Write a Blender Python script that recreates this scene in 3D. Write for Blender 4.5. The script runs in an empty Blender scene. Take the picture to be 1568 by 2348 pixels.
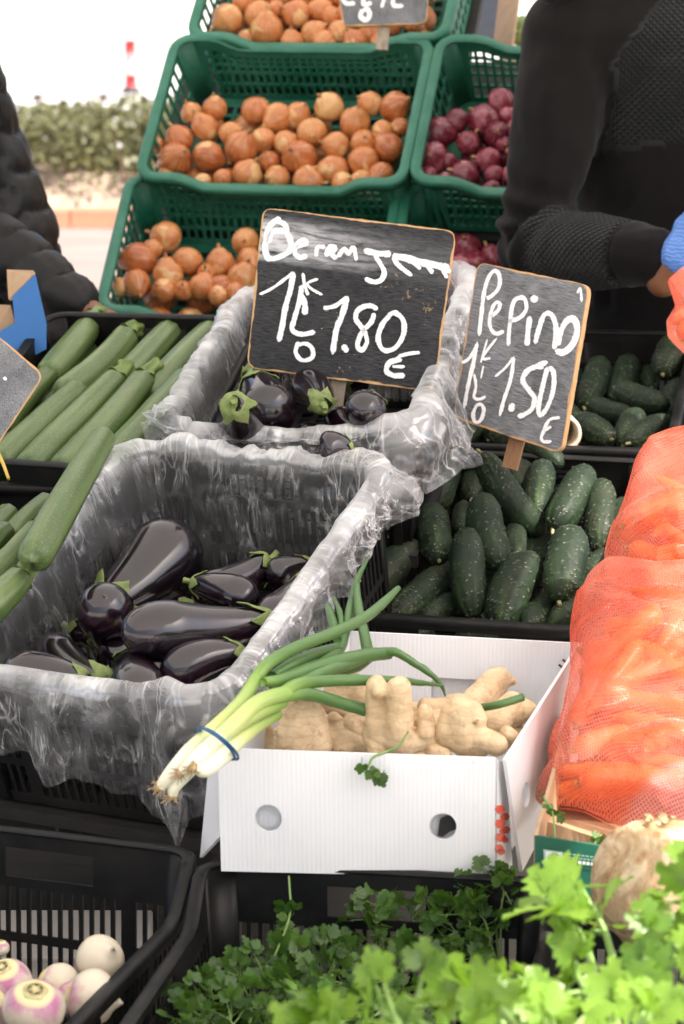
import bpy, bmesh, math, random
import numpy as np
from mathutils import Matrix, Vector, Quaternion
SC = bpy.context.scene
COL = SC.collection
random.seed(7); RNG = np.random.default_rng(7)
R_ = math.radians

# ------------------------------------------------------------------ camera
CAMZ = 1.65; FPX = 5543.0; CX, CY = 784.0, 1173.5; PITCH = math.atan(CY / FPX)
cd = bpy.data.cameras.new('camera'); cam = bpy.data.objects.new('camera', cd); COL.objects.link(cam)
cam.location = (0, 0, CAMZ); cam.rotation_euler = (math.pi / 2 - PITCH, 0, 0)
cd.sensor_fit = 'VERTICAL'; cd.sensor_height = 36.0; cd.lens = 85.0
cd.clip_start = 0.05; cd.clip_end = 600
cd.dof.use_dof = True; cd.dof.focus_distance = 3.52; cd.dof.aperture_fstop = 7.0
SC.camera = cam
# ------------------------------------------------------------------ sky, sun, exposure
SUN_EL, SUN_AZ = R_(52), R_(128)          # azimuth clockwise from +Y: the sun stands behind the camera, to the right
w = bpy.data.worlds.new('World'); SC.world = w; w.use_nodes = True
wn = w.node_tree; bg = wn.nodes['Background']
sk = wn.nodes.new('ShaderNodeTexSky'); sk.sky_type = 'NISHITA'; sk.sun_disc = False
sk.sun_elevation = SUN_EL; sk.sun_rotation = SUN_AZ; sk.air_density = 0.8; sk.dust_density = 4.0; sk.ozone_density = 0.6
wn.links.new(sk.outputs[0], bg.inputs[0]); bg.inputs[1].default_value = 0.14
sd = bpy.data.lights.new('sun', 'SUN'); so = bpy.data.objects.new('sun', sd); COL.objects.link(so)
sd.energy = 4.2; sd.angle = R_(0.6); sd.color = (1, .95, .86)
sdir = Vector((math.sin(SUN_AZ) * math.cos(SUN_EL), math.cos(SUN_AZ) * math.cos(SUN_EL), math.sin(SUN_EL)))
so.rotation_euler = sdir.to_track_quat('Z', 'Y').to_euler(); so.location = (3, -3, 6)
vs_ = SC.view_settings; vs_.view_transform = 'Standard'; vs_.look = 'None'; vs_.exposure = 1.33; vs_.gamma = 1; vs_.use_curve_mapping = False
SC.cycles.max_bounces = 10; SC.cycles.transparent_max_bounces = 24; SC.cycles.diffuse_bounces = 4; SC.cycles.glossy_bounces = 4
SC.cycles.transmission_bounces = 6; SC.cycles.caustics_reflective = False; SC.cycles.caustics_refractive = False

# ------------------------------------------------------------------ geometry helpers
CAMP = np.array([0, 0, CAMZ]); RT = np.array([1., 0, 0]); UPV = np.array([0, math.sin(PITCH), math.cos(PITCH)])
FW = np.array([0, math.cos(PITCH), -math.sin(PITCH)])
def ray(px, py): return FW + RT * ((px - CX) / FPX) + UPV * ((CY - py) / FPX)
YK = (.6, .9, 1.3, 1.535, 1.82, 1.955, 2.2, 2.4, 2.76, 3.0, 3.2, 3.5, 4.0, 6.0), (1.7, 2.1, 2.55, 2.85, 3.18, 3.43, 3.83, 4.10, 4.55, 5.0, 5.4, 5.75, 6.4, 10.2)
def stall_y(v): return float(np.interp(v, *YK))     # rows of the stall, from a first survey to metres away from the camera
def at_Y(px, py, y): r = ray(px, py); return CAMP + r * (y / r[1])
def at_y(px, py, v): return at_Y(px, py, stall_y(v))
def at_d(px, py, d): return at_y(px, py, d * (.93969 + .34202 * (CY - py) / 3261.0))
def at_z(px, py, z): r = ray(px, py); return CAMP + r * ((z - CAMZ) / r[2])
def at_pl(px, py, p, n):
    r = ray(px, py); return CAMP + r * (np.dot(np.asarray(p) - CAMP, n) / np.dot(r, n))
def dep(p): return float(np.dot(np.asarray(p) - CAMP, FW))
def to_px(p):
    q = np.asarray(p, float) - CAMP; z = q @ FW
    return CX + FPX * (q @ RT) / z, CY - FPX * (q @ UPV) / z
def unit(v): v = np.asarray(v, float); return v / np.linalg.norm(v)
def basis(yaw, tilt, roll):
    yaw, tilt, roll = R_(yaw), R_(tilt), R_(roll)
    y = np.array([math.sin(yaw) * math.cos(tilt), math.cos(yaw) * math.cos(tilt), math.sin(tilt)])
    x = np.array([math.cos(yaw), -math.sin(yaw), 0.]); z = np.cross(x, y)
    x2 = x * math.cos(roll) + z * math.sin(roll); return x2, y, np.cross(x2, y)
def frame(c, yaw, tilt, roll):
    x, y, z = basis(yaw, tilt, roll); M = Matrix.Identity(4)
    for i in range(3): M[i][0], M[i][1], M[i][2], M[i][3] = x[i], y[i], z[i], c[i]
    return M
def mat_axes(x, y, z, c):
    M = Matrix.Identity(4)
    for i in range(3): M[i][0], M[i][1], M[i][2], M[i][3] = x[i], y[i], z[i], c[i]
    return M
def axis_mat(a, b, roll=0.0, up=(0, 0, 1)):
    """frame centred between a and b, local +Z from a to b"""
    a, b = np.asarray(a, float), np.asarray(b, float); z = unit(b - a); u = np.asarray(up, float)
    if abs(z @ u) > .97: u = np.array([0, 1., 0])
    x = unit(np.cross(u, z)); y = np.cross(z, x)
    x2 = x * math.cos(roll) + y * math.sin(roll); y2 = np.cross(z, x2)
    return mat_axes(x2, y2, z, (a + b) / 2)
def scale_m(sx, sy, sz): return Matrix.Diagonal((sx, sy, sz, 1))
def aim(pa, pb, plane, L, near=0, h=0.0):
    """3-D ends of a thing whose ends show at pixels pa, pb, its middle h over a plane (p, n); near: +1 a is nearer, -1 b, 0 lies in the plane"""
    p, n = plane; p = np.asarray(p) + np.asarray(n) * h
    if near == 0: return at_pl(*pa, p, n), at_pl(*pb, p, n)
    mid = ((pa[0] + pb[0]) / 2, (pa[1] + pb[1]) / 2); zc = dep(at_pl(*mid, p, n))
    lo, hi = 0.0, L
    raw = lambda p_, d_: CAMP + ray(*p_) * d_; f = lambda d: np.linalg.norm(raw(pa, zc - near * d) - raw(pb, zc + near * d)) - L
    if f(0) >= 0: return raw(pa, zc), raw(pb, zc)
    for _ in range(40):
        m = (lo + hi) / 2
        if f(m) < 0: lo = m
        else: hi = m
    return raw(pa, zc - near * lo), raw(pb, zc + near * lo)

# numpy noise ------------------------------------------------------
def _h(ix, iy, iz, s):
    n = (ix * 374761393 + iy * 668265263 + iz * 2147483647 + s * 974634777) & 0xffffffff
    n = ((n ^ (n >> 13)) * 1274126177) & 0xffffffff; n = ((n ^ (n >> 15)) * 2246822519) & 0xffffffff
    return ((n ^ (n >> 16)) & 0xffffff) / float(0xffffff)
def vnoise(P, s=0):
    P = np.asarray(P, float); i = np.floor(P).astype(np.int64); f = P - i; u = f * f * (3 - 2 * f); o = 0
    for dx in (0, 1):
        for dy in (0, 1):
            for dz in (0, 1):
                wgt = (u[:, 0] if dx else 1 - u[:, 0]) * (u[:, 1] if dy else 1 - u[:, 1]) * (u[:, 2] if dz else 1 - u[:, 2])
                o = o + wgt * _h(i[:, 0] + dx, i[:, 1] + dy, i[:, 2] + dz, s)
    return o * 2 - 1
def fbm(P, o=4, s=0):
    r = 0; a = 1; P = np.asarray(P, float)
    for k in range(o): r = r + a * vnoise(P * 2 ** k, s + k); a *= .5
    return r
def worley(P, s=0):
    """F1 and F2-F1 of a 3-D cell noise: creases like crumpled film"""
    P = np.asarray(P, float); i = np.floor(P).astype(np.int64); d1 = np.full(len(P), 9.); d2 = np.full(len(P), 9.)
    for dx in (-1, 0, 1):
        for dy in (-1, 0, 1):
            for dz in (-1, 0, 1):
                j = i + (dx, dy, dz)
                c = j + np.stack([_h(j[:, 0], j[:, 1], j[:, 2], s + k) for k in (11, 23, 37)], 1)
                d = np.linalg.norm(P - c, axis=1); m = d < d1
                d2 = np.where(m, d1, np.minimum(d2, d)); d1 = np.where(m, d, d1)
    return d1, d2 - d1
def normals(V, F):
    n = np.zeros_like(V); a = V[F]; fn = np.cross(a[:, 2] - a[:, 0], a[:, -1 if F.shape[1] == 3 else 3] - a[:, 1])
    for k in range(F.shape[1]): np.add.at(n, F[:, k], fn)
    return n / (np.linalg.norm(n, axis=1)[:, None] + 1e-12)

# mesh makers -------------------------------------------------------
def mesh(name, V, F, mat=None, uv=None, smooth=True, attr=None):
    me = bpy.data.meshes.new(name); V = np.asarray(V, float)
    if isinstance(F, np.ndarray):
        me.vertices.add(len(V)); me.vertices.foreach_set('co', V.ravel())
        k = F.shape[1]; me.loops.add(F.size); me.loops.foreach_set('vertex_index', F.ravel().astype(np.int32))
        me.polygons.add(len(F)); me.polygons.foreach_set('loop_start', np.arange(0, F.size, k, dtype=np.int32))
        me.update(calc_edges=True); me.validate()
    else:
        me.from_pydata([tuple(v) for v in V], [], [tuple(f) for f in F])
    if uv is not None:
        l = me.uv_layers.new(name='UVMap'); li = np.empty(len(me.loops), np.int32); me.loops.foreach_get('vertex_index', li)
        l.data.foreach_set('uv', np.asarray(uv, float)[li].ravel())
    if attr:
        for k_, a in attr.items():
            at = me.attributes.new(k_, 'FLOAT', 'POINT'); at.data.foreach_set('value', np.asarray(a, float))
    if smooth: me.polygons.foreach_set('use_smooth', [True] * len(me.polygons))
    if mat: me.materials.append(mat)
    me.update(); return me
def obj(name, me, parent=None, M=None, kind=None, label=None):
    o = bpy.data.objects.new(name, me); COL.objects.link(o)
    if parent: o.parent = parent
    if M is not None: o.matrix_basis = M
    if kind: o['kind'] = kind
    if label: o['label'] = label
    return o
def tag(o, label, cat, group=None):
    o['label'] = label; o['category'] = cat
    if group: o['group'] = group
    return o
def thing(name, label, cat, M=None, group=None):
    o = bpy.data.objects.new(name, None); COL.objects.link(o); o.empty_display_size = .02
    if M is not None: o.matrix_basis = M
    return tag(o, label, cat, group)
def at_loc(p): return Matrix.Translation(Vector(p))
class Kind:
    """a template thing with its parts; the first use is the template itself, later uses are copies"""
    def __init__(s, root): s.root = root; s.used = False
    def put(s, M, label, group=None):
        if not s.used: s.used = True; r = s.root
        else:
            r = s.root.copy(); COL.objects.link(r)
            for ch in s.root.children:
                c = ch.copy(); COL.objects.link(c); c.parent = r
                for g in ch.children:
                    d = g.copy(); COL.objects.link(d); d.parent = c
        r.matrix_basis = M; r['label'] = label
        if group: r['group'] = group
        return r
def drop_unused(kinds):
    for k in kinds:
        if not k.used:
            for ch in list(k.root.children): bpy.data.objects.remove(ch)
            bpy.data.objects.remove(k.root)
def grid_faces(nu, nv, wrap_u=False, wrap_v=False):
    """vertex (i,j) = i*nv + j"""
    I = np.arange(nu if wrap_u else nu - 1); J = np.arange(nv if wrap_v else nv - 1); I, J = np.meshgrid(I, J, indexing='ij')
    I2 = (I + 1) % nu; J2 = (J + 1) % nv
    return np.stack([I * nv + J, I2 * nv + J, I2 * nv + J2, I * nv + J2], -1).reshape(-1, 4)
def frames(P):
    P = np.asarray(P, float); T = np.gradient(P, axis=0); T /= np.linalg.norm(T, axis=1)[:, None] + 1e-12
    a = np.array([0, 0, 1.]) if abs(T[0][2]) < .9 else np.array([1., 0, 0]); n = unit(np.cross(T[0], a)); X = [n]
    for k in range(1, len(P)):
        n = n - T[k] * (n @ T[k]); n = n / (np.linalg.norm(n) + 1e-12); X.append(n)
    X = np.array(X); return X, np.cross(T, X), T
def tube(P, r, ns=10, cross=None, close=True):
    """swept tube, radius r per point, cross(theta, t) a factor; closed by end points. Returns V, F, UV"""
    P = np.asarray(P, float); n = len(P); r = np.broadcast_to(np.asarray(r, float), (n,)); X, Y, T = frames(P)
    th = np.linspace(0, 2 * math.pi, ns, endpoint=False); TT, HH = np.meshgrid(np.linspace(0, 1, n), th, indexing='ij')
    k = cross(HH, TT) if cross is not None else np.ones_like(HH)
    V = P[:, None] + (r[:, None] * k)[..., None] * (np.cos(HH)[..., None] * X[:, None] + np.sin(HH)[..., None] * Y[:, None])
    F = [tuple(int(q) for q in f) for f in grid_faces(n, ns, wrap_v=True)]; V = V.reshape(-1, 3); UV = np.stack([HH / (2 * math.pi), TT], -1).reshape(-1, 2)
    if close:
        a = len(V); V = np.vstack([V, P[0], P[-1]]); UV = np.vstack([UV, [0, 0], [0, 1]])
        F = [f[::-1] for f in F]
        F += [(a, j, (j + 1) % ns) for j in range(ns)]; b = (n - 1) * ns; F += [(a + 1, b + (j + 1) % ns, b + j) for j in range(ns)]
        F = [f[::-1] for f in F]
    return V, F, UV
def spline(pts, n):
    """Catmull-Rom through pts"""
    p = np.asarray(pts, float); p = np.vstack([2 * p[0] - p[1], p, 2 * p[-1] - p[-2]]); m = len(p) - 3; out = []
    for t in np.linspace(0, m - 1e-6, n):
        i = int(t); u = t - i; a, b, c, d = p[i:i + 4]
        out.append(.5 * (2 * b + (c - a) * u + (2 * a - 5 * b + 4 * c - d) * u * u + (3 * b - a - 3 * c + d) * u ** 3))
    return np.array(out)
def merge(parts):
    V, F, U = [], [], []; o = 0
    for p in parts:
        v, f = np.asarray(p[0], float), p[1]; V.append(v); F += [tuple(int(i) + o for i in q) for q in f]; o += len(v)
        U.append(np.asarray(p[2], float) if len(p) > 2 and p[2] is not None else np.zeros((len(v), 2)))
    return np.vstack(V), F, np.vstack(U)
def box(x0, x1, y0, y1, z0, z1):
    V = [(x, y, z) for x in (x0, x1) for y in (y0, y1) for z in (z0, z1)]
    return V, [(0, 1, 3, 2), (4, 6, 7, 5), (0, 4, 5, 1), (2, 3, 7, 6), (0, 2, 6, 4), (1, 5, 7, 3)]
def bevel_box(x0, x1, y0, y1, z0, z1, b=.004, seg=2):
    bm = bmesh.new(); V, F = box(x0, x1, y0, y1, z0, z1); vs = [bm.verts.new(v) for v in V]
    for f in F: bm.faces.new([vs[i] for i in f])
    bmesh.ops.bevel(bm, geom=bm.edges[:], offset=b, segments=seg, affect='EDGES', profile=.5)
    bmesh.ops.recalc_face_normals(bm, faces=bm.faces[:])
    bm.verts.index_update(); r = ([tuple(v.co) for v in bm.verts], [tuple(v.index for v in f.verts) for f in bm.faces]); bm.free(); return r
def hexa(c8):
    """8 corners: bottom ring then top ring (counter-clockwise)"""
    return [tuple(c) for c in c8], [(3, 2, 1, 0), (4, 5, 6, 7), (0, 1, 5, 4), (1, 2, 6, 5), (2, 3, 7, 6), (3, 0, 4, 7)]
def plate(outer, holes, t, mapf):
    """flat plate with holes, outline (u,v) points, thickness t; mapf(u,v,w)->xyz"""
    bm = bmesh.new(); ed = []
    for loop in [outer] + holes:
        vs = [bm.verts.new((u, v, 0)) for u, v in loop]
        ed += [bm.edges.new((vs[i], vs[(i + 1) % len(vs)])) for i in range(len(vs))]
    bmesh.ops.triangle_fill(bm, edges=ed, use_beauty=True)
    r = bmesh.ops.extrude_face_region(bm, geom=bm.faces[:])
    for g in r['geom']:
        if isinstance(g, bmesh.types.BMVert): g.co.z = t
    bmesh.ops.recalc_face_normals(bm, faces=bm.faces[:]); bm.verts.index_update()
    V = np.array([mapf(*v.co) for v in bm.verts]); F = [tuple(v.index for v in f.verts) for f in bm.faces]; U = np.array([(v.co.x, v.co.y) for v in bm.verts]); bm.free()
    return V, F, U
def circ(cx, cy, r, n=20, ry=None): return [(cx + r * math.cos(2 * math.pi * i / n), cy + (ry or r) * math.sin(2 * math.pi * i / n)) for i in range(n)]
def rrect(x0, x1, y0, y1, r, n=5):
    o = []
    for cx, cy, a in ((x1 - r, y1 - r, 0), (x0 + r, y1 - r, 90), (x0 + r, y0 + r, 180), (x1 - r, y0 + r, 270)):
        o += [(cx + r * math.cos(R_(a + 90 * i / n)), cy + r * math.sin(R_(a + 90 * i / n))) for i in range(n + 1)]
    return o
def blob(parts, voxel, smooth=6, fac=.5):
    """one continuous surface grown round many overlapping closed meshes"""
    V, F, _ = merge(parts); me = mesh('tmp', V, F, smooth=False); o = bpy.data.objects.new('tmp', me); COL.objects.link(o)
    m = o.modifiers.new('r', 'REMESH'); m.mode = 'VOXEL'; m.voxel_size = voxel
    if smooth: s = o.modifiers.new('s', 'SMOOTH'); s.iterations = smooth; s.factor = fac
    dg = bpy.context.evaluated_depsgraph_get(); e = o.evaluated_get(dg).to_mesh()
    V = np.empty(len(e.vertices) * 3); e.vertices.foreach_get('co', V); V = V.reshape(-1, 3)
    F = np.empty(len(e.polygons) * 4, np.int32); e.loops.foreach_get('vertex_index', F); F = F.reshape(-1, 4)
    o.evaluated_get(dg).to_mesh_clear(); bpy.data.objects.remove(o); bpy.data.meshes.remove(me); return V, F
def capsule(a, b, ra, rb, ns=16, nr=6, flat=None):
    """tapered capsule; flat=(axis, factor) squashes it across one direction"""
    a, b = np.asarray(a, float), np.asarray(b, float); d = unit(b - a); P, r = [], []
    for t in np.linspace(-math.pi / 2 + .12, 0, nr): P.append(a + d * ra * math.sin(t)); r.append(ra * math.cos(t))
    for t in np.linspace(.25, .75, 3): P.append(a + (b - a) * t); r.append(ra + (rb - ra) * t)
    for t in np.linspace(0, math.pi / 2 - .12, nr): P.append(b + d * rb * math.sin(t)); r.append(rb * math.cos(t))
    V, F, U = tube(P, r, ns)
    if flat is not None:
        ax = unit(flat[0]); c = (a + b) / 2; k = (V - c) @ ax; V = V - (k * (1 - flat[1]))[:, None] * ax
    return V, F, U
def ball(c, r, n=14):
    c = np.asarray(c, float); r = np.broadcast_to(np.asarray(r, float), (3,)); t = np.linspace(-math.pi / 2 + .1, math.pi / 2 - .1, n)
    V, F, U = tube(np.stack([0 * t, 0 * t, np.sin(t)], 1), np.cos(t), n + 2); return V * r + c, F, U

# ------------------------------------------------------------------ materials
class NT:
    def __init__(s, name):
        s.m = bpy.data.materials.new(name); s.m.use_nodes = True; s.t = s.m.node_tree; s.b = s.t.nodes['Principled BSDF']; s.o = s.t.nodes['Material Output']
    def n(s, ty, **kw):
        x = s.t.nodes.new('ShaderNode' + ty)
        for k, v in kw.items():
            if hasattr(x, k) and not k[0].isupper(): setattr(x, k, v)
        return x
    def L(s, a, b): s.t.links.new(a, b)
    def setin(s, node, key, v):
        i = node.inputs[key]
        if isinstance(v, bpy.types.NodeSocket): s.L(v, i)
        else:
            if i.type == 'RGBA' and len(v) == 3: v = (*v, 1)
            i.default_value = v
    def coord(s, kind='Object', rnd=True, scale=(1, 1, 1)):
        c = s.n('TexCoord').outputs[kind]
        mp = s.n('Mapping'); s.L(c, mp.inputs[0]); mp.inputs['Scale'].default_value = scale
        if rnd:
            r = s.n('ObjectInfo').outputs['Random']; ml = s.n('Math', operation='MULTIPLY'); s.L(r, ml.inputs[0]); ml.inputs[1].default_value = 37.0
            cb = s.n('CombineXYZ'); s.L(ml.outputs[0], cb.inputs[0]); s.L(ml.outputs[0], cb.inputs[2]); s.L(cb.outputs[0], mp.inputs['Location'])
        return mp.outputs[0]
    def rand(s): return s.n('ObjectInfo').outputs['Random']
    def noise(s, v, scale=5, detail=4, rough=.55, dist=0):
        x = s.n('TexNoise'); s.L(v, x.inputs['Vector']); x.inputs['Scale'].default_value = scale; x.inputs['Detail'].default_value = detail
        x.inputs['Roughness'].default_value = rough; x.inputs['Distortion'].default_value = dist; return x.outputs[0]
    def vor(s, v, scale=5, feature='F1', out=0, rnd=1.0):
        x = s.n('TexVoronoi', feature=feature); s.L(v, x.inputs['Vector']); x.inputs['Scale'].default_value = scale
        x.inputs['Randomness'].default_value = rnd; return x.outputs[out]
    def wave(s, v, scale=5, axis='X', dist=0, dscale=1):
        x = s.n('TexWave', bands_direction=axis); s.L(v, x.inputs[0]); x.inputs['Scale'].default_value = scale
        x.inputs['Distortion'].default_value = dist; x.inputs['Detail Scale'].default_value = dscale; return x.outputs[1]
    def ramp(s, f, stops, interp='LINEAR'):
        x = s.n('ValToRGB'); s.L(f, x.inputs[0]); e = x.color_ramp.elements; x.color_ramp.interpolation = interp
        while len(e) < len(stops): e.new(.5)
        for k, (p, c) in enumerate(stops): e[k].position = p; e[k].color = (*c, 1) if len(c) == 3 else c
        return x.outputs[0]
    def lvl(s, f, a, b, c=0.0, d=1.0):
        x = s.n('MapRange'); s.setin(x, 0, f); x.inputs[1].default_value = a; x.inputs[2].default_value = b; x.inputs[3].default_value = c; x.inputs[4].default_value = d; return x.outputs[0]
    def mix(s, f, a, b, blend='MIX'):
        x = s.n('Mix', data_type='RGBA', blend_type=blend); s.setin(x, 0, f); s.setin(x, 6, a); s.setin(x, 7, b); return x.outputs[2]
    def math(s, op, a, b=0.0):
        x = s.n('Math', operation=op); s.setin(x, 0, a); s.setin(x, 1, b); return x.outputs[0]
    def attr(s, name): x = s.n('Attribute'); x.attribute_name = name; return x.outputs['Fac']
    def sep(s, v): x = s.n('SeparateXYZ'); s.L(v, x.inputs[0]); return x.outputs
    def bump(s, h, strength=.3, dist=.01, prev=None):
        x = s.n('Bump'); s.L(h, x.inputs['Height']); x.inputs['Strength'].default_value = strength; x.inputs['Distance'].default_value = dist
        if prev is not None: s.L(prev, x.inputs['Normal'])
        s.L(x.outputs[0], s.b.inputs['Normal']); return x.outputs[0]
    def set(s, **kw):
        for k, v in kw.items(): s.setin(s.b, k.replace('_', ' '), v)
        return s
def simple(name, c, rough=.5, var=.25, scale=20, bump=0, bscale=60, **kw):
    t = NT(name); v = t.coord(); f = t.noise(v, scale, 5)
    t.set(Base_Color=t.mix(t.lvl(f, .25, .75), tuple(x * (1 - var) for x in c), tuple(min(1, x * (1 + var)) for x in c)), Roughness=t.lvl(t.noise(v, scale * 2.3, 3), .2, .8, max(0, rough - .1), min(1, rough + .1)), **kw)
    if bump: t.bump(t.noise(v, bscale, 4), bump, .004)
    return t.m
M = {}
M['black_plastic'] = (lambda: (lambda t, v: (t.set(Base_Color=t.mix(t.lvl(t.noise(v, 9, 6, .7), .42, .72), (.0040, .0042, .0045), (.016, .0145, .013)), Specular_IOR_Level=.22, Roughness=t.lvl(t.noise(v, 30, 4), .2, .8, .36, .58)), t.bump(t.noise(v, 160, 3), .08, .002), t.m)[2])(*(lambda t: (t, t.coord()))(NT('black crate plastic'))))()
def _green():
    t = NT('green crate plastic'); v = t.coord()
    t.set(Base_Color=t.mix(t.lvl(t.noise(v, 7, 6, .7), .35, .75), (.008, .125, .072), (.055, .225, .150)), Roughness=t.lvl(t.noise(v, 25, 4), .2, .8, .35, .6)); t.bump(t.noise(v, 120, 3), .08, .002); return t.m
M['green_plastic'] = _green()
def _onion(name, cs, stripe, dark):
    t = NT(name); v = t.coord(); uv = t.coord('UV', True, (26, 1.3, 1)); r = t.rand()
    st = t.noise(uv, 1.6, 5, .6, .4)
    base = t.ramp(t.math('ADD', t.math('MULTIPLY', t.noise(v, 22, 3), .55), t.math('MULTIPLY', r, .5)), [(.25, cs[0]), (.5, cs[1]), (.8, cs[2])])
    c = t.mix(t.lvl(st, .45, .72), base, stripe)
    c = t.mix(t.lvl(t.math('ADD', t.noise(v, 13, 3, .5, .5), t.math('MULTIPLY', r, .10)), .63, .66, 0, .75), c, tuple(min(.75, x * 1.35 + .04) for x in stripe))
    c = t.mix(t.lvl(t.noise(v, 30, 6, .7, 1.2), .60, .70), c, dark)
    t.set(Base_Color=c, Roughness=t.lvl(t.noise(v, 40, 3), .3, .7, .20, .36), Coat_Weight=.2, Coat_Roughness=.2); t.bump(st, .25, .002); return t.m
M['onion'] = _onion('yellow onion skin', [(.38, .090, .024), (.52, .158, .046), (.60, .26, .088)], (.66, .33, .13), (.26, .065, .022))
M['red_onion'] = _onion('red onion skin', [(.10, .006, .018), (.17, .012, .03), (.25, .032, .058)], (.30, .08, .10), (.05, .004, .014))
M['dry_neck'] = simple('dry onion neck', (.50, .29, .12), .6, .35, 40, .3)
def _eggplant():
    t = NT('eggplant skin'); v = t.coord(); f = t.noise(v, 14, 4)
    c = t.mix(t.lvl(f, .45, .75), (.0065, .004, .0065), (.020, .0045, .012))
    c = t.mix(t.lvl(t.vor(v, 160), .02, .06, .35, 0), c, (.20, .15, .12))
    sc = t.lvl(t.noise(t.coord('Object', True, (1, 1, .35)), 26, 6, .75, 1.5), .69, .74)
    c = t.mix(t.math('MULTIPLY', sc, .6), c, (.16, .09, .06))
    t.set(Base_Color=c, Roughness=t.lvl(t.noise(v, 30, 4), .3, .7, .10, .22), Specular_IOR_Level=.62, Coat_Weight=.35, Coat_Roughness=.12); t.bump(t.noise(v, 18, 2), .05, .01); return t.m
M['eggplant'] = _eggplant()
def _calyx():
    t = NT('green calyx'); v = t.coord(); c = t.ramp(t.noise(v, 55, 5, .6), [(.3, (.10, .15, .035)), (.55, (.19, .25, .075)), (.75, (.26, .27, .11))])
    c = t.mix(t.lvl(t.noise(v, 30, 6, .7), .60, .72), c, (.22, .15, .07)); t.set(Base_Color=c, Roughness=.62); t.bump(t.noise(v, 120, 4), .35, .003); return t.m
M['calyx'] = _calyx()
def _zuc():
    t = NT('zucchini skin'); v = t.coord(); vs = t.coord('Object', True, (1, 1, .14)); r = t.rand()
    base = t.mix(t.lvl(t.math('ADD', t.noise(vs, 55, 3), t.math('MULTIPLY', r, .25)), .38, .85), (.055, .100, .022), (.150, .205, .075))
    base = t.mix(t.math('MULTIPLY', t.lvl(t.noise(t.coord('UV', True, (11, .5, 1)), 1.0, 3, .6, .3), .42, .62), .55), base, (.040, .080, .016))
    c = t.mix(t.lvl(t.vor(v, 330), .08, .30, .42, 0), base, (.32, .38, .19))
    c = t.mix(t.lvl(t.noise(v, 16, 7, .75, 1.0), .63, .70, 0, .75), c, (.17, .22, .055))
    c = t.mix(t.lvl(t.noise(vs, 40, 7, .8, .6), .70, .74, 0, .7), c, (.33, .30, .17))
    t.set(Base_Color=c, Roughness=t.lvl(t.noise(v, 60, 3), .3, .7, .30, .46), Specular_IOR_Level=.55); t.bump(t.noise(v, 90, 4), .10, .003); return t.m
M['zucchini'] = _zuc()
M['zucchini_stem'] = (lambda t: (lambda v: (t.set(Base_Color=t.ramp(t.noise(t.coord('Object', True, (1, 1, .2)), 120, 4), [(.3, (.075, .13, .022)), (.6, (.16, .22, .055)), (.8, (.28, .32, .12))]), Roughness=.6), t.bump(t.noise(v, 150, 3), .3, .002), t.m)[2])(t.coord()))(NT('zucchini stem'))
def _cuc():
    t = NT('cucumber skin'); v = t.coord(); r = t.rand(); z = t.sep(t.n('TexCoord').outputs['Generated'])[2]
    c = t.mix(t.lvl(t.noise(v, 26, 4), .35, .7), (.0075, .0165, .0085), (.019, .034, .016))
    st = t.math('MULTIPLY', t.lvl(t.noise(t.coord('UV', True, (9, .6, 1)), 1.4, 4), .5, .75), t.lvl(z, .12, .5, 1, 0))
    c = t.mix(st, c, (.040, .078, .020))
    c = t.mix(t.math('MULTIPLY', t.lvl(r, .55, 1, 0, .55), t.lvl(t.noise(v, 20, 6, .7), .45, .65)), c, (.05, .042, .022))
    c = t.mix(t.attr('wart'), c, (.36, .34, .25))
    t.set(Base_Color=c, Specular_IOR_Level=.26, Roughness=t.lvl(t.noise(v, 60, 4), .3, .7, .50, .68)); t.bump(t.noise(v, 110, 4), .18, .003); return t.m
M['cucumber'] = _cuc()
def _ginger():
    t = NT('ginger skin'); v = t.coord('Object', False); vr = t.coord()
    rings = t.wave(v, 26, 'Z', 5, 2.0)
    c = t.ramp(t.noise(vr, 28, 6, .65), [(.3, (.48, .33, .18)), (.55, (.64, .47, .28)), (.8, (.72, .57, .37))])
    c = t.mix(t.lvl(t.noise(vr, 45, 7, .75, .8), .55, .68, 0, .75), c, (.34, .19, .08))
    c = t.mix(t.lvl(rings, .0, .10, .30, 0), c, (.36, .22, .10))
    t.set(Base_Color=c, Roughness=.55, Subsurface_Weight=.06, Subsurface_Radius=(.012, .006, .003)); p = t.bump(t.noise(t.coord('Object', True, (1, 1, .35)), 120, 5, .6), .45, .004); t.bump(rings, .08, .003, p); return t.m
M['ginger'] = _ginger()
def _corr():
    t = NT('white corrugated plastic'); u = t.n('TexCoord').outputs['UV']; v = t.coord('Object', False)
    wv = t.wave(u, 55, 'X'); c = t.mix(t.lvl(t.noise(v, 6, 5), .3, .75), (.74, .75, .77), (.82, .82, .83)); c = t.mix(t.lvl(t.noise(v, 40, 6, .75), .66, .74, 0, .35), c, (.55, .52, .48))
    c = t.mix(t.lvl(wv, 0, .2, .05, 0), c, (.62, .64, .68))
    t.set(Base_Color=c, Roughness=.34, Transmission_Weight=0, Subsurface_Weight=.1, Subsurface_Radius=(.01, .01, .01)); t.bump(wv, .14, .0016); return t.m
M['corrugated'] = _corr()
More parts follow.
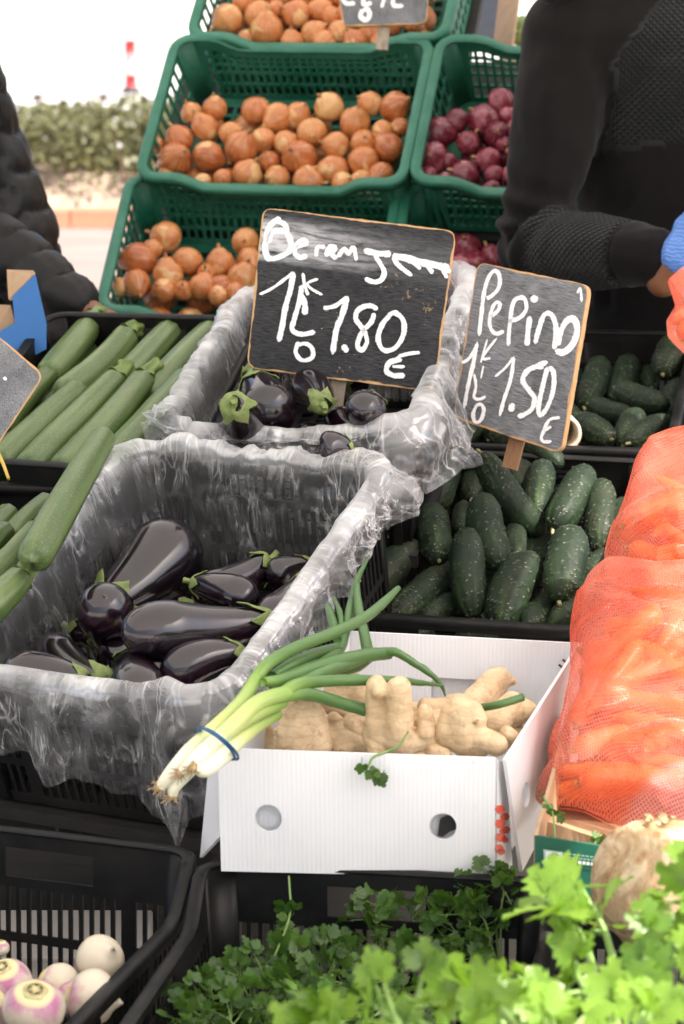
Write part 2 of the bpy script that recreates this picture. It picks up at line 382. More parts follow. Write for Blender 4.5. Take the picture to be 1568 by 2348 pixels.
def _film(name, base, cre, tint=(.93, .94, .95)):
    t = NT(name); v = t.coord('Object', False); t.t.nodes.remove(t.b)
    uvc = t.n('TexCoord').outputs['UV']; wn_ = t.n('TexNoise'); t.L(uvc, wn_.inputs['Vector']); wn_.inputs['Scale'].default_value = 7; wn_.inputs['Detail'].default_value = 2
    wv = t.n('VectorMath', operation='SCALE'); t.L(wn_.outputs[1], wv.inputs[0]); wv.inputs['Scale'].default_value = .035; wa = t.n('VectorMath', operation='ADD'); t.L(uvc, wa.inputs[0]); t.L(wv.outputs[0], wa.inputs[1])
    def rid(ang, fu, fv, off):                       # long straight creases: stretched noise, folded about its mean
        mp = t.n('Mapping'); t.L(wa.outputs[0], mp.inputs[0]); mp.inputs['Rotation'].default_value = (0, 0, R_(ang)); mp.inputs['Scale'].default_value = (fu, fv, 1); mp.inputs['Location'].default_value = (off, off * .7, 0)
        return t.math('SUBTRACT', 1.0, t.math('ABSOLUTE', t.math('MULTIPLY', t.math('SUBTRACT', t.noise(mp.outputs[0], 1.0, 1.5, .5), .5), 5.0)))
    h1 = t.math('MAXIMUM', rid(15, 24, 4.5, 0), rid(-38, 20, 4, 3)); h3 = t.math('MAXIMUM', rid(63, 22, 5, 7), rid(-75, 19, 4, 11)); h2 = t.math('MAXIMUM', rid(-20, 48, 10, 5), rid(40, 52, 12, 9))
    bmp = t.n('Bump'); bmp.inputs['Strength'].default_value = .5; bmp.inputs['Distance'].default_value = .006
    t.L(t.math('ADD', t.math('ADD', h1, t.math('MULTIPLY', h2, .30)), t.math('MULTIPLY', h3, .8)), bmp.inputs['Height'])
    lw = t.n('LayerWeight'); lw.inputs[0].default_value = .3
    crs = t.math('ADD', t.math('MULTIPLY', t.lvl(h1, .90, 1.0), .55), t.math('MULTIPLY', t.lvl(h3, .90, 1.0), .55)); crs = t.math('ADD', t.math('MULTIPLY', crs, t.lvl(t.noise(v, 9, 3), .44, .60)), t.math('MULTIPLY', t.math('MULTIPLY', t.lvl(h2, .92, 1.0), .30), t.lvl(t.noise(v, 14, 3), .46, .60)))
    fac = t.math('ADD', t.math('ADD', base, t.math('MULTIPLY', t.math('POWER', lw.outputs['Facing'], 2.0), .42)), t.math('MULTIPLY', crs, cre))
    fac = t.math('MINIMUM', t.math('ADD', fac, t.math('MULTIPLY', t.attr('haze'), .46)), .92)
    gl = t.n('BsdfGlossy'); gl.inputs['Roughness'].default_value = .10; gl.inputs[0].default_value = (1, 1, 1, 1); t.L(bmp.outputs[0], gl.inputs['Normal'])
    df = t.n('BsdfDiffuse'); df.inputs[0].default_value = (*tint, 1)
    tr = t.n('BsdfTranslucent'); tr.inputs[0].default_value = (*tint, 1)
    a = t.n('MixShader'); a.inputs[0].default_value = .5; t.L(df.outputs[0], a.inputs[1]); t.L(tr.outputs[0], a.inputs[2])
    b = t.n('MixShader'); b.inputs[0].default_value = .28; t.L(a.outputs[0], b.inputs[1]); t.L(gl.outputs[0], b.inputs[2])
    tp = t.n('BsdfTransparent'); tp.inputs[0].default_value = (.97, .97, .97, 1)
    m = t.n('MixShader'); t.L(fac, m.inputs[0]); t.L(tp.outputs[0], m.inputs[1]); t.L(b.outputs[0], m.inputs[2]); t.L(m.outputs[0], t.o.inputs[0]); return t.m
M['film'] = _film('clear plastic film', .075, .55, (.97, .975, .985))
def _net():
    t = NT('red net'); u = t.n('TexCoord').outputs['UV']; s = t.sep(u); t.t.nodes.remove(t.b); v = t.coord('Object', False)
    def th(c): return t.lvl(t.math('ABSOLUTE', t.math('SUBTRACT', t.math('FRACT', t.math('MULTIPLY', c, 290.0)), .5)), .20, .26, 1, 0)
    g = t.math('MAXIMUM', th(s[0]), th(s[1])); g = t.math('MAXIMUM', g, t.math('MULTIPLY', t.attr('strip'), .35))
    film = t.lvl(t.noise(v, 14, 4), .3, .7, .12, .33)
    lwn = t.n('LayerWeight'); lwn.inputs[0].default_value = .3; film = t.math('ADD', film, t.math('MULTIPLY', t.math('POWER', lwn.outputs['Facing'], 2.0), .4))
    fac = t.math('MAXIMUM', t.math('MULTIPLY', g, .70), film)
    bmp = t.n('Bump'); bmp.inputs['Strength'].default_value = .5; bmp.inputs['Distance'].default_value = .005; t.L(t.noise(t.coord('Object', False, (1, 1, 1)), 45, 5, .6, 1), bmp.inputs['Height'])
    col = t.mix(t.lvl(t.noise(v, 9, 4), .35, .7), (.74, .13, .075), (.82, .33, .24)); col = t.mix(t.lvl(g, 0, 1, .75, 0), col, (.82, .30, .20)); col = t.mix(t.attr('strip'), col, (.74, .36, .34))
    df = t.n('BsdfDiffuse'); t.L(col, df.inputs[0]); tr = t.n('BsdfTranslucent'); t.L(col, tr.inputs[0]); gl = t.n('BsdfGlossy'); gl.inputs['Roughness'].default_value = .3; t.L(bmp.outputs[0], gl.inputs['Normal']); t.L(bmp.outputs[0], df.inputs['Normal'])
    a = t.n('MixShader'); a.inputs[0].default_value = .35; t.L(df.outputs[0], a.inputs[1]); t.L(tr.outputs[0], a.inputs[2])
    b = t.n('MixShader'); b.inputs[0].default_value = .03; t.L(a.outputs[0], b.inputs[1]); t.L(gl.outputs[0], b.inputs[2])
    tp = t.n('BsdfTransparent'); tp.inputs[0].default_value = (1, .95, .93, 1)
    m = t.n('MixShader'); t.L(fac, m.inputs[0]); t.L(tp.outputs[0], m.inputs[1]); t.L(b.outputs[0], m.inputs[2]); t.L(m.outputs[0], t.o.inputs[0]); return t.m
M['net'] = _net()
def _carrot():
    t = NT('carrot skin'); v = t.coord(); r = t.rand(); rings = t.noise(t.coord('Object', True, (.3, .3, 3)), 40, 4)
    c = t.mix(t.lvl(t.math('ADD', t.noise(v, 30, 4), t.math('MULTIPLY', r, .3)), .35, .85), (.62, .125, .014), (.70, .20, .028)); c = t.mix(t.lvl(rings, .62, .7, 0, .6), c, (.36, .10, .02))
    t.set(Base_Color=c, Roughness=.4); t.bump(rings, .3, .003); return t.m
M['carrot'] = _carrot()
def _board(name, streak, specks, smudge):
    """blackboard paint: UV in board units (0..1), worn to the wood"""
    t = NT(name); u = t.n('TexCoord').outputs['UV']; s = t.sep(u)
    mp = t.n('Mapping'); t.L(u, mp.inputs[0]); mp.inputs['Scale'].default_value = streak
    f = t.noise(mp.outputs[0], 6, 8, .7, .3); g = t.noise(u, 2.2, 5, .6)
    dust = t.math('MULTIPLY', t.lvl(f, .37, .66), t.lvl(g, .3, .65, .4, 1))
    c = t.mix(t.math('MULTIPLY', dust, 1.35 if specks < .5 else .22), (.012, .0125, .014), (.34, .35, .37))
    if smudge:
        y2 = t.math('ADD', s[1], t.math('MULTIPLY', s[0], .02)); band = t.math('MULTIPLY', t.lvl(y2, .66, .72), t.lvl(y2, .88, .97, 1, 0))
        mp2 = t.n('Mapping'); t.L(u, mp2.inputs[0]); mp2.inputs['Scale'].default_value = (2, 9, 1); mp2.inputs['Rotation'].default_value = (0, 0, .05)
        band = t.math('MULTIPLY', band, t.math('MULTIPLY', t.lvl(t.noise(mp2.outputs[0], 3, 7, .65, .4), .34, .6), t.lvl(s[0], .0, .75, 1, .1)))
        c = t.mix(band, c, (.56, .57, .59))
    mp3 = t.n('Mapping'); t.L(u, mp3.inputs[0]); mp3.inputs['Scale'].default_value = (1, 1, 1)
    wr = t.noise(mp3.outputs[0], 26, 5, .62, 1.2); area = t.noise(u, 2.6, 3)
    ce = t.math('MULTIPLY', t.lvl(t.math('ABSOLUTE', t.math('SUBTRACT', s[0], .5)), .1, .5, 1, .45), t.lvl(t.math('ABSOLUTE', t.math('SUBTRACT', s[1], .33)), .1, .6, 1, .2))
    k = t.math('MULTIPLY', t.lvl(t.math('ADD', wr, t.math('MULTIPLY', t.math('SUBTRACT', area, .5), .35)), .665, .695), ce)
    c = t.mix(t.math('MULTIPLY', k, .9 * min(1, specks + .25)), c, (.42, .29, .16))
    t.set(Base_Color=c, Roughness=.8, Specular_IOR_Level=.12); t.bump(f, .15, .001); return t.m
M['board_dark'] = _board('dusty blackboard', (3, 30, 1), 1.0, True)
M['board_grey'] = _board('chalk streaked blackboard', (1.5, 75, 1), .3, False)
M['board_plain'] = _board('worn blackboard', (8, 50, 1), .4, False)
def _wood(name, c1, c2, sc=(1, 1, .08)):
    t = NT(name); v = t.coord('Object', True, sc); c = t.mix(t.lvl(t.noise(v, 70, 6, .65, .5), .3, .75), c1, c2); t.set(Base_Color=c, Roughness=.65); t.bump(t.noise(v, 160, 4), .3, .002); return t.m
M['board_wood'] = _wood('light board wood', (.44, .24, .09), (.58, .37, .18), (1, 1, 1))
M['stake_grey'] = _wood('grey weathered stake', (.19, .15, .11), (.40, .33, .25))
M['stake_brown'] = _wood('brown stake', (.24, .12, .055), (.36, .20, .10))
M['batten'] = _wood('old stand timber', (.10, .075, .055), (.18, .14, .11), (.08, 1, 1)); M['stand_dark'] = _wood('black stained stand timber', (.010, .009, .008), (.022, .019, .017), (.08, 1, 1))
def _chalk():
    t = NT('white chalk paint'); v = t.coord('Object', False); t.set(Base_Color=t.mix(t.lvl(t.noise(v, 60, 5), .3, .7), (.74, .74, .74), (.84, .84, .83)), Roughness=.8, Alpha=t.lvl(t.math('ADD', t.noise(v, 420, 4, .7), t.math('MULTIPLY', t.attr('core'), .34)), .42, .62)); return t.m
M['chalk'] = _chalk()
def _turnip():
    t = NT('turnip skin'); v = t.coord(); g = t.n('TexCoord').outputs['Object']; z = t.sep(g)[2]
    k = t.math('ADD', t.math('MULTIPLY', z, 16.0), t.math('MULTIPLY', t.math('SUBTRACT', t.noise(t.coord('Object', True, (1, 1, .5)), 26, 4), .5), 1.5))
    c = t.mix(t.lvl(k, .15, .54), (.58, .51, .39), (.40, .13, .25)); c = t.mix(t.lvl(t.noise(v, 60, 6, .7), .64, .70, 0, .5), c, (.55, .35, .16)); c = t.mix(t.lvl(z, .026, .029), c, (.62, .56, .30))
    t.set(Base_Color=c, Roughness=.38, Subsurface_Weight=.08, Subsurface_Radius=(.01, .006, .004)); t.bump(t.noise(v, 60, 3), .08, .003); return t.m
M['turnip'] = _turnip()
M['turnip_crown'] = (lambda t: (lambda v: (t.set(Base_Color=t.ramp(t.noise(v, 90, 5, .65), [(.3, (.38, .24, .10)), (.5, (.55, .48, .22)), (.75, (.60, .57, .32))]), Roughness=.65), t.bump(t.noise(v, 150, 4), .4, .003), t.m)[2])(t.coord()))(NT('cut turnip crown'))
def _celeriac():
    t = NT('celeriac skin'); v = t.coord('Object', False); n = t.noise(t.coord('Object', False, (1, 1, .6)), 22, 7, .7, 1.0)
    c = t.ramp(n, [(.30, (.17, .085, .03)), (.43, (.36, .24, .12)), (.58, (.55, .44, .28)), (.8, (.64, .54, .39))]); c = t.mix(t.lvl(t.vor(v, 40), .10, .32, .85, 0), c, (.27, .13, .045))
    t.set(Base_Color=c, Roughness=.6); p = t.bump(n, .6, .01); t.bump(t.vor(v, 32), .4, .008, p); return t.m
M['celeriac'] = _celeriac()
def _leaf(name, c1, c2, tr=.4, rg_=.38):
    t = NT(name); v = t.coord(); r = t.rand(); c = t.mix(t.lvl(t.math('ADD', t.noise(v, 40, 4), t.math('MULTIPLY', r, .7)), .35, 1.05), c1, c2)
    t.set(Base_Color=c, Roughness=rg_); t.bump(t.vor(v, 190, 'DISTANCE_TO_EDGE'), .35, .002)
    tl = t.n('BsdfTranslucent'); t.L(t.mix(.5, c, (c2[0] * 1.6, c2[1] * 1.5, c2[2] * .8)), tl.inputs[0]); m = t.n('MixShader'); m.inputs[0].default_value = tr
    t.L(t.b.outputs[0], m.inputs[1]); t.L(tl.outputs[0], m.inputs[2]); t.L(m.outputs[0], t.o.inputs[0]); return t.m
M['parsley'] = _leaf('parsley leaf', (.018, .060, .006), (.080, .165, .026))
M['celery'] = _leaf('celery leaf', (.042, .110, .007), (.19, .33, .04), .42, .28)
M['herb_stem'] = simple('herb stem', (.16, .26, .07), .45, .3, 40)
M['hedge_leaf'] = _leaf('dusty hedge leaf', (.085, .09, .035), (.25, .24, .125), .2)
M['twig'] = simple('dry twig', (.17, .12, .085), .8, .4, 15)
def _spring():
    t = NT('spring onion stalk'); v = t.coord('UV', True, (14, 1, 1)); y = t.sep(t.n('TexCoord').outputs['UV'])[1]; n = t.noise(v, 3, 5, .6)
    k = t.math('ADD', y, t.math('MULTIPLY', t.math('SUBTRACT', n, .5), .12))
    c = t.ramp(k, [(0, (.72, .68, .50)), (.14, (.76, .76, .60)), (.27, (.52, .58, .20)), (.42, (.22, .36, .065)), (.6, (.075, .17, .035)), (1, (.05, .125, .032))])
    c = t.mix(t.lvl(t.noise(t.coord('Object', True), 130, 4, .7), .68, .74, 0, .4), c, (.5, .52, .35))
    t.set(Base_Color=c, Roughness=.36, Subsurface_Weight=.05, Subsurface_Radius=(.005, .006, .003)); t.bump(n, .2, .001); return t.m
M['spring_onion'] = _spring()
M['root_tuft'] = simple('dry roots', (.42, .29, .15), .8, .4, 120, .6, 200)
M['rubber'] = simple('blue rubber', (.02, .10, .22), .45, .15, 60)
def _cloth(name, c, quilt=False, rough=.75, sheen=.04, spec=.08):
    t = NT(name); v = t.coord('Object', False); cc = t.mix(t.lvl(t.noise(v, 8, 5), .3, .7), tuple(x * .8 for x in c), tuple(x * 1.25 for x in c)); p = t.bump(t.noise(v, 500, 2), .15, .001)
    if quilt:
        s = t.sep(t.n('TexCoord').outputs['UV'])
        def tri(x): return t.math('ABSOLUTE', t.math('SUBTRACT', t.math('FRACT', x), .5))
        a = tri(t.math('MULTIPLY', t.math('ADD', s[0], s[1]), 72.0)); b = tri(t.math('MULTIPLY', t.math('SUBTRACT', s[0], s[1]), 72.0))
        h = t.math('MULTIPLY', t.math('MINIMUM', t.math('SUBTRACT', .5, a), t.math('SUBTRACT', .5, b)), t.attr('quilt')); t.bump(h, 1.0, .012, p)
        rg = t.lvl(t.attr('quilt'), 0, 1, rough, .42); cc = t.mix(t.attr('quilt'), cc, (.010, .011, .0115)); t.set(Roughness=rg)
    else: t.set(Roughness=rough)
    t.set(Base_Color=cc, Specular_IOR_Level=spec, Sheen_Weight=sheen, Sheen_Roughness=.5); return t.m
M['hoodie'] = _cloth('black hoodie knit', (.0062, .0054, .0052), True, .75, .10)
M['puffer'] = _cloth('black puffer nylon', (.0045, .0042, .0042), False, .45, .03, .30)
M['trouser'] = _cloth('dark trousers', (.02, .02, .024))
M['glove'] = (lambda t: (lambda v: (t.set(Base_Color=(.13, .28, .70), Roughness=.38, Subsurface_Weight=.1, Subsurface_Radius=(.004, .006, .01)), t.bump(t.wave(v, 40, 'Z', 6, 2), .4, .003), t.m)[2])(t.coord('Object', False)))(NT('blue nitrile glove'))
M['skin'] = simple('skin', (.20, .085, .042), .5, .15, 30, .1, 200)
M['hair'] = simple('dark hair', (.015, .012, .01), .6, .3, 80, .5, 120)
M['cardboard'] = simple('brown cardboard', (.38, .25, .145), .75, .15, 30, .2, 80)
M['blue_card'] = simple('blue printed card', (.035, .16, .44), .55, .08, 12)
M['green_card'] = simple('green printed card', (.010, .10, .062), .5, .12, 12)
M['print_white'] = simple('white print', (.70, .72, .70), .6, .05, 30)
M['print_pale'] = simple('pale green print', (.30, .45, .38), .6, .05, 30)
M['print_red'] = simple('red print', (.66, .105, .06), .55, .08, 30)
M['print_black'] = simple('black print', (.012, .012, .012), .5, .1, 30)
M['white_card'] = simple('white carton', (.68, .67, .64), .6, .06, 14)
M['canvas'] = (lambda t: (t.set(Base_Color=(.74, .73, .71), Roughness=.85), (lambda tl, mm: (tl.inputs.__getitem__(0).__setattr__('default_value', (.74, .72, .69, 1)), mm.inputs.__getitem__(0).__setattr__('default_value', .42), t.L(t.b.outputs[0], mm.inputs[1]), t.L(tl.outputs[0], mm.inputs[2]), t.L(mm.outputs[0], t.o.inputs[0])))(t.n('BsdfTranslucent'), t.n('MixShader')), t.m)[2])(NT('awning canvas'))
M['metal'] = simple('painted steel', (.35, .35, .36), .45, .1, 20)
M['pink_paving'] = simple('dusty pink paving', (.25, .20, .175), .9, .25, 1.2, .2, 30); M['pale_card'] = simple('grey white carton', (.36, .335, .31), .6, .08, 14)
M['paving'] = simple('pale sunlit paving', (.56, .53, .49), .85, .14, 1.6, .2, 30)
M['soil'] = simple('dry soil', (.36, .27, .20), .9, .35, 6, .5, 20)
M['terracotta'] = simple('terracotta kerb', (.40, .20, .12), .8, .15, 6)
M['post_red'] = simple('red post plastic', (.42, .008, .012), .45, .08, 10)
M['post_white'] = simple('white post plastic', (.40, .40, .40), .45, .06, 10)
M['rubber_black'] = simple('black rubber', (.03, .032, .036), .7, .2, 10)
M['cabbage'] = (lambda t: (lambda v: (t.set(Base_Color=t.ramp(t.noise(v, 14, 5, .6, .8), [(.3, (.12, .22, .05)), (.55, (.27, .36, .12)), (.8, (.48, .52, .28))]), Roughness=.42), t.bump(t.noise(v, 26, 4), .4, .01), t.m)[2])(t.coord()))(NT('cabbage leaf'))
M['slate'] = simple('slate grey box', (.06, .065, .085), .6, .1, 10)
M['tube_card'] = simple('pale card tube', (.55, .47, .36), .7, .1, 30)
M['straw'] = simple('yellow straw', (.55, .38, .06), .6, .15, 30)
M['staple'] = simple('rusty staple', (.16, .08, .05), .5, .2, 60, Metallic=.6)

# ------------------------------------------------------------------ ground, awning, stand
def big_quad(name, x0, x1, y0, y1, z, mat, kind):
    o = obj(name, mesh(name, [(x0, y0, z), (x1, y0, z), (x1, y1, z), (x0, y1, z)], [(0, 1, 2, 3)], mat, smooth=False), kind=kind); return o
big_quad('pavement', -400, 400, -400, 400, 0, M['paving'], 'structure'); big_quad('path', -9.6, 5.6, 8.5, 17.88, .004, M['pink_paving'], 'structure')

def awning(name, label, x0, x1, y0, y1, z0, z1, posts):
    t = thing(name, label, 'awning', at_loc(((x0 + x1) / 2, (y0 + y1) / 2, z0))); c = Vector(t.location)
    nx, ny = 24, 16; V = []
    for i in range(nx):
        for j in range(ny):
            a, b = i / (nx - 1), j / (ny - 1); V.append((x0 + (x1 - x0) * a - c.x, y0 + (y1 - y0) * b - c.y, z0 + (z1 - z0) * b - c.z - .05 * math.sin(math.pi * a) * math.sin(math.pi * b)))
    obj('canvas', mesh('canvas', V, grid_faces(nx, ny), M['canvas']), t)
    Vv = [(x0 + (x1 - x0) * i / 40 - c.x, y0 - c.y, z0 - c.z - (k * (.16 + .02 * math.cos(i * 2.2)))) for i in range(41) for k in (0, 1)]
    obj('valance', mesh('valance', Vv, grid_faces(41, 2), M['canvas']), t)
    for (px, py, zt) in posts: obj('post', mesh('post', *bevel_box(px - c.x - .02, px - c.x + .02, py - c.y - .02, py - c.y + .02, -c.z, zt - c.z), M['metal'], smooth=False), t)
AX0, AX1, AY0 = 1.09, 1.37, 1.75
awning('stall_awning', 'pale canvas neighbouring awning reaching further forward at the left', -4.2, AX0 + .05, -.6, 7.4, 2.36, 2.79, [(-4.1, 7.3, 2.8), (-4.1, -.5, 2.4), (.85, 7.3, 2.8)])
awning('stall_awning', 'pale canvas stall awning on steel posts over the vegetable crates', AX0, AX1, AY0, 7.4, 2.45, 2.85, [(1.1, 7.3, 2.8)])
awning('stall_awning', 'pale canvas side awning on steel posts behind the vendor', 1.22, 4.6, 3.75, 7.4, 2.50, 2.85, [(4.5, 7.3, 2.8), (4.5, 3.9, 2.45)])

# ------------------------------------------------------------------ crates
def holed(us, vs, solid, t):
    """sheet of rectangular cells (solid[i][j]) of thickness t; V in (u, v, w)"""
    nu, nv = len(us), len(vs); S = np.asarray(solid, bool); V = []; idx = {}; F = []
    def vid(i, j, k):
        if (i, j, k) not in idx: idx[(i, j, k)] = len(V); V.append((us[i], vs[j], k * t))
        return idx[(i, j, k)]
    for i in range(nu - 1):
        for j in range(nv - 1):
            if not S[i, j]: continue
            F.append((vid(i, j, 1), vid(i + 1, j, 1), vid(i + 1, j + 1, 1), vid(i, j + 1, 1))); F.append((vid(i, j, 0), vid(i, j + 1, 0), vid(i + 1, j + 1, 0), vid(i + 1, j, 0)))
            for di, dj, a, b in ((-1, 0, (i, j), (i, j + 1)), (1, 0, (i + 1, j + 1), (i + 1, j)), (0, -1, (i + 1, j), (i, j)), (0, 1, (i, j + 1), (i + 1, j + 1))):
                p, q = i + di, j + dj
                if not (0 <= p < nu - 1 and 0 <= q < nv - 1) or not S[p, q]: F.append((vid(*a, 0), vid(*b, 0), vid(*b, 1), vid(*a, 1)))
    return np.array(V), F
def slots(L, pitch, bar, edge):
    n = int((L - 2 * edge) / pitch); e = (L - n * pitch) / 2; us = [-L / 2]; hole = []
    for k in range(n): us += [-L / 2 + e + k * pitch + bar / 2, -L / 2 + e + (k + 1) * pitch - bar / 2]
    us.append(L / 2)
    return us, [i % 2 == 1 for i in range(len(us) - 1)]
def crate(name, label, group, Mx, w, d, h, mat, style, dips=(0, 0, 0, 0), dipw=None):
    """dips: lowering of the front, right, back, left rim"""
    t = thing(name, label, 'crate', Mx, group); tk = .004; cr = .035
    sides = [('front_panel', w, (0, -d / 2), (1, 0), (0, -1), dips[0]), ('side_panel', d, (w / 2, 0), (0, 1), (1, 0), dips[1]), ('back_panel', w, (0, d / 2), (-1, 0), (0, 1), dips[2]), ('side_panel', d, (-w / 2, 0), (0, -1), (-1, 0), dips[3])]
    def dipf(u, L, dz):
        if dz == 0: return 0.0
        hw = (dipw or .30) * L; a = abs(u); s = min(1, max(0, (hw + .055 - a) / .055)); return dz * s
    for nm, L, c, e, nrm, dz in sides:
        Lp = L - 2 * cr * .7
        if style == 'black':
            us, hole = slots(Lp, .0148, .0055, .012); vs = [-h, -h + .018, -h + .07, -h + .082, -.075, -.062, -.022, -.004]; rows = {1, 3}; handle = L < .5 or dz
        elif style == 'green':
            us, hole = slots(Lp, .019, .007, .02); vs = [-h, -h + .02, -h + .05, -h + .058, -h + .088, -h + .096, -.085, -.076, -.060, -.052, -.036, -.004]; rows = {1, 3, 5, 7, 9}; handle = False
            if nm == 'side_panel':
                us, hole = slots(Lp, .034, .010, .02); vs = [-h, -h + .02, -h + .06, -h + .072, -.075, -.065, -.022, -.004]; rows = {1, 3, 5}
        hz = .062 if L < .5 else .11
        S = []
        for i in range(len(us) - 1):
            um = (us[i] + us[i + 1]) / 2; row = []
            for j in range(len(vs) - 1):
                s = not (hole[i] and j in rows)
                if style == 'black':
                    if j == 5 and handle and abs(um) < hz: s = False
                    rib = any(abs(um - q * Lp) < .009 for q in (-.30, .30)); s = s or (rib and j != 5)
                row.append(s)
            S.append(row)
        V, F = holed(us, vs, S, tk); P = []
        for u, v, k in V:
            dd = dipf(u, L, dz); z = v * 1.0 if v < -.1 else v - dd * (1 - (v + .004) / (-.1 + .004))
            inset = .012 * (-v / h); P.append((c[0] + e[0] * u + nrm[0] * (k - tk - inset), c[1] + e[1] * u + nrm[1] * (k - tk - inset), z))
        obj(nm, mesh(nm, P, F, mat, smooth=False), t)
    # rim: a lip that follows the dips
    path = []; n_ = 26
    for k, (nm, L, c, e, nrm, dz) in enumerate(sides):
        for u in np.linspace(-L / 2 + cr, L / 2 - cr, n_): path.append((c[0] + e[0] * u, c[1] + e[1] * u, -dipf(u, L, dz), nrm[0], nrm[1]))
        cx, cy = c[0] + e[0] * (L / 2 - cr) - nrm[0] * cr, c[1] + e[1] * (L / 2 - cr) - nrm[1] * cr
        for a in (22, 45, 68): nx, ny = nrm[0] * math.cos(R_(a)) + e[0] * math.sin(R_(a)), nrm[1] * math.cos(R_(a)) + e[1] * math.sin(R_(a)); path.append((cx + nx * cr, cy + ny * cr, 0, nx, ny))
    prof = [(-.006, -.003), (-.005, 0.0), (.009, 0.001), (.0125, -.001), (.0125, -.016), (.0095, -.016), (.0090, -.004), (-.002, -.004)] if style == 'black' else [(-.009, -.004), (-.007, .001), (.012, .002), (.016, -.002), (.016, -.020), (.012, -.020), (.011, -.006), (-.003, -.006)]
    V = [(x + nx * o, y + ny * o, z + q) for x, y, z, nx, ny in path for o, q in prof]
    obj('rim', mesh('rim', V, grid_faces(len(path), len(prof), True, True), mat, smooth=False), t)
    for sx in (-1, 1):
        for sy in (-1, 1):
            th = np.linspace(0, math.pi / 2, 7); V = []
            for a in th:
                for rr in (cr + .001, cr - .005):
                    for z in (-h, -.003): i_ = .012 * (-z / h); V.append((sx * (w / 2 - i_ - cr + rr * math.cos(a)), sy * (d / 2 - i_ - cr + rr * math.sin(a)), z))
            F = [f for i in range(6) for f in ((i * 4, i * 4 + 4, i * 4 + 5, i * 4 + 1), (i * 4 + 2, i * 4 + 3, i * 4 + 7, i * 4 + 6), (i * 4 + 1, i * 4 + 5, i * 4 + 7, i * 4 + 3), (i * 4, i * 4 + 2, i * 4 + 6, i * 4 + 4))] + [(0, 1, 3, 2), (24, 26, 27, 25)]
            obj('corner_post', mesh('corner_post', V, F, mat), t)
    us, hu = slots(w - .03, .03, .010, .015); vs, hv = slots(d - .03, .03, .010, .015)
    V, F = holed(us, vs, [[not (hu[i] and hv[j]) for j in range(len(vs) - 1)] for i in range(len(us) - 1)], .004)
    obj('base', mesh('base', V - (0, 0, h), F, mat, smooth=False), t); return t

FR = dict(
    E1=((-.244, 3.424, .843), 24.4, 20.7, -.4, .425, .60), E2=((-.029, 4.062, 1.046), 11.2, 13.1, .1, .4, .60),
    C1=((.253, 3.83, .806), 15.8, 14.1, 0, .4, .60), C2=((.0, 0, 0), 12.0, 12.0, .5, .4, .60),
    Z1=((-.409, 4.11, .985), 13.0, 19.8, .5, .4, .60), Z2=((-.70, 3.60, .83), 20.0, 17.0, .5, .4, .60),
    G2=((-.128, 5.524, 1.414), 15.2, 47.7, -.5, .6, .4), G3=((-.20, 5.314, 1.126), 8.5, 40.0, -1.0, .6, .4),
    F1=((0, 0, 0), 18.0, 1.5, -.3, .4, .6), F2=((0, 0, 0), 11.0, 0, .6, .43, .6), F3=((0, 0, 0), 9.0, 0, .6, .4, .6))
def by_corner(k, sx, sy, p):
    f = FR[k]; x, y, z = basis(*f[1:4]); FR[k] = (tuple(np.asarray(p) - x * sx * f[4] / 2 - y * sy * f[5] / 2), *f[1:])
by_corner('C2', 1, -1, at_Y(1530, 1030, 4.13)); by_corner('F1', 1, 1, at_Y(446, 1952, 2.90)); by_corner('F2', -1, 1, at_Y(478, 1974, 2.88))
_x, _y, _z = basis(11, 0, .6); FR['F3'] = (tuple(np.array(FR['F2'][0]) + _x * .43 + (0, 0, -.004)), *FR['F3'][1:])
def FM(k): return frame(*FR[k][:4])
def pl(k): Mx = FM(k); return np.array(Mx.translation), np.array(Mx.col[2][:3])
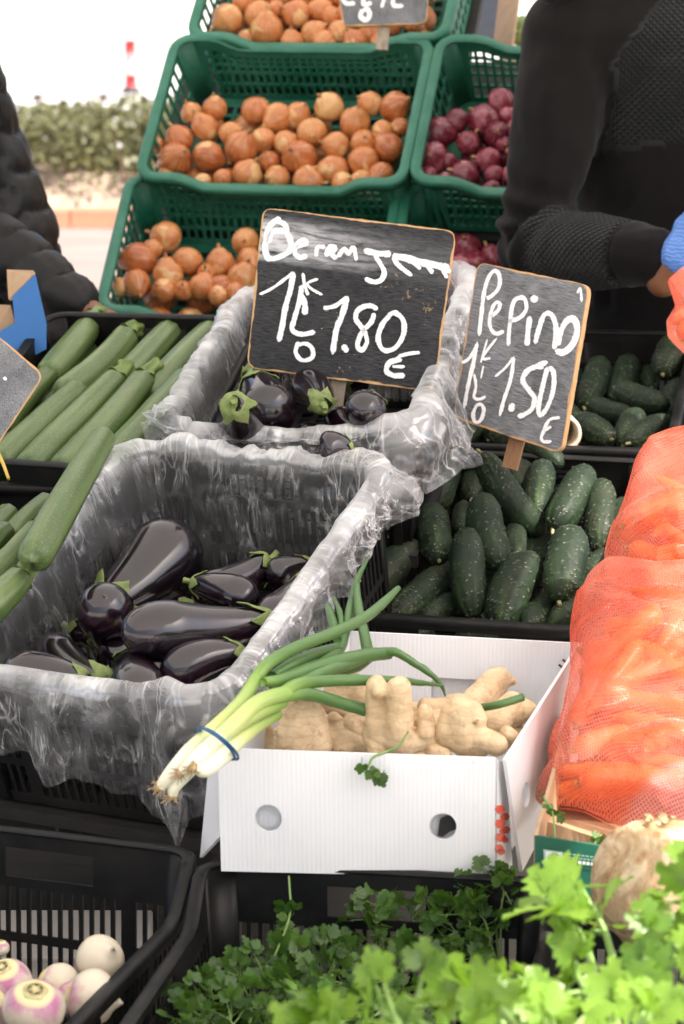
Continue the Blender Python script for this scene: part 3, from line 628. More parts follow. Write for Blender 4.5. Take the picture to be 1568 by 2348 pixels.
if 1:
    bp, gp = M['black_plastic'], M['green_plastic']; gb = 'black slotted plastic crates'; gg = 'green plastic onion crates on the sloped rack'
    for k, lab in (('E1', 'black slotted crate lined with clear film, front one holding aubergines'), ('E2', 'black crate lined with clear film behind the aubergine price board'), ('C1', 'black crate full of cucumbers behind the white ginger box'),
                   ('C2', 'rear black crate of cucumbers behind the small price board'), ('Z1', 'black crate of courgettes laid side by side'), ('Z2', 'lower left black crate holding a few courgettes'),):
        crate('plastic_crate', lab, gb, FM(k), FR[k][4], FR[k][5], .235 if k == 'E1' else .20, bp, 'black')
    crate('plastic_crate', 'black crate holding turnips in the lower left corner', gb, FM('F1'), .4, .6, .22, bp, 'black', (0, .06, 0, .06), .36)
    crate('plastic_crate', 'black crate filled with parsley below the ginger box', gb, FM('F2'), .43, .6, .22, bp, 'black', (0, .05, 0, .06), .36)
    crate('plastic_crate', 'black crate under the celeriac at the lower right', gb, FM('F3'), .4, .6, .22, bp, 'black', (0, .05, 0, .05), .36)
    crate('plastic_crate', 'middle green crate of yellow onions', gg, FM('G2'), .6, .4, .20, gp, 'green', (.035, 0, .035, 0), .26)
    crate('plastic_crate', 'lowest green crate of yellow onions behind the aubergine price board', gg, FM('G3'), .6, .4, .20, gp, 'green', (.035, 0, .035, 0), .26)
    x2, y2, z2 = basis(15.2, 47.7, -.5); c2 = np.array(FR['G2'][0])
    FR['G1'] = (tuple(c2 + y2 * .40 + z2 * .055 + x2 * .045 + np.array([0, .06, -.032])), 15.2, 45.0, 0, .6, .4)
    FR['R2'] = (tuple(c2 + x2 * .632 + y2 * .006), 14.5, 47.0, -1.0, .6, .4)
    x3, y3, z3 = basis(8.5, 40, -1); FR['R3'] = (tuple(np.array(FR['G3'][0]) + x3 * .628 + y3 * -.01), 9.0, 40.0, -1.0, .6, .4)
    crate('plastic_crate', 'topmost green crate of yellow onions with the grey board', gg, FM('G1'), .6, .4, .20, gp, 'green', (.035, 0, .035, 0), .26)
    crate('plastic_crate', 'upper green crate of red onions beside the vendor', gg, FM('R2'), .6, .4, .20, gp, 'green', (.035, 0, .035, 0), .26)
    crate('plastic_crate', 'lower green crate of red onions between the two price boards', gg, FM('R3'), .6, .4, .20, gp, 'green', (.035, 0, .035, 0), .26)
def stand():
    t = thing('market_stand', 'stepped timber market stand carrying the crates', 'stand', at_loc((0, 4, 0))); o = np.array([0, 4.0, 0])
    for k, nx0, nx1 in (('E1', -.20, .20), ('Z2', -.22, .20), ('C1', -.20, .62), ('E2', -.20, .20), ('Z1', -.6, .20), ('C2', -.20, .65), ('G3', -.35, 1.0), ('G2', -.35, 1.0), ('G1', -.35, .31), ('F1', -.4, .21), ('F2', -.22, .66)):
        x, y, z = basis(*FR[k][1:4]); c = np.array(FR[k][0]) - z * (.2415 if k == 'E1' else .2065 if k[0] != 'F' else .2265); d = FR[k][5] / 2; e_ = .12 if k in ('G2', 'G3') else 0
        if k == 'G2' or k == 'G3': c = c - z * .002
        c8 = [c + x * a + y * b + z * q - o for q in (-.022, 0) for a, b in ((nx0, -d), (nx1, -d), (nx1, d + e_), (nx0, d + e_))]
        obj('shelf', mesh('shelf', *hexa(c8), M['stand_dark'], smooth=False), t)
        for a in (nx0 + .05, nx1 - .05):
            for b in (-d + .06, d - .06):
                q = c + x * a + y * b - z * .02
                obj('leg', mesh('leg', *box(q[0] - .02, q[0] + .02, q[1] - .02 - 4, q[1] + .02 - 4, 0, q[2] - .005), M['stand_dark'], smooth=False), t)
    for x0, x1, y_, z1 in ((-1.6, -.05, 3.30, .46), (-.05, 1.2, 3.42, .46), (-1.6, .2, 4.47, 1.07), (.2, 1.2, 4.80, .90)):
        obj('riser', mesh('riser', *box(x0, x1, y_ - 4, y_ + .02 - 4, 0, z1), M['stand_dark'], smooth=False), t)
    x, y, z = basis(*FR['G3'][1:4]); c = np.array(FR['G3'][0]) - y * .222
    c8 = [c + x * a + y * b + z * q - o for q in (-.14, -.012) for a, b in ((-.32, -.02), (.34, -.02), (.34, 0), (-.32, 0))]
    obj('batten', mesh('batten', *hexa(c8), M['batten'], smooth=False), t)
stand()

# ------------------------------------------------------------------ crumpled film liners
def liner(label, k, hang, inside=.17, lift=None, seed=0, out=None, nu=560, nv=120, amp=1.0):
    w, d = FR[k][4], FR[k][5]; cr = .045; Mx = FM(k)
    t = thing('film_liner', label, 'plastic liner', Mx, 'clear film liners draped in the aubergine crates')
    a, b = w / 2 + .002, d / 2 + .002; segs = [((-a + cr, -b), (a - cr, -b), (0, -1)), ((a, -b + cr), (a, b - cr), (1, 0)), ((a - cr, b), (-a + cr, b), (0, 1)), ((-a, b - cr), (-a, -b + cr), (-1, 0))]
    pts = []
    for i, (p, q, n) in enumerate(segs):
        m = 60 if abs(p[0] - q[0]) + abs(p[1] - q[1]) < .45 else 90
        for s in np.linspace(0, 1, m): pts.append((p[0] + (q[0] - p[0]) * s, p[1] + (q[1] - p[1]) * s, *n, i + s))
        n2 = segs[(i + 1) % 4][2]; cx, cy = q[0] - n[0] * cr, q[1] - n[1] * cr
        for g in np.linspace(0, 90, 14)[1:-1]: nx, ny = n[0] * math.cos(R_(g)) + n2[0] * math.sin(R_(g)), n[1] * math.cos(R_(g)) + n2[1] * math.sin(R_(g)); pts.append((cx + nx * cr, cy + ny * cr, nx, ny, i + 1))
    pts = np.array(pts); dist = np.r_[0, np.cumsum(np.linalg.norm(np.diff(pts[:, :2], axis=0), axis=1))]; tot = dist[-1] + np.linalg.norm(pts[0, :2] - pts[-1, :2])
    S = np.linspace(0, tot, nu, endpoint=False); q = np.stack([np.interp(S, np.r_[dist, tot], np.r_[pts[:, c], pts[0, c]]) for c in range(4)], 1); sd = np.interp(S, np.r_[dist, tot], np.r_[pts[:, 4], 4.0])
    q[:, 2:] /= np.linalg.norm(q[:, 2:], axis=1)[:, None]
    H = np.interp(sd, [x for x, _ in hang], [y for _, y in hang]); lf = np.interp(sd, [x for x, _ in lift], [y for _, y in lift]) if lift else 0 * S; ov = np.interp(sd, [x for x, _ in out], [y for _, y in out]) if out else 0 * S
    ragged = .012 * vnoise(np.stack([S * 18, 0 * S, 0 * S + seed], 1), 3) + .022 * vnoise(np.stack([S * 5, 0 * S + 9, 0 * S + seed], 1), 4); H = np.maximum(.02, H + ragged * np.minimum(1, H / .08))
    vv = np.linspace(0, 1, nv); V = np.zeros((nu, nv, 3)); free = np.zeros((nu, nv)); hz = np.zeros((nu, nv)); nrm = np.zeros((nu, nv, 3))
    for j, v in enumerate(vv):
        if v < .5:                                    # inside wall, from deep in the crate up to the rim
            g = v / .5; z = -inside * (1 - g) + .004 * g; o = -.024 - .035 * (1 - g) ** 1.5 + .012 * g ** 6; fr = np.full(nu, .30 + .45 * (1 - g) * g * 2.2); zz = z + lf * g ** 2; oo = np.full(nu, o); hzv = g ** 16
        elif v < .58:                                 # over the rim
            g = (v - .5) / .08; an = math.pi * g; zz = .006 + .012 * math.sin(an) + lf; oo = np.full(nu, .003 - .017 * math.cos(an)) + ov * .25 * g; fr = np.full(nu, .55); hzv = 1.0
        else:                                         # hanging outside
            g = (v - .58) / .42; zz = .006 + lf * (1 - g) - H * g; oo = .020 + (.012 + .018 * np.sin(S * 31 + seed) ** 2) * g ** .6 + ov * (.25 + .75 * g); fr = np.full(nu, .6 + .8 * g); hzv = max(0, .8 - g * 2.2)
        V[:, j, 0] = q[:, 0] + q[:, 2] * oo; V[:, j, 1] = q[:, 1] + q[:, 3] * oo; V[:, j, 2] = zz; free[:, j] = fr; hz[:, j] = hzv
        nrm[:, j, :2] = q[:, 2:]; nrm[:, j, 2] = .9 if .48 < v < .6 else .1
    P = V.reshape(-1, 3); F = grid_faces(nu, nv, True); U = np.stack(np.broadcast_arrays(S[:, None], vv[None, :] * .45), -1).reshape(-1, 2)
    C = np.stack([U[:, 0], U[:, 1], 0 * U[:, 0] + seed * 3.1], 1); wp = C + .02 * np.stack([fbm(C * 14, 3, 5), fbm(C * 14, 3, 6), 0 * C[:, 0]], 1)
    big = fbm(C * (6, 3, 1), 2, seed + 9)
    def ridge(fu, fv, sk, k, w_=.035): q_ = wp + w_ * np.stack([vnoise(C * 9 + k, 3 + k), vnoise(C * 9 + k, 5 + k), 0 * C[:, 0]], 1); return 1 - np.abs(vnoise(np.stack([(q_[:, 0] + sk * q_[:, 1]) * fu, q_[:, 1] * fv, 0 * q_[:, 0] + k * 3.7], 1), seed + k)) * 2.2
    r1, r2, r3, r4, r5 = ridge(13, 3.2, .5, 1), ridge(22, 7, -.8, 2), ridge(30, 12, 1.1, 3), ridge(60, 20, -.5, 4), ridge(6, 24, .3, 5)
    gather = np.abs(np.mod(S[:, None] * 26 + 1.2 * vnoise(np.stack([S * 8, 0 * S, 0 * S], 1), 8)[:, None] + 0 * vv, 1) - .5).reshape(-1)
    rimw = np.tile(np.exp(-((vv - .54) / .10) ** 2) + .15, nu)
    pleat = lambda f_, k: 1 - np.abs(vnoise(np.stack([(C[:, 0] + .25 * C[:, 1] + .012 * vnoise(C * 12, k)) * f_, C[:, 1] * 2.2, 0 * C[:, 0] + k], 1), seed + k)) * 2.2
    disp = amp * ((r1 - .3) * .008 + (r2 - .3) * .0036 + (r3 - .3) * .0018 + (r4 - .3) * .0007 + (r5 - .3) * .0030 + big * .012 + (pleat(34, 21) - .3) * .0065 + (pleat(70, 22) - .3) * .0030 * rimw + (gather - .25) * .003) * free.reshape(-1)
    nr = nrm.reshape(-1, 3); P = P + nr * disp[:, None]; P[:, 2] += amp * (ridge(16, 22, .6, 7) - .3) * .003 * free.reshape(-1)
    crease = np.clip((r2 - .55) / .45, 0, 1) ** 2 * .6 + np.clip((r1 - .6) / .4, 0, 1) ** 2 * .5 + np.clip((r4 - .6) / .4, 0, 1) ** 2 * .25; crease = .6 * crease * np.clip(.6 + fbm(C * 8, 2, 15), .1, 1.2)
    haze = np.clip(hz.reshape(-1) * (.75 + .5 * fbm(C * 20, 3, 2)) + crease * .5, 0, 1.3)
    obj('film', mesh('film', P, F, M['film'], U, True, {'haze': haze}), t); return t
# s runs 0-1 front, 1-2 right, 2-3 back, 3-4 left
liner('crumpled clear film lining the front aubergine crate, hanging low over its front', 'E1', [(0, .10), (.3, .12), (.7, .15), (.95, .205), (1.1, .09), (1.4, .05), (1.8, .06), (2, .06), (2.3, .05), (3, .07), (4, .12)], seed=1,
      out=[(0, 0), (1, -.004), (1.6, -.008), (1.9, -.002), (2.05, 0), (2.3, 0), (4, 0)], lift=[(0, .0), (.8, .0), (.93, .02), (1.05, .0), (2, .004), (3, .006), (4, 0)])
liner('crumpled clear film lining the rear aubergine crate, bunched up at its right', 'E2', [(0, .03), (.5, .022), (.85, .04), (1.0, .06), (1.3, .075), (2, .07), (3, .05), (3.5, .05), (4, .03)], seed=4, inside=.16,
      lift=[(0, -.003), (.5, -.006), (.85, .004), (.92, .016), (1.05, .03), (1.4, .02), (1.8, .045), (2.1, .06), (2.5, .02), (3, .012), (4, .006)], out=[(0, 0), (.8, .01), (.97, .035), (1.05, .05), (1.15, .02), (1.4, .0), (4, 0)])

# ------------------------------------------------------------------ produce templates
def onion_kind(mat, seed):
    rg = np.random.default_rng(seed); t = thing('onion', '', 'onion'); sq = rg.uniform(.82, 1.02); n = 22
    ph = np.linspace(.03, math.pi - .02, n); r = np.sin(ph) * (1 + .05 * np.cos(2 * ph)); z = -np.cos(ph) * sq; z = np.where(z > .62 * sq, .62 * sq + (z - .62 * sq) * 1.5, z); r = np.where(z > .75 * sq, r * .86, r)
    V, F, U = tube(np.stack([0 * z, 0 * z, z], 1) * .036, r * .036, 26); V = V * (1 + .035 * fbm(V * 40 + seed, 2, seed)[:, None]); obj('bulb', mesh('bulb', V, F, mat, U), t)
    b = sq * .036 * .90; P = spline([(0, 0, b), (.0015, .001, b + .008), (.004 * rg.uniform(-1, 1), .004, b + .020)], 7)
    V, F, U = tube(P, [.008, .0052, .004, .0034, .0036, .004, .0022], 9, lambda h, q: 1 + .3 * np.sin(h * 4 + q * 3)); obj('neck', mesh('neck', V, F, M['dry_neck'], U), t)
    return Kind(t)
YO = [onion_kind(M['onion'], s) for s in (1, 2, 3, 4, 5)]; RO = [onion_kind(M['red_onion'], s) for s in (11, 12, 13)]
def eggplant_kind(seed, L=.185, rmax=.047, bend=.012, calyx=True, stem=.028):
    rg = np.random.default_rng(seed); t = thing('aubergine', '', 'aubergine'); n = 34
    s = np.linspace(0, 1, n); z = (1 - np.cos(math.pi * s)) / 2; prof = np.interp(z, [0, .04, .12, .3, .55, .8, .93, 1], [.30, .46, .58, .72, .94, 1.0, .66, 0])
    prof = np.where(z > .72, np.sqrt(np.clip(1 - ((z - .68) / .32) ** 2.3, 0, 1)), np.interp(z, [0, .05, .15, .35, .55, .68, .75], [.36, .50, .62, .78, .93, 1, 1])); prof[-1] = .02
    P = np.stack([bend * np.sin(math.pi * z), 0 * z, (z - .5) * L], 1); V, F, U = tube(P, prof * rmax, 40)
    V = V * (1 + .02 * fbm(V * 14 + seed, 2, seed)[:, None]); obj('fruit', mesh('fruit', V, F, M['eggplant'], U), t)
    if calyx:                                          # z=0 end: five ragged lobes hugging the fruit
        na, nr = 50, 12; V = []; lobes = 5; ph0 = rg.uniform(0, 6); len_ = rg.uniform(.75, 1.25, 8); wid = rg.uniform(.8, 1.3, 8)
        for i in range(na):
            a = 2 * math.pi * i / na; k = int((a / (2 * math.pi)) * lobes) % lobes; loc = abs((a / (2 * math.pi) * lobes) % 1 - .5) * 2; Lr = (.011 + .026 * len_[k] * max(0, 1 - loc * wid[k]) ** 1.0) 
            for j in range(nr):
                g = j / (nr - 1); zz = g * Lr; zi = zz / L; rr = np.interp(zi, z, prof) * rmax * min(1, .25 + g * 6 if j else .2)
                lift = .0018 + (.006 * g ** 3 if Lr > .03 else .002 * g)
                V.append(((rr + lift) * math.cos(a + ph0) + bend * math.sin(math.pi * zi), (rr + lift) * math.sin(a + ph0), (zi - .5) * L - .002 * (1 - g)))
        c = obj('calyx', mesh('calyx', V, grid_faces(na, nr, True), M['calyx']), t); md = c.modifiers.new('s', 'SOLIDIFY'); md.thickness = .0018
        P = spline([(0, 0, -L / 2 + .004), (.001, 0, -L / 2 - stem * .4), (rg.uniform(-.012, .012), .006, -L / 2 - stem)], 9)
        V, F, U = tube(P, np.interp(np.linspace(0, 1, 9), [0, .25, .8, 1], [.013, .0075, .0065, .0075]), 12, lambda h, q: 1 + .12 * np.sin(5 * h + q)); obj('stalk', mesh('stalk', V, F, M['calyx'], U), t)
    return Kind(t)
EG = [eggplant_kind(1), eggplant_kind(2, .185, .050, .006), eggplant_kind(3, .185, .045, .016, True, .036)]
EGR = eggplant_kind(5, .14, .058, .004, True, .03)
def zucchini_kind(seed, stem=True, L=.20, r=.0225):
    rg = np.random.default_rng(seed); t = thing('courgette', '', 'courgette'); n = 36; z = np.r_[np.linspace(0, .06, 8), np.linspace(.075, .92, 19), np.linspace(.935, 1, 9)]
    prof = np.interp(z, [.06, .35, .75, .93], [.84, .95, 1.04, 1.0]); e = np.clip(z / .055, 0, 1); prof = prof * (.50 + .50 * np.sqrt(1 - (1 - e) ** 2)); e2 = np.clip((1 - z) / .065, 0, 1); prof = prof * (.02 + .98 * (1 - (1 - e2) ** 2.6) ** .45)
    bend = rg.uniform(-.008, .010); P = np.stack([bend * np.sin(math.pi * z), 0 * z, (z - .5) * L], 1); nf = rg.integers(6, 9); p0 = rg.uniform(0, 6)
    V, F, U = tube(P, prof * r, 48, lambda h, q: 1 - .055 * np.abs(np.sin((h + p0) * nf / 2)) ** 1.5 * np.clip(1.3 - q, 0, 1) - .012 * np.sin(h * 3 + p0))
    V = V * (1 + .012 * fbm(V * 22 + seed * 3, 2, seed)[:, None]); obj('fruit', mesh('fruit', V, F, M['zucchini'], U), t)
    if stem:
        ls = rg.uniform(.022, .034); P = spline([(0, 0, -L / 2 + .004), (.001, 0, -L / 2 - ls * .5), (rg.uniform(-.006, .006), .003, -L / 2 - ls)], 9)
        V, F, U = tube(P, r * np.interp(np.linspace(0, 1, 9), [0, .2, .6, .9, 1], [.78, .58, .47, .60, .52]), 30, lambda h, q: 1 + .16 * np.cos(5 * h + q * .8)); obj('stem', mesh('stem', V, F, M['zucchini_stem'], U), t)
    return Kind(t)
ZS = [zucchini_kind(s) for s in (1, 2, 3)]; ZB = [zucchini_kind(s, False) for s in (7, 8, 9)]
def cucumber_kind(seed, L=.15, r=.0245):
    rg = np.random.default_rng(seed); t = thing('cucumber', '', 'cucumber'); n, ns = 110, 84; z = (1 - np.cos(math.pi * np.linspace(0, 1, n))) / 2 * .55 + np.linspace(0, 1, n) * .45
    prof = np.interp(z, [0, .3, .7, 1], [.92, 1.0, 1.02, .90]) * (np.clip(1 - np.abs(2 * z - 1) ** 4.2, 0, 1) ** .55); prof[0] = prof[-1] = .015
    bend = rg.uniform(.003, .010); P = np.stack([bend * np.sin(math.pi * z), 0 * z, (z - .5) * L], 1); p0 = rg.uniform(0, 6)
    V, F, U = tube(P, prof * r, ns, lambda h, q: 1 + .018 * np.cos(3 * h + p0) + .012 * np.cos(10 * h) * (.3 + np.abs(2 * q - 1)))
    m = n * ns; th = U[:m, 0] * 2 * math.pi; zz = np.repeat(z, ns); wart = np.zeros(len(V)); rad = np.repeat(prof * r, ns); dense = rg.uniform(.7, 1.15); disp = np.zeros(m)
    for _ in range(int(330 * dense)):
        a, q = rg.uniform(0, 2 * math.pi), min(.97, max(.03, rg.beta(1.0, 1.25))); s = rg.uniform(.75, 1.2); da = np.abs((th - a + math.pi) % (2 * math.pi) - math.pi) * np.maximum(rad, .008); dz = (zz - q) * L; d2 = (da ** 2 + dz ** 2) / (.0013 * s) ** 2
        disp += .0012 * s * np.exp(-d2); wart[:m] = np.maximum(wart[:m], np.exp(-d2 * 5.0) * rg.uniform(.35, 1.0))
    ctr = np.repeat(P, ns, 0); o = V[:m] - ctr; V[:m] = V[:m] + o / (np.linalg.norm(o, axis=1)[:, None] + 1e-9) * disp[:, None]
    obj('fruit', mesh('fruit', V, F, M['cucumber'], U, True, {'wart': np.clip(wart, 0, 1)}), t)
    Pq = spline([(0, 0, -L / 2 + .001), (.0012, .001, -L / 2 - .004), (.003, .002, -L / 2 - .009)], 6); V, F, U = tube(Pq, [.0034, .0028, .0024, .0024, .0030, .0016], 8, lambda h, q: 1 + .25 * np.sin(3 * h + 9 * q)); obj('stalk_scar', mesh('stalk_scar', V, F, M['straw_dull'], U), t)
    return Kind(t)
M['straw_dull'] = simple('dry stalk scar', (.30, .27, .13), .7, .4, 90, .4, 200)
CU = [cucumber_kind(s) for s in (1, 2, 3, 4)]
def carrot_kind(seed, L=.19):
    rg = np.random.default_rng(seed); t = thing('carrot', '', 'carrot'); z = np.linspace(0, 1, 18); pr = np.interp(z, [0, .03, .10, .5, .85, .97, 1], [.35, .8, 1, .82, .55, .3, .05]) * .0175
    P = np.stack([.006 * np.sin(3 * z + seed), .004 * np.sin(2 * z), (z - .5) * L], 1); V, F, U = tube(P, pr, 16); V *= 1 + .02 * fbm(V * 60 + seed, 2)[:, None]; obj('root', mesh('root', V, F, M['carrot'], U), t)
    V, F, U = tube([(0, 0, -L / 2 + .002), (0, 0, -L / 2 - .003), (.001, 0, -L / 2 - .008)], [.006, .005, .003], 8); obj('crown', mesh('crown', V, F, M['herb_stem'], U), t); return Kind(t)
CA = [carrot_kind(s) for s in (1, 2, 3)]
def turnip_kind(seed):
    rg = np.random.default_rng(seed); t = thing('turnip', '', 'turnip'); n = 26; ph = np.linspace(.02, math.pi - .30, n); r = np.sin(ph) ** .92 * .041; z = -np.cos(ph) * .034; z[:4] -= np.array([.012, .006, .002, 0])
    V, F, U = tube(np.stack([0 * z, 0 * z, z], 1), r, 36); V *= 1 + .03 * fbm(V * 26 + seed, 2, seed)[:, None]; obj('root', mesh('root', V, F, M['turnip'], U), t)
    V, F, U = tube([(0, 0, .027), (0, 0, .0315), (0, 0, .034), (0, 0, .0352)], [.0155, .0165, .0145, .010], 22, lambda h, q: 1 + .06 * np.sin(5 * h + seed)); obj('crown', mesh('crown', V, F, M['turnip_crown'], U), t); return Kind(t)
TU = [turnip_kind(1), turnip_kind(2)]
ALLK = YO + RO + EG + [EGR] + ZS + ZB + CU + CA + TU

# ------------------------------------------------------------------ placing
ORD = ['first', 'second', 'third', 'fourth', 'fifth', 'sixth', 'seventh', 'eighth', 'ninth', 'tenth', 'eleventh', 'twelfth', 'thirteenth', 'fourteenth', 'fifteenth', 'sixteenth', 'seventeenth', 'eighteenth', 'nineteenth', 'twentieth', 'twenty-first', 'twenty-second']
def rows(items, size):
    """items (px, py): name each by its row from the front and its place in the row from the left"""
    order = sorted(range(len(items)), key=lambda i: -items[i][1]); rw = []; 
    for i in order:
        if rw and items[rw[-1][0]][1] - items[i][1] < size: rw[-1].append(i)
        else: rw.append([i])
    out = {}
    for k, r in enumerate(rw):
        nm = 'front' if k == 0 else 'back' if k == len(rw) - 1 else ORD[k]
        r = sorted(r, key=lambda i: items[i][0])
        for j, i in enumerate(r): out[i] = (nm, 'leftmost' if j == 0 else 'rightmost' if j == len(r) - 1 else ORD[min(j, 21)] + ' from the left')
    return out
def heap(kinds, k, pts, what, where, base_h, group, size=38, r0=.036, scl=1.0):
    n = pl(k); names = rows([(p[0], p[1]) for p in pts], size)
    for i, p in enumerate(pts):
        px, py, rp = p[:3]; h = base_h + (p[3] if len(p) > 3 else 0); c = at_pl(px, py, n[0] + n[1] * h, n[1]); r = rp / FPX * dep(c) * scl
        ax = unit(RNG.normal(size=3) + np.array([0, -.5, .6])); Mx = axis_mat(c - ax, c + ax, RNG.uniform(0, 6)) @ scale_m(*(3 * [r / r0]))
        kinds[RNG.integers(len(kinds))].put(Mx, f'{what}, {names[i][1]}, {names[i][0]} row, {where}', group)
def under(kinds, k, what, where, group, nx, ny, h, r, r0=.036, y0=-.16, y1=.05, w=.5):
    Mx = FM(k); lab = f'{what} deep under the heap in {where}'
    for i in range(nx):
        for j in range(ny):
            p = Mx @ Vector(((i + .5) / nx * w - w / 2 + RNG.uniform(-.01, .01), y0 + (y1 - y0) * (j + .5) / ny, h + RNG.uniform(-.01, .01)))
            ax = unit(RNG.normal(size=3)); kinds[RNG.integers(len(kinds))].put(axis_mat(np.array(p) - ax, np.array(p) + ax) @ scale_m(*(3 * [r / r0])), lab, group)
z1 = [(985, 497, 60), (880, 520, 55), (940, 585, 66), (1175, 505, 74), (1275, 540, 74), (1365, 530, 62), (1510, 490, 74), (1430, 610, 74), (820, 640, 74), (712, 662, 45), (800, 737, 85), (955, 717, 74), (1110, 677, 86), (1058, 612, 56), (1205, 642, 62), (1310, 655, 62), (1540, 668, 70), (1375, 725, 88), (1235, 740, 50), (1530, 778, 70), (1135, 800, 76), (1025, 815, 50), (1272, 815, 62), (1412, 830, 80),
      (1813, 490, 75), (1698, 475, 60), (1628, 562, 75), (1753, 600, 50), (1668, 655, 65), (1783, 675, 70), (1668, 742, 75), (1838, 580, 45), (1748, 800, 62), (1570, 842, 60), (1660, 832, 55), (930, 835, 45), (760, 800, 40)]
heap(YO, 'G2', [(x / 2, y / 2, r / 2, (-.004 if y > 700 else 0)) for x, y, r in z1], 'yellow onion', 'the middle green crate', -.055, 'yellow onions in the middle green crate')
z3 = [(765, 195, 78), (635, 300, 85), (860, 305, 70), (1125, 215, 68), (1010, 315, 70), (625, 410, 72), (770, 375, 75), (1110, 385, 75), (930, 425, 72), (750, 440, 60), (1145, 300, 60), (840, 440, 50), (1080, 450, 55), (555, 420, 45), (1010, 420, 55), (1000, 465, 50), (700, 250, 50), (950, 360, 50)]
heap(YO, 'G3', [(x / 2, 458 + y / 2 - 12, r / 2) for x, y, r in z3], 'yellow onion', 'the lowest green crate', -.055, 'yellow onions in the lowest green crate')
g1 = [(1045, 90, 80), (1125, 10, 60), (1190, 70, 75), (1225, 140, 80), (1265, 45, 50), (1360, 65, 75), (1440, 155, 65), (1475, 45, 60), (1340, 195, 60), (1520, 75, 50), (1490, 195, 60), (1130, 175, 45), (1600, 60, 60), (1560, 150, 60), (1630, 195, 68), (1700, 150, 60), (1690, 60, 60), (1790, 110, 60), (1850, 60, 60), (1740, 190, 50), (1900, 110, 50), (1280, -30, 70), (1400, -30, 70), (1560, -30, 70), (1760, 0, 70), (1150, -60, 70)]
heap(YO, 'G1', [(x / 2, y / 2, r / 2, (-.006 if y > 150 else 0)) for x, y, r in g1], 'yellow onion', 'the topmost green crate', -.055, 'yellow onions in the topmost green crate')
r2 = [(730, 465, 65), (650, 550, 75), (525, 555, 62), (440, 610, 80), (715, 620, 65), (580, 655, 60), (410, 725, 85), (675, 735, 65), (560, 805, 75), (700, 800, 50), (685, 870, 50), (395, 805, 50), (760, 530, 45), (740, 660, 40), (490, 740, 45), (800, 700, 55), (800, 600, 60), (470, 830, 45), (780, 800, 50)]
heap(RO, 'R2', [(784 + x / 2, y / 2, r / 2) for x, y, r in r2], 'red onion', 'the upper crate beside the vendor', -.06, 'red onions in the upper green crate')
r3 = [(1070, 572, 40), (1095, 610, 36), (1058, 612, 34), (1120, 650, 36), (1085, 655, 34), (1040, 640, 30), (1010, 600, 34), (1130, 590, 34), (1000, 660, 34), (1030, 560, 30)]
heap(RO, 'R3', r3, 'red onion', 'the lower crate behind the price boards', -.05, 'red onions in the lower green crate')
under(YO, 'G2', 'yellow onion', 'the middle green crate', 'yellow onions in the middle green crate', 6, 3, -.125, .037, y0=-.17, y1=.08)
under(YO, 'G3', 'yellow onion', 'the lowest green crate', 'yellow onions in the lowest green crate', 6, 3, -.125, .037, y0=-.17, y1=.06)
under(YO, 'G1', 'yellow onion', 'the topmost green crate', 'yellow onions in the topmost green crate', 6, 3, -.125, .037, y0=-.17, y1=.12)
under(RO, 'R2', 'red onion', 'the upper crate beside the vendor', 'red onions in the upper green crate', 6, 3, -.125, .036, y0=-.17, y1=.08)
under(RO, 'R3', 'red onion', 'the lower crate behind the price boards', 'red onions in the lower green crate', 6, 3, -.125, .036, y0=-.17, y1=.04)

def lay(kind, k, a, b, dia, h, near, label, group, L0, d0, L=None, roll=None, flip=False):
    """one long vegetable: ends at pixels a, b, apparent diameter dia in pixels, h above the crate's rim plane"""
    A, B = aim(a, b, pl(k), L or L0, near, h); 
    if flip: A, B = B, A
    s = dia / FPX * dep((A + B) / 2) / d0; Ln = np.linalg.norm(A - B)
    return kind.put(axis_mat(A, B, RNG.uniform(0, 6) if roll is None else roll) @ scale_m(s, s, Ln / L0), label, group)
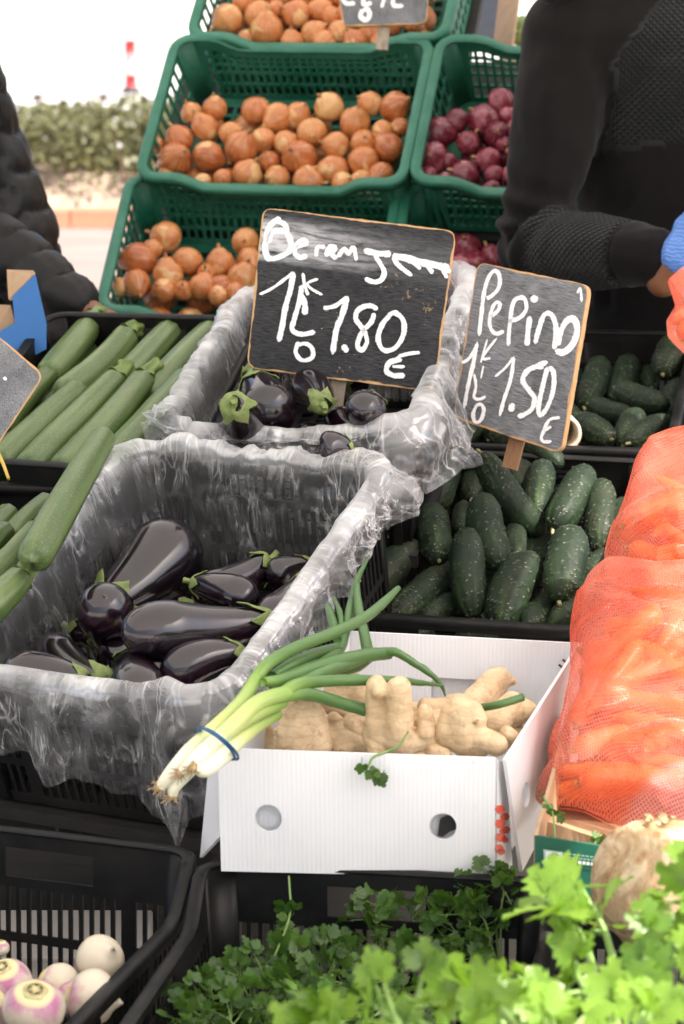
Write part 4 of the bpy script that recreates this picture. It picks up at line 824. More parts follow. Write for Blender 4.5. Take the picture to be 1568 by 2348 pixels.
# cucumbers, front crate: (tip a, tip b, diameter, height, which end is nearer, label)
def zc(p): return (784 + p[0] / 2, 974 + p[1] / 2)
gc = 'cucumbers heaped in the front cucumber crate'
cuc = [((255, 425), (440, 235), 105, -.05, 0, 'dark cucumber lying lowest at the back left against the slotted crate wall'), ((425, 372), (500, 145), 148, -.025, 1, 'upright cucumber with its tip under the bunched film'), ((596, 340), (610, 195), 112, -.05, 1, 'short looking cucumber half hidden left of the diagonal one'),
       ((640, 128), (918, 505), 150, .012, -1, 'long cucumber lying diagonally on top of the heap'), ((800, 300), (800, 128), 118, -.02, 1, 'cucumber standing just in front of the small board stake'), ((890, 420), (925, 178), 140, -.02, 1, 'speckled cucumber in the middle behind the diagonal one'),
       ((965, 480), (1125, 195), 160, .0, 1, 'brownish cucumber leaning to the right on top of the heap'), ((1175, 585), (1190, 258), 140, -.03, 1, 'cucumber standing at the right with its stalk scar up'), ((822, 105), (1005, 185), 110, .0, 0, 'dark cucumber with a curled stalk just under the small board'), ((445, 622), (415, 385), 160, .0, 1, 'blunt cucumber pointing at the viewer on the left of the heap'),
       ((545, 480), (560, 365), 100, -.04, 1, 'cucumber hidden behind the big central one'), ((735, 655), (650, 318), 172, .018, 1, 'large matt cucumber in the centre of the heap'), ((600, 890), (575, 475), 162, -.012, 1, 'long cucumber resting its blunt tip on the front rim'), ((800, 612), (800, 470), 108, -.045, 1, 'small cucumber tip with a dried flower in the gap'),
       ((995, 812), (1058, 475), 188, .0, 1, 'stout cucumber with a bright green tip'), ((720, 960), (890, 600), 195, -.045, 1, 'pale green cucumber slanting down to the front rim'), ((90, 850), (345, 535), 158, -.04, 1, 'long warty cucumber in the front left corner'), ((230, 880), (470, 665), 150, -.045, 1, 'glossy dark cucumber beside the spring onion leaf'),
       ((960, 940), (1215, 670), 150, -.055, 1, 'cucumber in the front right corner beside the carrot net'), ((350, 900), (520, 800), 110, -.075, 0, 'cucumber low behind the front rim'), ((330, 540), (352, 465), 92, -.06, 1, 'cucumber end peeping out behind the blunt one'), ((1265, 480), (1290, 345), 100, -.04, 1, 'cucumber behind the carrot net at the right'),
       ((850, 930), (985, 780), 130, -.08, 1, 'dark cucumber deep between two front ones'), ((1110, 720), (1230, 600), 130, -.08, 0, 'dark cucumber deep at the right of the heap'), ((640, 760), (760, 660), 130, -.09, 0, 'dark cucumber deep under the central one'), ((840, 600), (960, 480), 130, -.095, 0, 'dark cucumber deep in the central gap'), ((380, 760), (520, 640), 130, -.10, 0, 'dark cucumber deep at the left'), ((200, 980), (420, 930), 130, -.10, 0, 'cucumber seen through the front slots at the left'), ((520, 990), (760, 960), 140, -.10, 0, 'cucumber seen through the front slots in the middle'), ((800, 1000), (1000, 950), 140, -.10, 0, 'cucumber seen through the front slots at the right')]
for i, (a, b, dm, h, nr, lab) in enumerate(cuc): lay(CU[i % 4], 'C1', zc(a), zc(b), dm / 2 * 1.0, h * .8 - .008, nr, lab, gc, .15, .049, .158)
# rear cucumber crate (region 4: y origin 800)
def zc2(p): return (784 + p[0] / 2, 458.4 + p[1] / 2)
gc2 = 'cucumbers in the rear cucumber crate'
cuc2 = [((1110, 950), (1190, 730), 118, -.05, 1, 'upright cucumber at the left of the rear crate beside the board'), ((1250, 930), (1320, 720), 118, -.05, 1, 'upright green cucumber in the middle of the rear crate'), ((1255, 860), (1490, 940), 115, -.02, 0, 'warty cucumber lying across the rear crate'), ((1135, 930), (1335, 990), 95, -.045, 0, 'cucumber lying behind the round one in the rear crate'),
        ((1235, 1100), (1085, 1020), 125, -.035, 1, 'brown cucumber with a stalk scar beside the card tube'), ((1290, 1130), (1360, 980), 118, -.035, 1, 'small cucumber upright at the front of the rear crate'), ((1320, 1115), (1510, 1010), 118, -.02, 0, 'cucumber lying at the front right of the rear crate'), ((1420, 860), (1400, 730), 95, -.06, 1, 'cucumber at the back of the rear crate'), ((1470, 800), (1540, 650), 135, .0, 1, 'green tipped cucumber at the top right of the rear crate'), ((1480, 1010), (1570, 830), 118, -.04, 1, 'cucumber at the right wall of the rear crate'),
        ((455, 990), (560, 930), 120, -.03, 0, 'cucumber behind the film at the left of the rear crate'), ((545, 1100), (650, 1050), 110, -.05, 0, 'warty cucumber just under the lower left of the small board'), ((670, 1105), (760, 1060), 100, -.05, 0, 'cucumber under the small board beside its stake'), ((1080, 1040), (1010, 960), 110, -.05, 0, 'cucumber behind the right edge of the small board')]
for i, (a, b, dm, h, nr, lab) in enumerate(cuc2): lay(CU[(i + 1) % 4], 'C2', zc2(a), zc2(b), dm / 2 * 1.08, h - .028, nr, lab, gc2, .15, .049, .145)
# courgettes
def zz_(p): return (p[0] * .3655, 688 + p[1] * .3655)
gz = 'courgettes laid side by side in the courgette crate'
zu = [(0, (300, 170), (30, 330), 172, -.03, 'pale blunt courgette at the back left beside the blue card box'), (1, (600, 110), (300, 480), 168, -.03, 'courgette at the back with a tall green stem'), (1, (800, 215), (400, 600), 190, -.02, 'long courgette at the back with a thick curved stem'), (0, (1075, 180), (690, 610), 176, -.03, 'blunt courgette at the back with yellow scars'), (0, (1335, 180), (920, 640), 185, -.03, 'blunt courgette at the back right beside the film'),
      (1, (345, 425), (20, 800), 135, -.03, 'short stemmed courgette behind the left board'), (0, (500, 560), (-20, 1060), 190, -.005, 'courgette along the left side with an orange gleam'), (1, (740, 490), (165, 1085), 200, .0, 'long courgette across the middle with its end at the front rim'), (1, (905, 490), (375, 1095), 190, .0, 'straight stemmed courgette beside the middle one'), (0, (1195, 480), (640, 1120), 210, .0, 'blunt courgette at the right against the film liner'),
      (0, (700, 640), (300, 1160), 170, -.05, 'courgette underneath between two others'), (0, (1000, 600), (560, 1080), 170, -.05, 'courgette underneath at the right'), (0, (200, 560), (-160, 900), 170, -.04, 'courgette hidden behind the left board'), (0, (560, 300), (240, 700), 160, -.07, 'courgette underneath at the back'), (0, (900, 400), (560, 760), 160, -.07, 'courgette underneath at the back right'), (0, (200, 830), (-200, 1120), 170, -.05, 'courgette underneath at the left')]
for i, (st, a, b, dm, h, lab) in enumerate(zu): lay((ZS if st else ZB)[i % 3], 'Z1', zz_(a), zz_(b), dm * .3655 * 1.13, h + .002, 0, lab, gz, .20, .045)
gz2 = 'courgettes in the lower left crate'
lay(ZB[1], 'Z2', zz_((655, 850)), zz_((200, 1640)), 225 * .3655, .075, 0, 'very long courgette lying across the film edge between two crates', gz2, .20, .045)
for a, b, dm, h, lab, kd in (((225, 1420), (-60, 1740), 150, .015, 'courgette under the very long one', ZB[0]), ((40, 1440), (-120, 1620), 160, .015, 'round courgette tip at the left edge under the crate rim', ZB[2]), ((130, 1740), (-140, 2000), 225, .03, 'courgette with a ridged stem beside the crumpled film', ZS[0]), ((-20, 1700), (-260, 1900), 200, -.02, 'courgette beyond the left edge', ZB[2]), ((300, 1250), (60, 1500), 150, -.01, 'courgette low in the shade under the rear crate rim', ZB[0]), ((-60, 1560), (-330, 1840), 190, .0, 'courgette beyond the left edge beside the ridged stem', ZB[1]), ((-120, 1400), (-400, 1650), 190, -.02, 'courgette far beyond the left edge', ZS[1]), ((60, 1330), (-150, 1560), 170, -.03, 'courgette tucked under the rear crate at the left edge', ZB[2])): lay(kd, 'Z2', zz_(a), zz_(b), dm * .3655, h, 0, lab, gz2, .20, .045)
# aubergines
def ze(p): return (p[0] / 2, 974 + p[1] / 2)
ge = 'aubergines in the front crate'
au = [(EG[1], (470, 850), (840, 505), 330, -.085, 0, 'large aubergine lying against the back left of the film'), (EG[0], (1245, 905), (570, 930), 268, .0, -1, 'largest glossy aubergine lying across the middle'), (EGR, (520, 1010), (480, 790), 250, -.06, -1, 'round purple aubergine with a pale scar'), (EG[2], (500, 1175), (205, 985), 195, -.045, 1, 'aubergine at the left with a dried calyx'), (EG[0], (400, 1185), (10, 1150), 215, -.026, 0, 'aubergine lying at the front left corner'),
      (EG[1], (605, 1080), (660, 1270), 235, -.034, -1, 'aubergine at the front with a star shaped green calyx'), (EG[2], (1125, 1050), (750, 1180), 215, -.024, 0, 'aubergine at the front right with a brownish neck'), (EG[0], (1225, 620), (890, 800), 205, -.09, 0, 'aubergine at the back right with a thick bent stalk'), (EG[1], (890, 725), (1170, 810), 160, -.06, 0, 'aubergine behind the largest one with a curled calyx'), (EG[2], (1420, 700), (1200, 920), 185, -.07, 0, 'aubergine at the right against the film'), (EG[0], (1430, 640), (1230, 720), 150, -.10, 0, 'aubergine at the far right with spread calyx leaves'),
      (EG[1], (640, 1000), (480, 1120), 200, -.10, 0, 'dark aubergine in the gap at the front'), (EG[0], (1280, 960), (1050, 1090), 200, -.09, 0, 'dark aubergine under the largest one'), (EG[2], (330, 940), (560, 1010), 190, -.115, 0, 'aubergine low at the left with only its green calyx showing'), (EG[1], (860, 1080), (690, 1200), 190, -.11, 0, 'dark aubergine low at the front'), (EG[0], (900, 880), (620, 800), 220, -.14, 0, 'dark aubergine at the bottom of the crate'), (EG[2], (350, 1050), (120, 1080), 190, -.12, 0, 'dark aubergine low at the left')]
for kd, a, b, dm, h, nr, lab in au:
    r0 = .058 * 2 if kd is EGR else .094; L0 = .14 if kd is EGR else .185
    lay(kd, 'E1', ze(a), ze(b), dm / 2 * 1.04, h, nr, lab, ge, L0, r0 * .97, L0 * (1.2 if h == 0 else 1.05))
def ze2(p): return (401 + p[0] * .2924, 831 + p[1] * .2924)
ge2 = 'aubergines in the rear crate'
au2 = [(EG[2], (450, 320), (480, 560), 320, -.03, 1, 'aubergine at the left of the rear crate with a long green stalk'), (EGR, (620, 150), (760, 480), 370, -.045, -1, 'big round shiny aubergine in the rear crate'), (EG[0], (1160, 330), (980, 150), 250, -.04, 1, 'aubergine behind the board stake with a star calyx'), (EGR, (1560, 330), (1460, 400), 260, -.03, -1, 'round aubergine at the right of the rear crate under the board corner'), (EG[1], (560, 700), (320, 680), 220, -.135, 0, 'aubergine at the front left of the rear crate'), (EG[0], (1400, 690), (1130, 720), 240, -.05, 0, 'aubergine behind the front film of the rear crate'),
       (EGR, (1180, 600), (1000, 640), 260, -.10, -1, 'dark aubergine in the shade beside the stake'), (EG[1], (900, 600), (700, 640), 260, -.10, 0, 'dark aubergine in the middle gap of the rear crate'), (EG[2], (1420, 540), (1300, 420), 240, -.10, 0, 'aubergine low at the right of the rear crate with a pale calyx'), (EG[0], (560, 130), (760, 60), 240, -.08, 0, 'aubergine at the back of the rear crate'), (EG[1], (1300, 120), (1450, 60), 240, -.08, 0, 'aubergine hidden behind the board')]
for kd, a, b, dm, h, nr, lab in au2:
    r0 = .058 * 2 if kd is EGR else .094; L0 = .14 if kd is EGR else .185
    lay(kd, 'E2', ze2(a), ze2(b), dm * .2924 * 1.2, h + .058, nr, lab, ge2, L0, r0 * .97, L0 * .9)
# turnips (native region 0,3200, scale 1.568)
def zt(p): return (p[0] * .3655, 1833.7 + p[1] * .3655)
ntr = pl('F1')
for px, py, r, h, tilt, lab in ((630, 1000, 158, -0.092, (-.5, .5, -.6), 'cream turnip on top of the turnips with its purple side down'), (40, 1150, 165, -0.072, (-.15, -.3, .9), 'turnip at the left edge with its cut crown up'), (215, 1310, 200, -0.047, (.1, -.35, .9), 'purple tinged turnip in front with its cut crown up'), (360, 1170, 150, -0.112, (-.6, .1, .3), 'turnip half hidden in the middle of the crate'), (575, 1245, 185, -0.085, (-.85, .1, .1), 'large turnip beside the crate wall with a purple flank'), (430, 1250, 120, -0.102, (-.5, .4, .5), 'small turnip squeezed between two others'), (-120, 1330, 190, -0.072, (.3, -.2, .9), 'turnip beyond the left edge'), (0, 930, 60, -0.072, (0, 0, 1), 'turnip behind at the left edge')):
    c = at_pl(*zt((px, py)), ntr[0] + ntr[1] * h, ntr[1]); r_ = r * .3655 / FPX * dep(c); ax = unit(tilt); TU[int(px) % 2].put(axis_mat(c - ax, c + ax, 1.0) @ scale_m(*(3 * [r_ / .041])), lab, 'turnips in the lower left crate')

# ------------------------------------------------------------------ price boards
def blade(pts, wd, n=None):
    """chalk stroke: ribbon in (u,v) with round ends and a slightly uneven width; core=1 in the middle, 0 at its edge"""
    p = np.asarray(pts, float); n = n or max(6, 5 * len(p)); q = spline(np.c_[p, 0 * p[:, 0]], n)[:, :2] if len(p) > 2 else np.linspace(p[0], p[-1], n)
    T = np.gradient(q, axis=0); T /= np.linalg.norm(T, axis=1)[:, None] + 1e-9; N = np.stack([-T[:, 1], T[:, 0]], 1); ln = np.r_[0, np.cumsum(np.linalg.norm(np.diff(q, axis=0), axis=1))]
    wv = wd / 2 * (1 + .16 * vnoise(np.stack([ln / wd * 1.1, 0 * ln + p[0, 0], 0 * ln], 1), 5)); e = np.minimum(1, np.minimum(ln, ln[-1] - ln) / (wd * .45) + .35); wv = wv * e
    V = np.stack([q + N * (wv * k)[:, None] for k in (-1, -.5, 0, .5, 1)], 1); core = np.tile([0., .75, 1, .75, 0], (n, 1)); core[0] = core[-1] = 0
    return V.reshape(-1, 2), [tuple(int(i) for i in f) for f in grid_faces(n, 5)], core.reshape(-1)
def price_board(label, corners, thick, mat, words, stake, zoom, stake_w, stake_mat, seedn=0):
    """corners TL, TR, BR, BL in space; words: {name: [(width, pts)...]} in the zoomed crop's pixels, zoom maps them to picture pixels"""
    TL, TR, BR, BL = [np.asarray(c, float) for c in corners]; o = (BL + BR) / 2; t = thing('price_board', label, 'price board', at_loc(o), 'chalked price boards')
    ex = unit((TR - TL) + (BR - BL)); ey = unit((TL - BL) + (TR - BR)); nz = unit(np.cross(ex, ey)); ey = np.cross(nz, ex); ctr = (TL + TR + BR + BL) / 4
    def to2(p): d = np.asarray(p) - o; return d @ ex, d @ ey
    q = [to2(c) for c in (TL, BL, BR, TR)]; out = []
    for i in range(4):                                # rounded, worn outline
        a, b, c = np.array(q[i - 1]), np.array(q[i]), np.array(q[(i + 1) % 4]); r = .018
        u1, u2 = unit(a - b), unit(c - b)
        for s in np.linspace(0, 1, 6): out.append(tuple((b + u1 * r * (1 - s) ** 2 + u2 * r * s ** 2)))
    dense = []
    for i in range(len(out)):
        a, b = np.array(out[i]), np.array(out[(i + 1) % len(out)]); m = max(1, int(np.linalg.norm(b - a) / .008))
        for k in range(m): dense.append(a + (b - a) * k / m)
    dense = np.array(dense); cen = dense.mean(0); rad = dense - cen; rag = vnoise(np.c_[dense * 90, 0 * dense[:, :1] + seedn], 3)
    d1 = dense + rad / np.linalg.norm(rad, axis=1)[:, None] * (.0008 * rag)[:, None]
    mp = lambda u, v, k: np.array((0, 0, 0)) + ex * u + ey * v + nz * (k - thick)
    V, F, U = plate([tuple(p) for p in d1], [], thick, mp); obj('board', mesh('board', V, F, M['board_wood'], U, False), t)
    ins = np.clip(.0026 + .0016 * vnoise(np.c_[dense * 37, 0 * dense[:, :1] + 5 + seedn], 7) + .0012 * vnoise(np.c_[dense * 260, 0 * dense[:, :1]], 9), .0008, .012); d2 = dense - rad / np.linalg.norm(rad, axis=1)[:, None] * ins[:, None]
    V, F, U = plate([tuple(p) for p in d2], [], .0006, lambda u, v, k: mp(u, v, k + thick + .00005)); w_ = q[2][0] - q[1][0]; h_ = q[0][1] - q[1][1]; U = (U - np.array(q[1])) / (w_, h_); obj('painted_face', mesh('painted_face', V, F, mat, U, False), t)
    fp = o + nz * .0014; k = 0
    for nm, strokes in words.items():
        Vs, Fs, Cs, off = [], [], [], 0
        for wd, pts in strokes:
            v2, f, core = blade(pts, wd * .90); k += 1; P = np.array([at_pl(*zoom(p), fp + nz * (.00012 * k), nz) - o for p in v2]); Vs.append(P); Fs += [tuple(i + off for i in g) for g in f]; Cs.append(core); off += len(P)
        obj('lettering', mesh('lettering', np.vstack(Vs), Fs, M['chalk'], None, False, {'core': np.concatenate(Cs)}), t)
    if stake:
        a, b = [np.asarray(x) for x in stake]; d = unit(b - a); s = unit(np.cross(d, nz)); c8 = [p - o + s * i * stake_w / 2 + nz * j for p in (b + d * .012, a - d * .16) for i, j in ((-1, -thick - .007), (1, -thick - .007), (1, -thick - .0004), (-1, -thick - .0004))]
        obj('stake', mesh('stake', *hexa(c8), stake_mat, smooth=False), t)
    return t
def zA(p): return (550.2 + p[0] * .3290, 458.4 + p[1] * .3290)
def zB(p): return (1008.7 + p[0] * .25585, 573 + p[1] * .25585)
def tilt_plane(y, z, yaw, lean): a, l = R_(yaw), R_(lean); return np.array([-math.sin(a) * math.cos(l), -math.cos(a) * math.cos(l), math.sin(l)])
nA = tilt_plane(0, 0, 4, 14); pA = at_y(*zA((700, 700)), 2.30)
wordsA = {'berenjena': [(50, [(285, 125), (215, 170), (185, 260), (175, 340), (200, 405), (275, 395), (345, 350), (350, 280), (310, 220), (225, 225), (195, 300)]), (44, [(250, 140), (310, 170), (335, 230)]), (40, [(385, 330), (462, 300), (440, 275), (395, 305), (380, 360), (415, 400), (470, 385)]), (36, [(530, 395), (540, 330), (595, 325)]), (40, [(600, 395), (625, 325), (665, 335), (640, 375), (675, 410)]), (36, [(680, 400), (725, 340), (755, 375), (790, 330), (812, 425)]), (50, [(860, 350), (960, 372), (1055, 375)]), (40, [(935, 375), (975, 440), (1005, 500), (985, 555), (930, 570), (870, 545)]), (36, [(1065, 390), (1105, 455), (1200, 528)]),
                       (58, [(1060, 395), (1140, 400), (1240, 430), (1350, 450), (1460, 475)]), (34, [(1200, 430), (1260, 480)]), (40, [(1290, 430), (1345, 512)]), (36, [(1390, 440), (1445, 545)]), (50, [(1360, 450), (1470, 500)])],
          'one': [(26, [(135, 658), (215, 620), (300, 560), (375, 500)]), (46, [(372, 500), (352, 620), (318, 740), (295, 870), (270, 988)])], 'kilo_k': [(26, [(438, 508), (450, 590), (475, 665)]), (22, [(545, 548), (470, 580), (500, 620), (575, 662)])],
          'kilo_l': [(44, [(430, 590), (418, 690), (378, 830), (365, 905), (430, 935), (525, 918)]), (48, [(428, 660), (452, 730), (450, 800)])], 'kilo_o': [(34, [(405, 985), (388, 1060), (430, 1115), (500, 1100), (505, 1040), (460, 1000), (400, 1010)])],
          'one_euro': [(36, [(578, 755), (660, 738), (755, 672)]), (46, [(750, 672), (712, 800), (672, 900), (645, 1075)])], 'point': [(52, [(715, 1010), (750, 1060)])], 'eight': [(40, [(960, 762), (900, 735), (825, 765), (808, 830), (860, 905), (885, 985), (850, 1045), (818, 1010), (850, 920), (915, 850), (935, 785)])],
          'zero': [(42, [(1050, 795), (990, 870), (962, 965), (1000, 1045), (1080, 1030), (1138, 940), (1138, 840), (1080, 785), (1030, 810)])], 'euro': [(30, [(1255, 1062), (1180, 1070), (1100, 1090)]), (42, [(1130, 1110), (1045, 1130), (1020, 1190), (1070, 1222), (1150, 1222)]), (26, [(1060, 1160), (1150, 1160)]), (30, [(1100, 1090), (1090, 1120)])]}
price_board('large blackboard chalked with the aubergine price 1.80 over a wooden stake', [at_pl(*zA(p), pA, nA) for p in ((158, 50), (1508, 215), (1350, 1335), (45, 1168))], .012, M['board_dark'], wordsA, (at_pl(775, 875, pA, nA), at_pl(757, 1018, pA, nA)), zA, .024, M['stake_grey'])
nB = tilt_plane(0, 0, 26, 12); pB = at_y(*zB((700, 900)), 2.27)
wordsB = {'pepino_p': [(44, [(350, 775), (368, 600), (395, 380), (440, 235), (495, 185), (535, 240), (525, 340), (470, 405), (415, 435)])], 'pepino_e': [(42, [(450, 600), (520, 540), (535, 475), (490, 480), (450, 590), (450, 690), (500, 750), (575, 725)])], 'pepino_second_p': [(46, [(612, 860), (620, 720), (650, 490), (700, 430), (760, 440), (772, 530), (715, 605), (610, 640)])], 'pepino_i': [(58, [(805, 590), (790, 720), (778, 860)]), (75, [(835, 405), (855, 470)])], 'pepino_n': [(54, [(850, 845), (885, 710), (935, 580), (1000, 580), (1038, 680), (1035, 800), (1020, 890)])],
          'pepino_o': [(66, [(1030, 900), (1110, 915), (1190, 840), (1230, 720), (1200, 620), (1130, 640), (1075, 750), (1050, 860)])], 'accent': [(28, [(1228, 388), (1258, 345), (1270, 465)])], 'one': [(36, [(195, 1015), (265, 965), (330, 860)]), (44, [(335, 820), (300, 1010), (255, 1200), (215, 1425)])], 'kilo_k': [(20, [(425, 795), (380, 950), (365, 1012)]), (28, [(510, 785), (400, 930), (390, 975), (455, 968)])], 'kilo_i': [(20, [(390, 1035), (365, 1155)])], 'kilo_l': [(34, [(305, 1105), (322, 1220), (305, 1318), (360, 1335), (410, 1308)])], 'kilo_o': [(40, [(330, 1385), (298, 1460), (310, 1535), (360, 1530), (392, 1440), (370, 1385), (315, 1395)])],
          'one_euro': [(30, [(492, 1135), (580, 1060), (660, 960)]), (40, [(662, 950), (635, 1150), (570, 1350), (535, 1490)])], 'point': [(62, [(655, 1370), (630, 1450)])], 'five': [(54, [(965, 1000), (870, 1040), (780, 1085), (742, 1170), (800, 1260), (848, 1330), (825, 1420), (760, 1470), (695, 1495)]), (62, [(850, 1040), (930, 1050)])], 'zero': [(50, [(965, 1045), (925, 1200), (885, 1390), (895, 1480), (960, 1410), (1015, 1250), (1018, 1100), (975, 1045)])], 'euro': [(36, [(1080, 1498), (980, 1522), (930, 1620), (908, 1690), (940, 1718), (1000, 1712)]), (34, [(930, 1620), (998, 1580)])]}
price_board('small blackboard chalked Pepino 1.50 standing among the cucumbers', [at_pl(*zB(p), pB, nB) for p in ((335, 105), (1335, 315), (1085, 1825), (118, 1500))], .017, M['board_grey'], wordsB, (at_pl(*zB((650, 1690)), pB, nB), at_pl(*zB((600, 1890)), pB, nB)), zB, .027, M['stake_brown'], 3)
nC = tilt_plane(0, 0, 2, 25); pC = at_y(880, 20, 3.12)
def zC(p): return (773.7 + p[0] * .2924, p[1] * .2924)
wordsC = {'kilo': [(40, [(30, -60), (60, 20), (140, 25)]), (42, [(215, -60), (205, 30), (270, 20)]), (44, [(200, 70), (180, 120), (215, 155), (250, 125), (240, 75), (200, 75)])], 'one': [(36, [(380, -60), (345, 62)])], 'euro': [(40, [(530, -50), (450, -20), (440, 40), (520, 45)])]}
price_board('greyed board standing on the topmost onion crate', [at_pl(*zC(p), pC, nC) for p in ((-40, -420), (745, -420), (700, 185), (45, 205))], .010, M['board_plain'], wordsC, (at_pl(*zC((360, 205)), pC, nC), at_pl(*zC((350, 330)), pC, nC)), zC, .026, M['stake_grey'], 6)
nD = tilt_plane(0, 0, -12, 22); pD = at_y(20, 880, 1.98)
def zD(p): return (p[0] / 2, 458.4 + p[1] / 2)
price_board('black board cut off by the left edge, corner towards the courgettes', [at_pl(*zD(p), pD, nD) for p in ((-360, 960), (-60, 580), (206, 800), (-90, 1240))], .010, M['board_plain'], {'mark': [(18, [(18, 810), (28, 826)])]}, None, zD, .02, M['stake_brown'], 9)

# ------------------------------------------------------------------ white ginger box
gb_o = at_y(820, 1998, 1.53)
YF = lambda px: 1.535 - (px - 500) * .00002
c_ = dict(fbl=at_y(507, 1997, YF(507)), fbr=at_y(1134, 2012, YF(1134)), ftl=at_y(499, 1716, YF(499)), ftr=at_y(1136, 1738, YF(1136)))
btl, btr = at_Y(795, 1447, 3.185), at_Y(1330, 1475, 3.165); hgt = .165
c_.update(btl=btl, btr=btr, bbl=btl - (0, 0, hgt + .005), bbr=btr - (0, 0, hgt + .005))
rtf = at_y(1160, 1742, YF(1136) + .004); rbf = at_y(1198, 1998, YF(1136) + .03)     # front edge of the splayed right side
gbx = thing('ginger_box', 'white corrugated plastic box with round holes holding ginger roots', 'box', at_loc(gb_o)); TK = .0045
def wallp(name, bl, br, tl, tr, holes=[], par=gbx, mat='corrugated', tk=TK, o=None, sub=(1, 1)):
    o = gb_o if o is None else o; bl, br, tl, tr = [np.asarray(p) - o for p in (bl, br, tl, tr)]; W = np.linalg.norm(br - bl); H = np.linalg.norm(tl - bl); n = unit(np.cross(br - bl, tl - bl))
    def mp(u, v, k): a, b = u / W, v / H; return (bl * (1 - a) + br * a) * (1 - b) + (tl * (1 - a) + tr * a) * b - n * k + n * (.0025 * math.sin(math.pi * a) * math.sin(math.pi * min(1, max(0, b))))
    nu = 16; outl = [(W * i / nu, 0) for i in range(nu)] + [(W, H * i / 6) for i in range(6)] + [(W * (1 - i / nu), H) for i in range(nu)] + [(0, H * (1 - i / 6)) for i in range(6)]
    V, F, U = plate(outl, [[(a * W, b * H) for a, b in h] for h in holes], tk, mp); return obj(name, mesh(name, V, F, M[mat], U, False), par), (W, H)
Wf = np.linalg.norm(c_['fbr'] - c_['fbl']); Hf = np.linalg.norm(c_['ftl'] - c_['fbl'])
def hole(px, py, rx): return [((px - 503) / 632 + rx / 632 * math.cos(t), (1 - (py - 1719 - (px - 503) * .03) / 279) + rx / 279 * math.sin(t)) for t in np.linspace(0, 2 * math.pi, 26, endpoint=False)]
wallp('front_panel', c_['fbl'], c_['fbr'], c_['ftl'], c_['ftr'], [hole(616, 1876, 31), hole(1016, 1896, 31)])
slot = rrect(.36, .60, .44, .70, .05); slot = [(.36 + (x - .36), y) for x, y in slot]
wallp('back_panel', c_['bbl'], c_['bbr'], c_['btl'], c_['btr'], [[(a, b) for a, b in rrect(.365, .60, .46, .66, .045)]])
wallp('inner_panel', c_['bbl'] + (.01, .012, 0), c_['bbr'] + (-.01, .012, 0), c_['btl'] + (.01, .012, -.02), c_['btr'] + (-.01, .012, -.02))
wallp('side_panel', rbf, c_['bbr'], rtf, c_['btr'] + (.0012, 0, .001), [[(.16 + .05 * math.cos(t), .52 + .10 * math.sin(t)) for t in np.linspace(0, 6.2832, 18, endpoint=False)]])
wallp('side_panel', c_['bbl'], c_['fbl'] + (0, .008, 0), c_['btl'], c_['ftl'] + (0, .008, 0))
cb1, ct1 = at_y(1140, 2013, YF(1136) + .006), at_y(1140, 1740, YF(1136) + .006); cb2, ct2 = at_y(1176, 2006, YF(1136) + .05), at_y(1162, 1752, YF(1136) + .045)
cf, _ = wallp('corner_flap', cb1, cb2, ct1, ct2)
for k, (x, y, r) in enumerate(((1146, 1855, 13), (1158, 1872, 12), (1147, 1888, 14), (1160, 1902, 12), (1148, 1920, 14), (1144, 1944, 12), (1150, 1952, 11), (1158, 1925, 10), (1152, 1905, 8))):
    n_ = unit(np.cross(cb2 - cb1, ct1 - cb1)); V = [at_pl(x + r * math.cos(a + k) * .9, y + r * math.sin(a + k) * .8, cb1 + n_ * (.0008), n_) - gb_o for a in np.linspace(0, 6.2832, 6, endpoint=False)]; obj('printed_mark', mesh('printed_mark', V, [tuple(range(5, -1, -1))], M['print_red'], smooth=False), cf)
wallp('base', c_['bbl'] + (0, 0, .004), c_['bbr'] + (0, 0, .004), c_['fbl'] + (0, .004, .004), c_['fbr'] + (0, .004, .004), tk=.003)
fl0, fl1, fl2, fl3 = at_y(476, 1775, 1.60), at_y(500, 1760, 1.545), at_y(503, 1918, 1.545), at_y(458, 1966, 1.62)
wallp('flap', fl3, fl2, fl0, fl1)
wallp('inner_flap', c_['fbl'] + (.008, .016, .004), c_['fbr'] + (-.02, .016, .004), c_['ftl'] + (.012, .014, -.03), c_['ftr'] + (-.02, .014, -.03))
pp = np.array([0, stall_y(YF(1016)) + .0085, 0]); nn = np.array([0, -1., 0]); V = [at_pl(*p, pp, nn) - gb_o for p in ((1008, 1880), (1003, 1915), (1016, 1918), (1032, 1906), (1050, 1900), (1048, 1874), (1026, 1868), (1010, 1876))]; obj('printed_mark', mesh('printed_mark', V, [tuple(range(8))], M['print_black'], smooth=False), gbx)
for a, b in (((1281, 1523), (1294, 1535)), ((1290, 1512), (1302, 1522))):
    V, F, U = tube(np.array([at_pl(*p, c_['btr'] + (0, -.008, 0), unit(np.cross(c_['bbr'] - c_['bbl'], c_['btl'] - c_['bbl']))) - gb_o for p in (a, b)]), .0016, 6); obj('staple', mesh('staple', V, F, M['staple']), gbx)

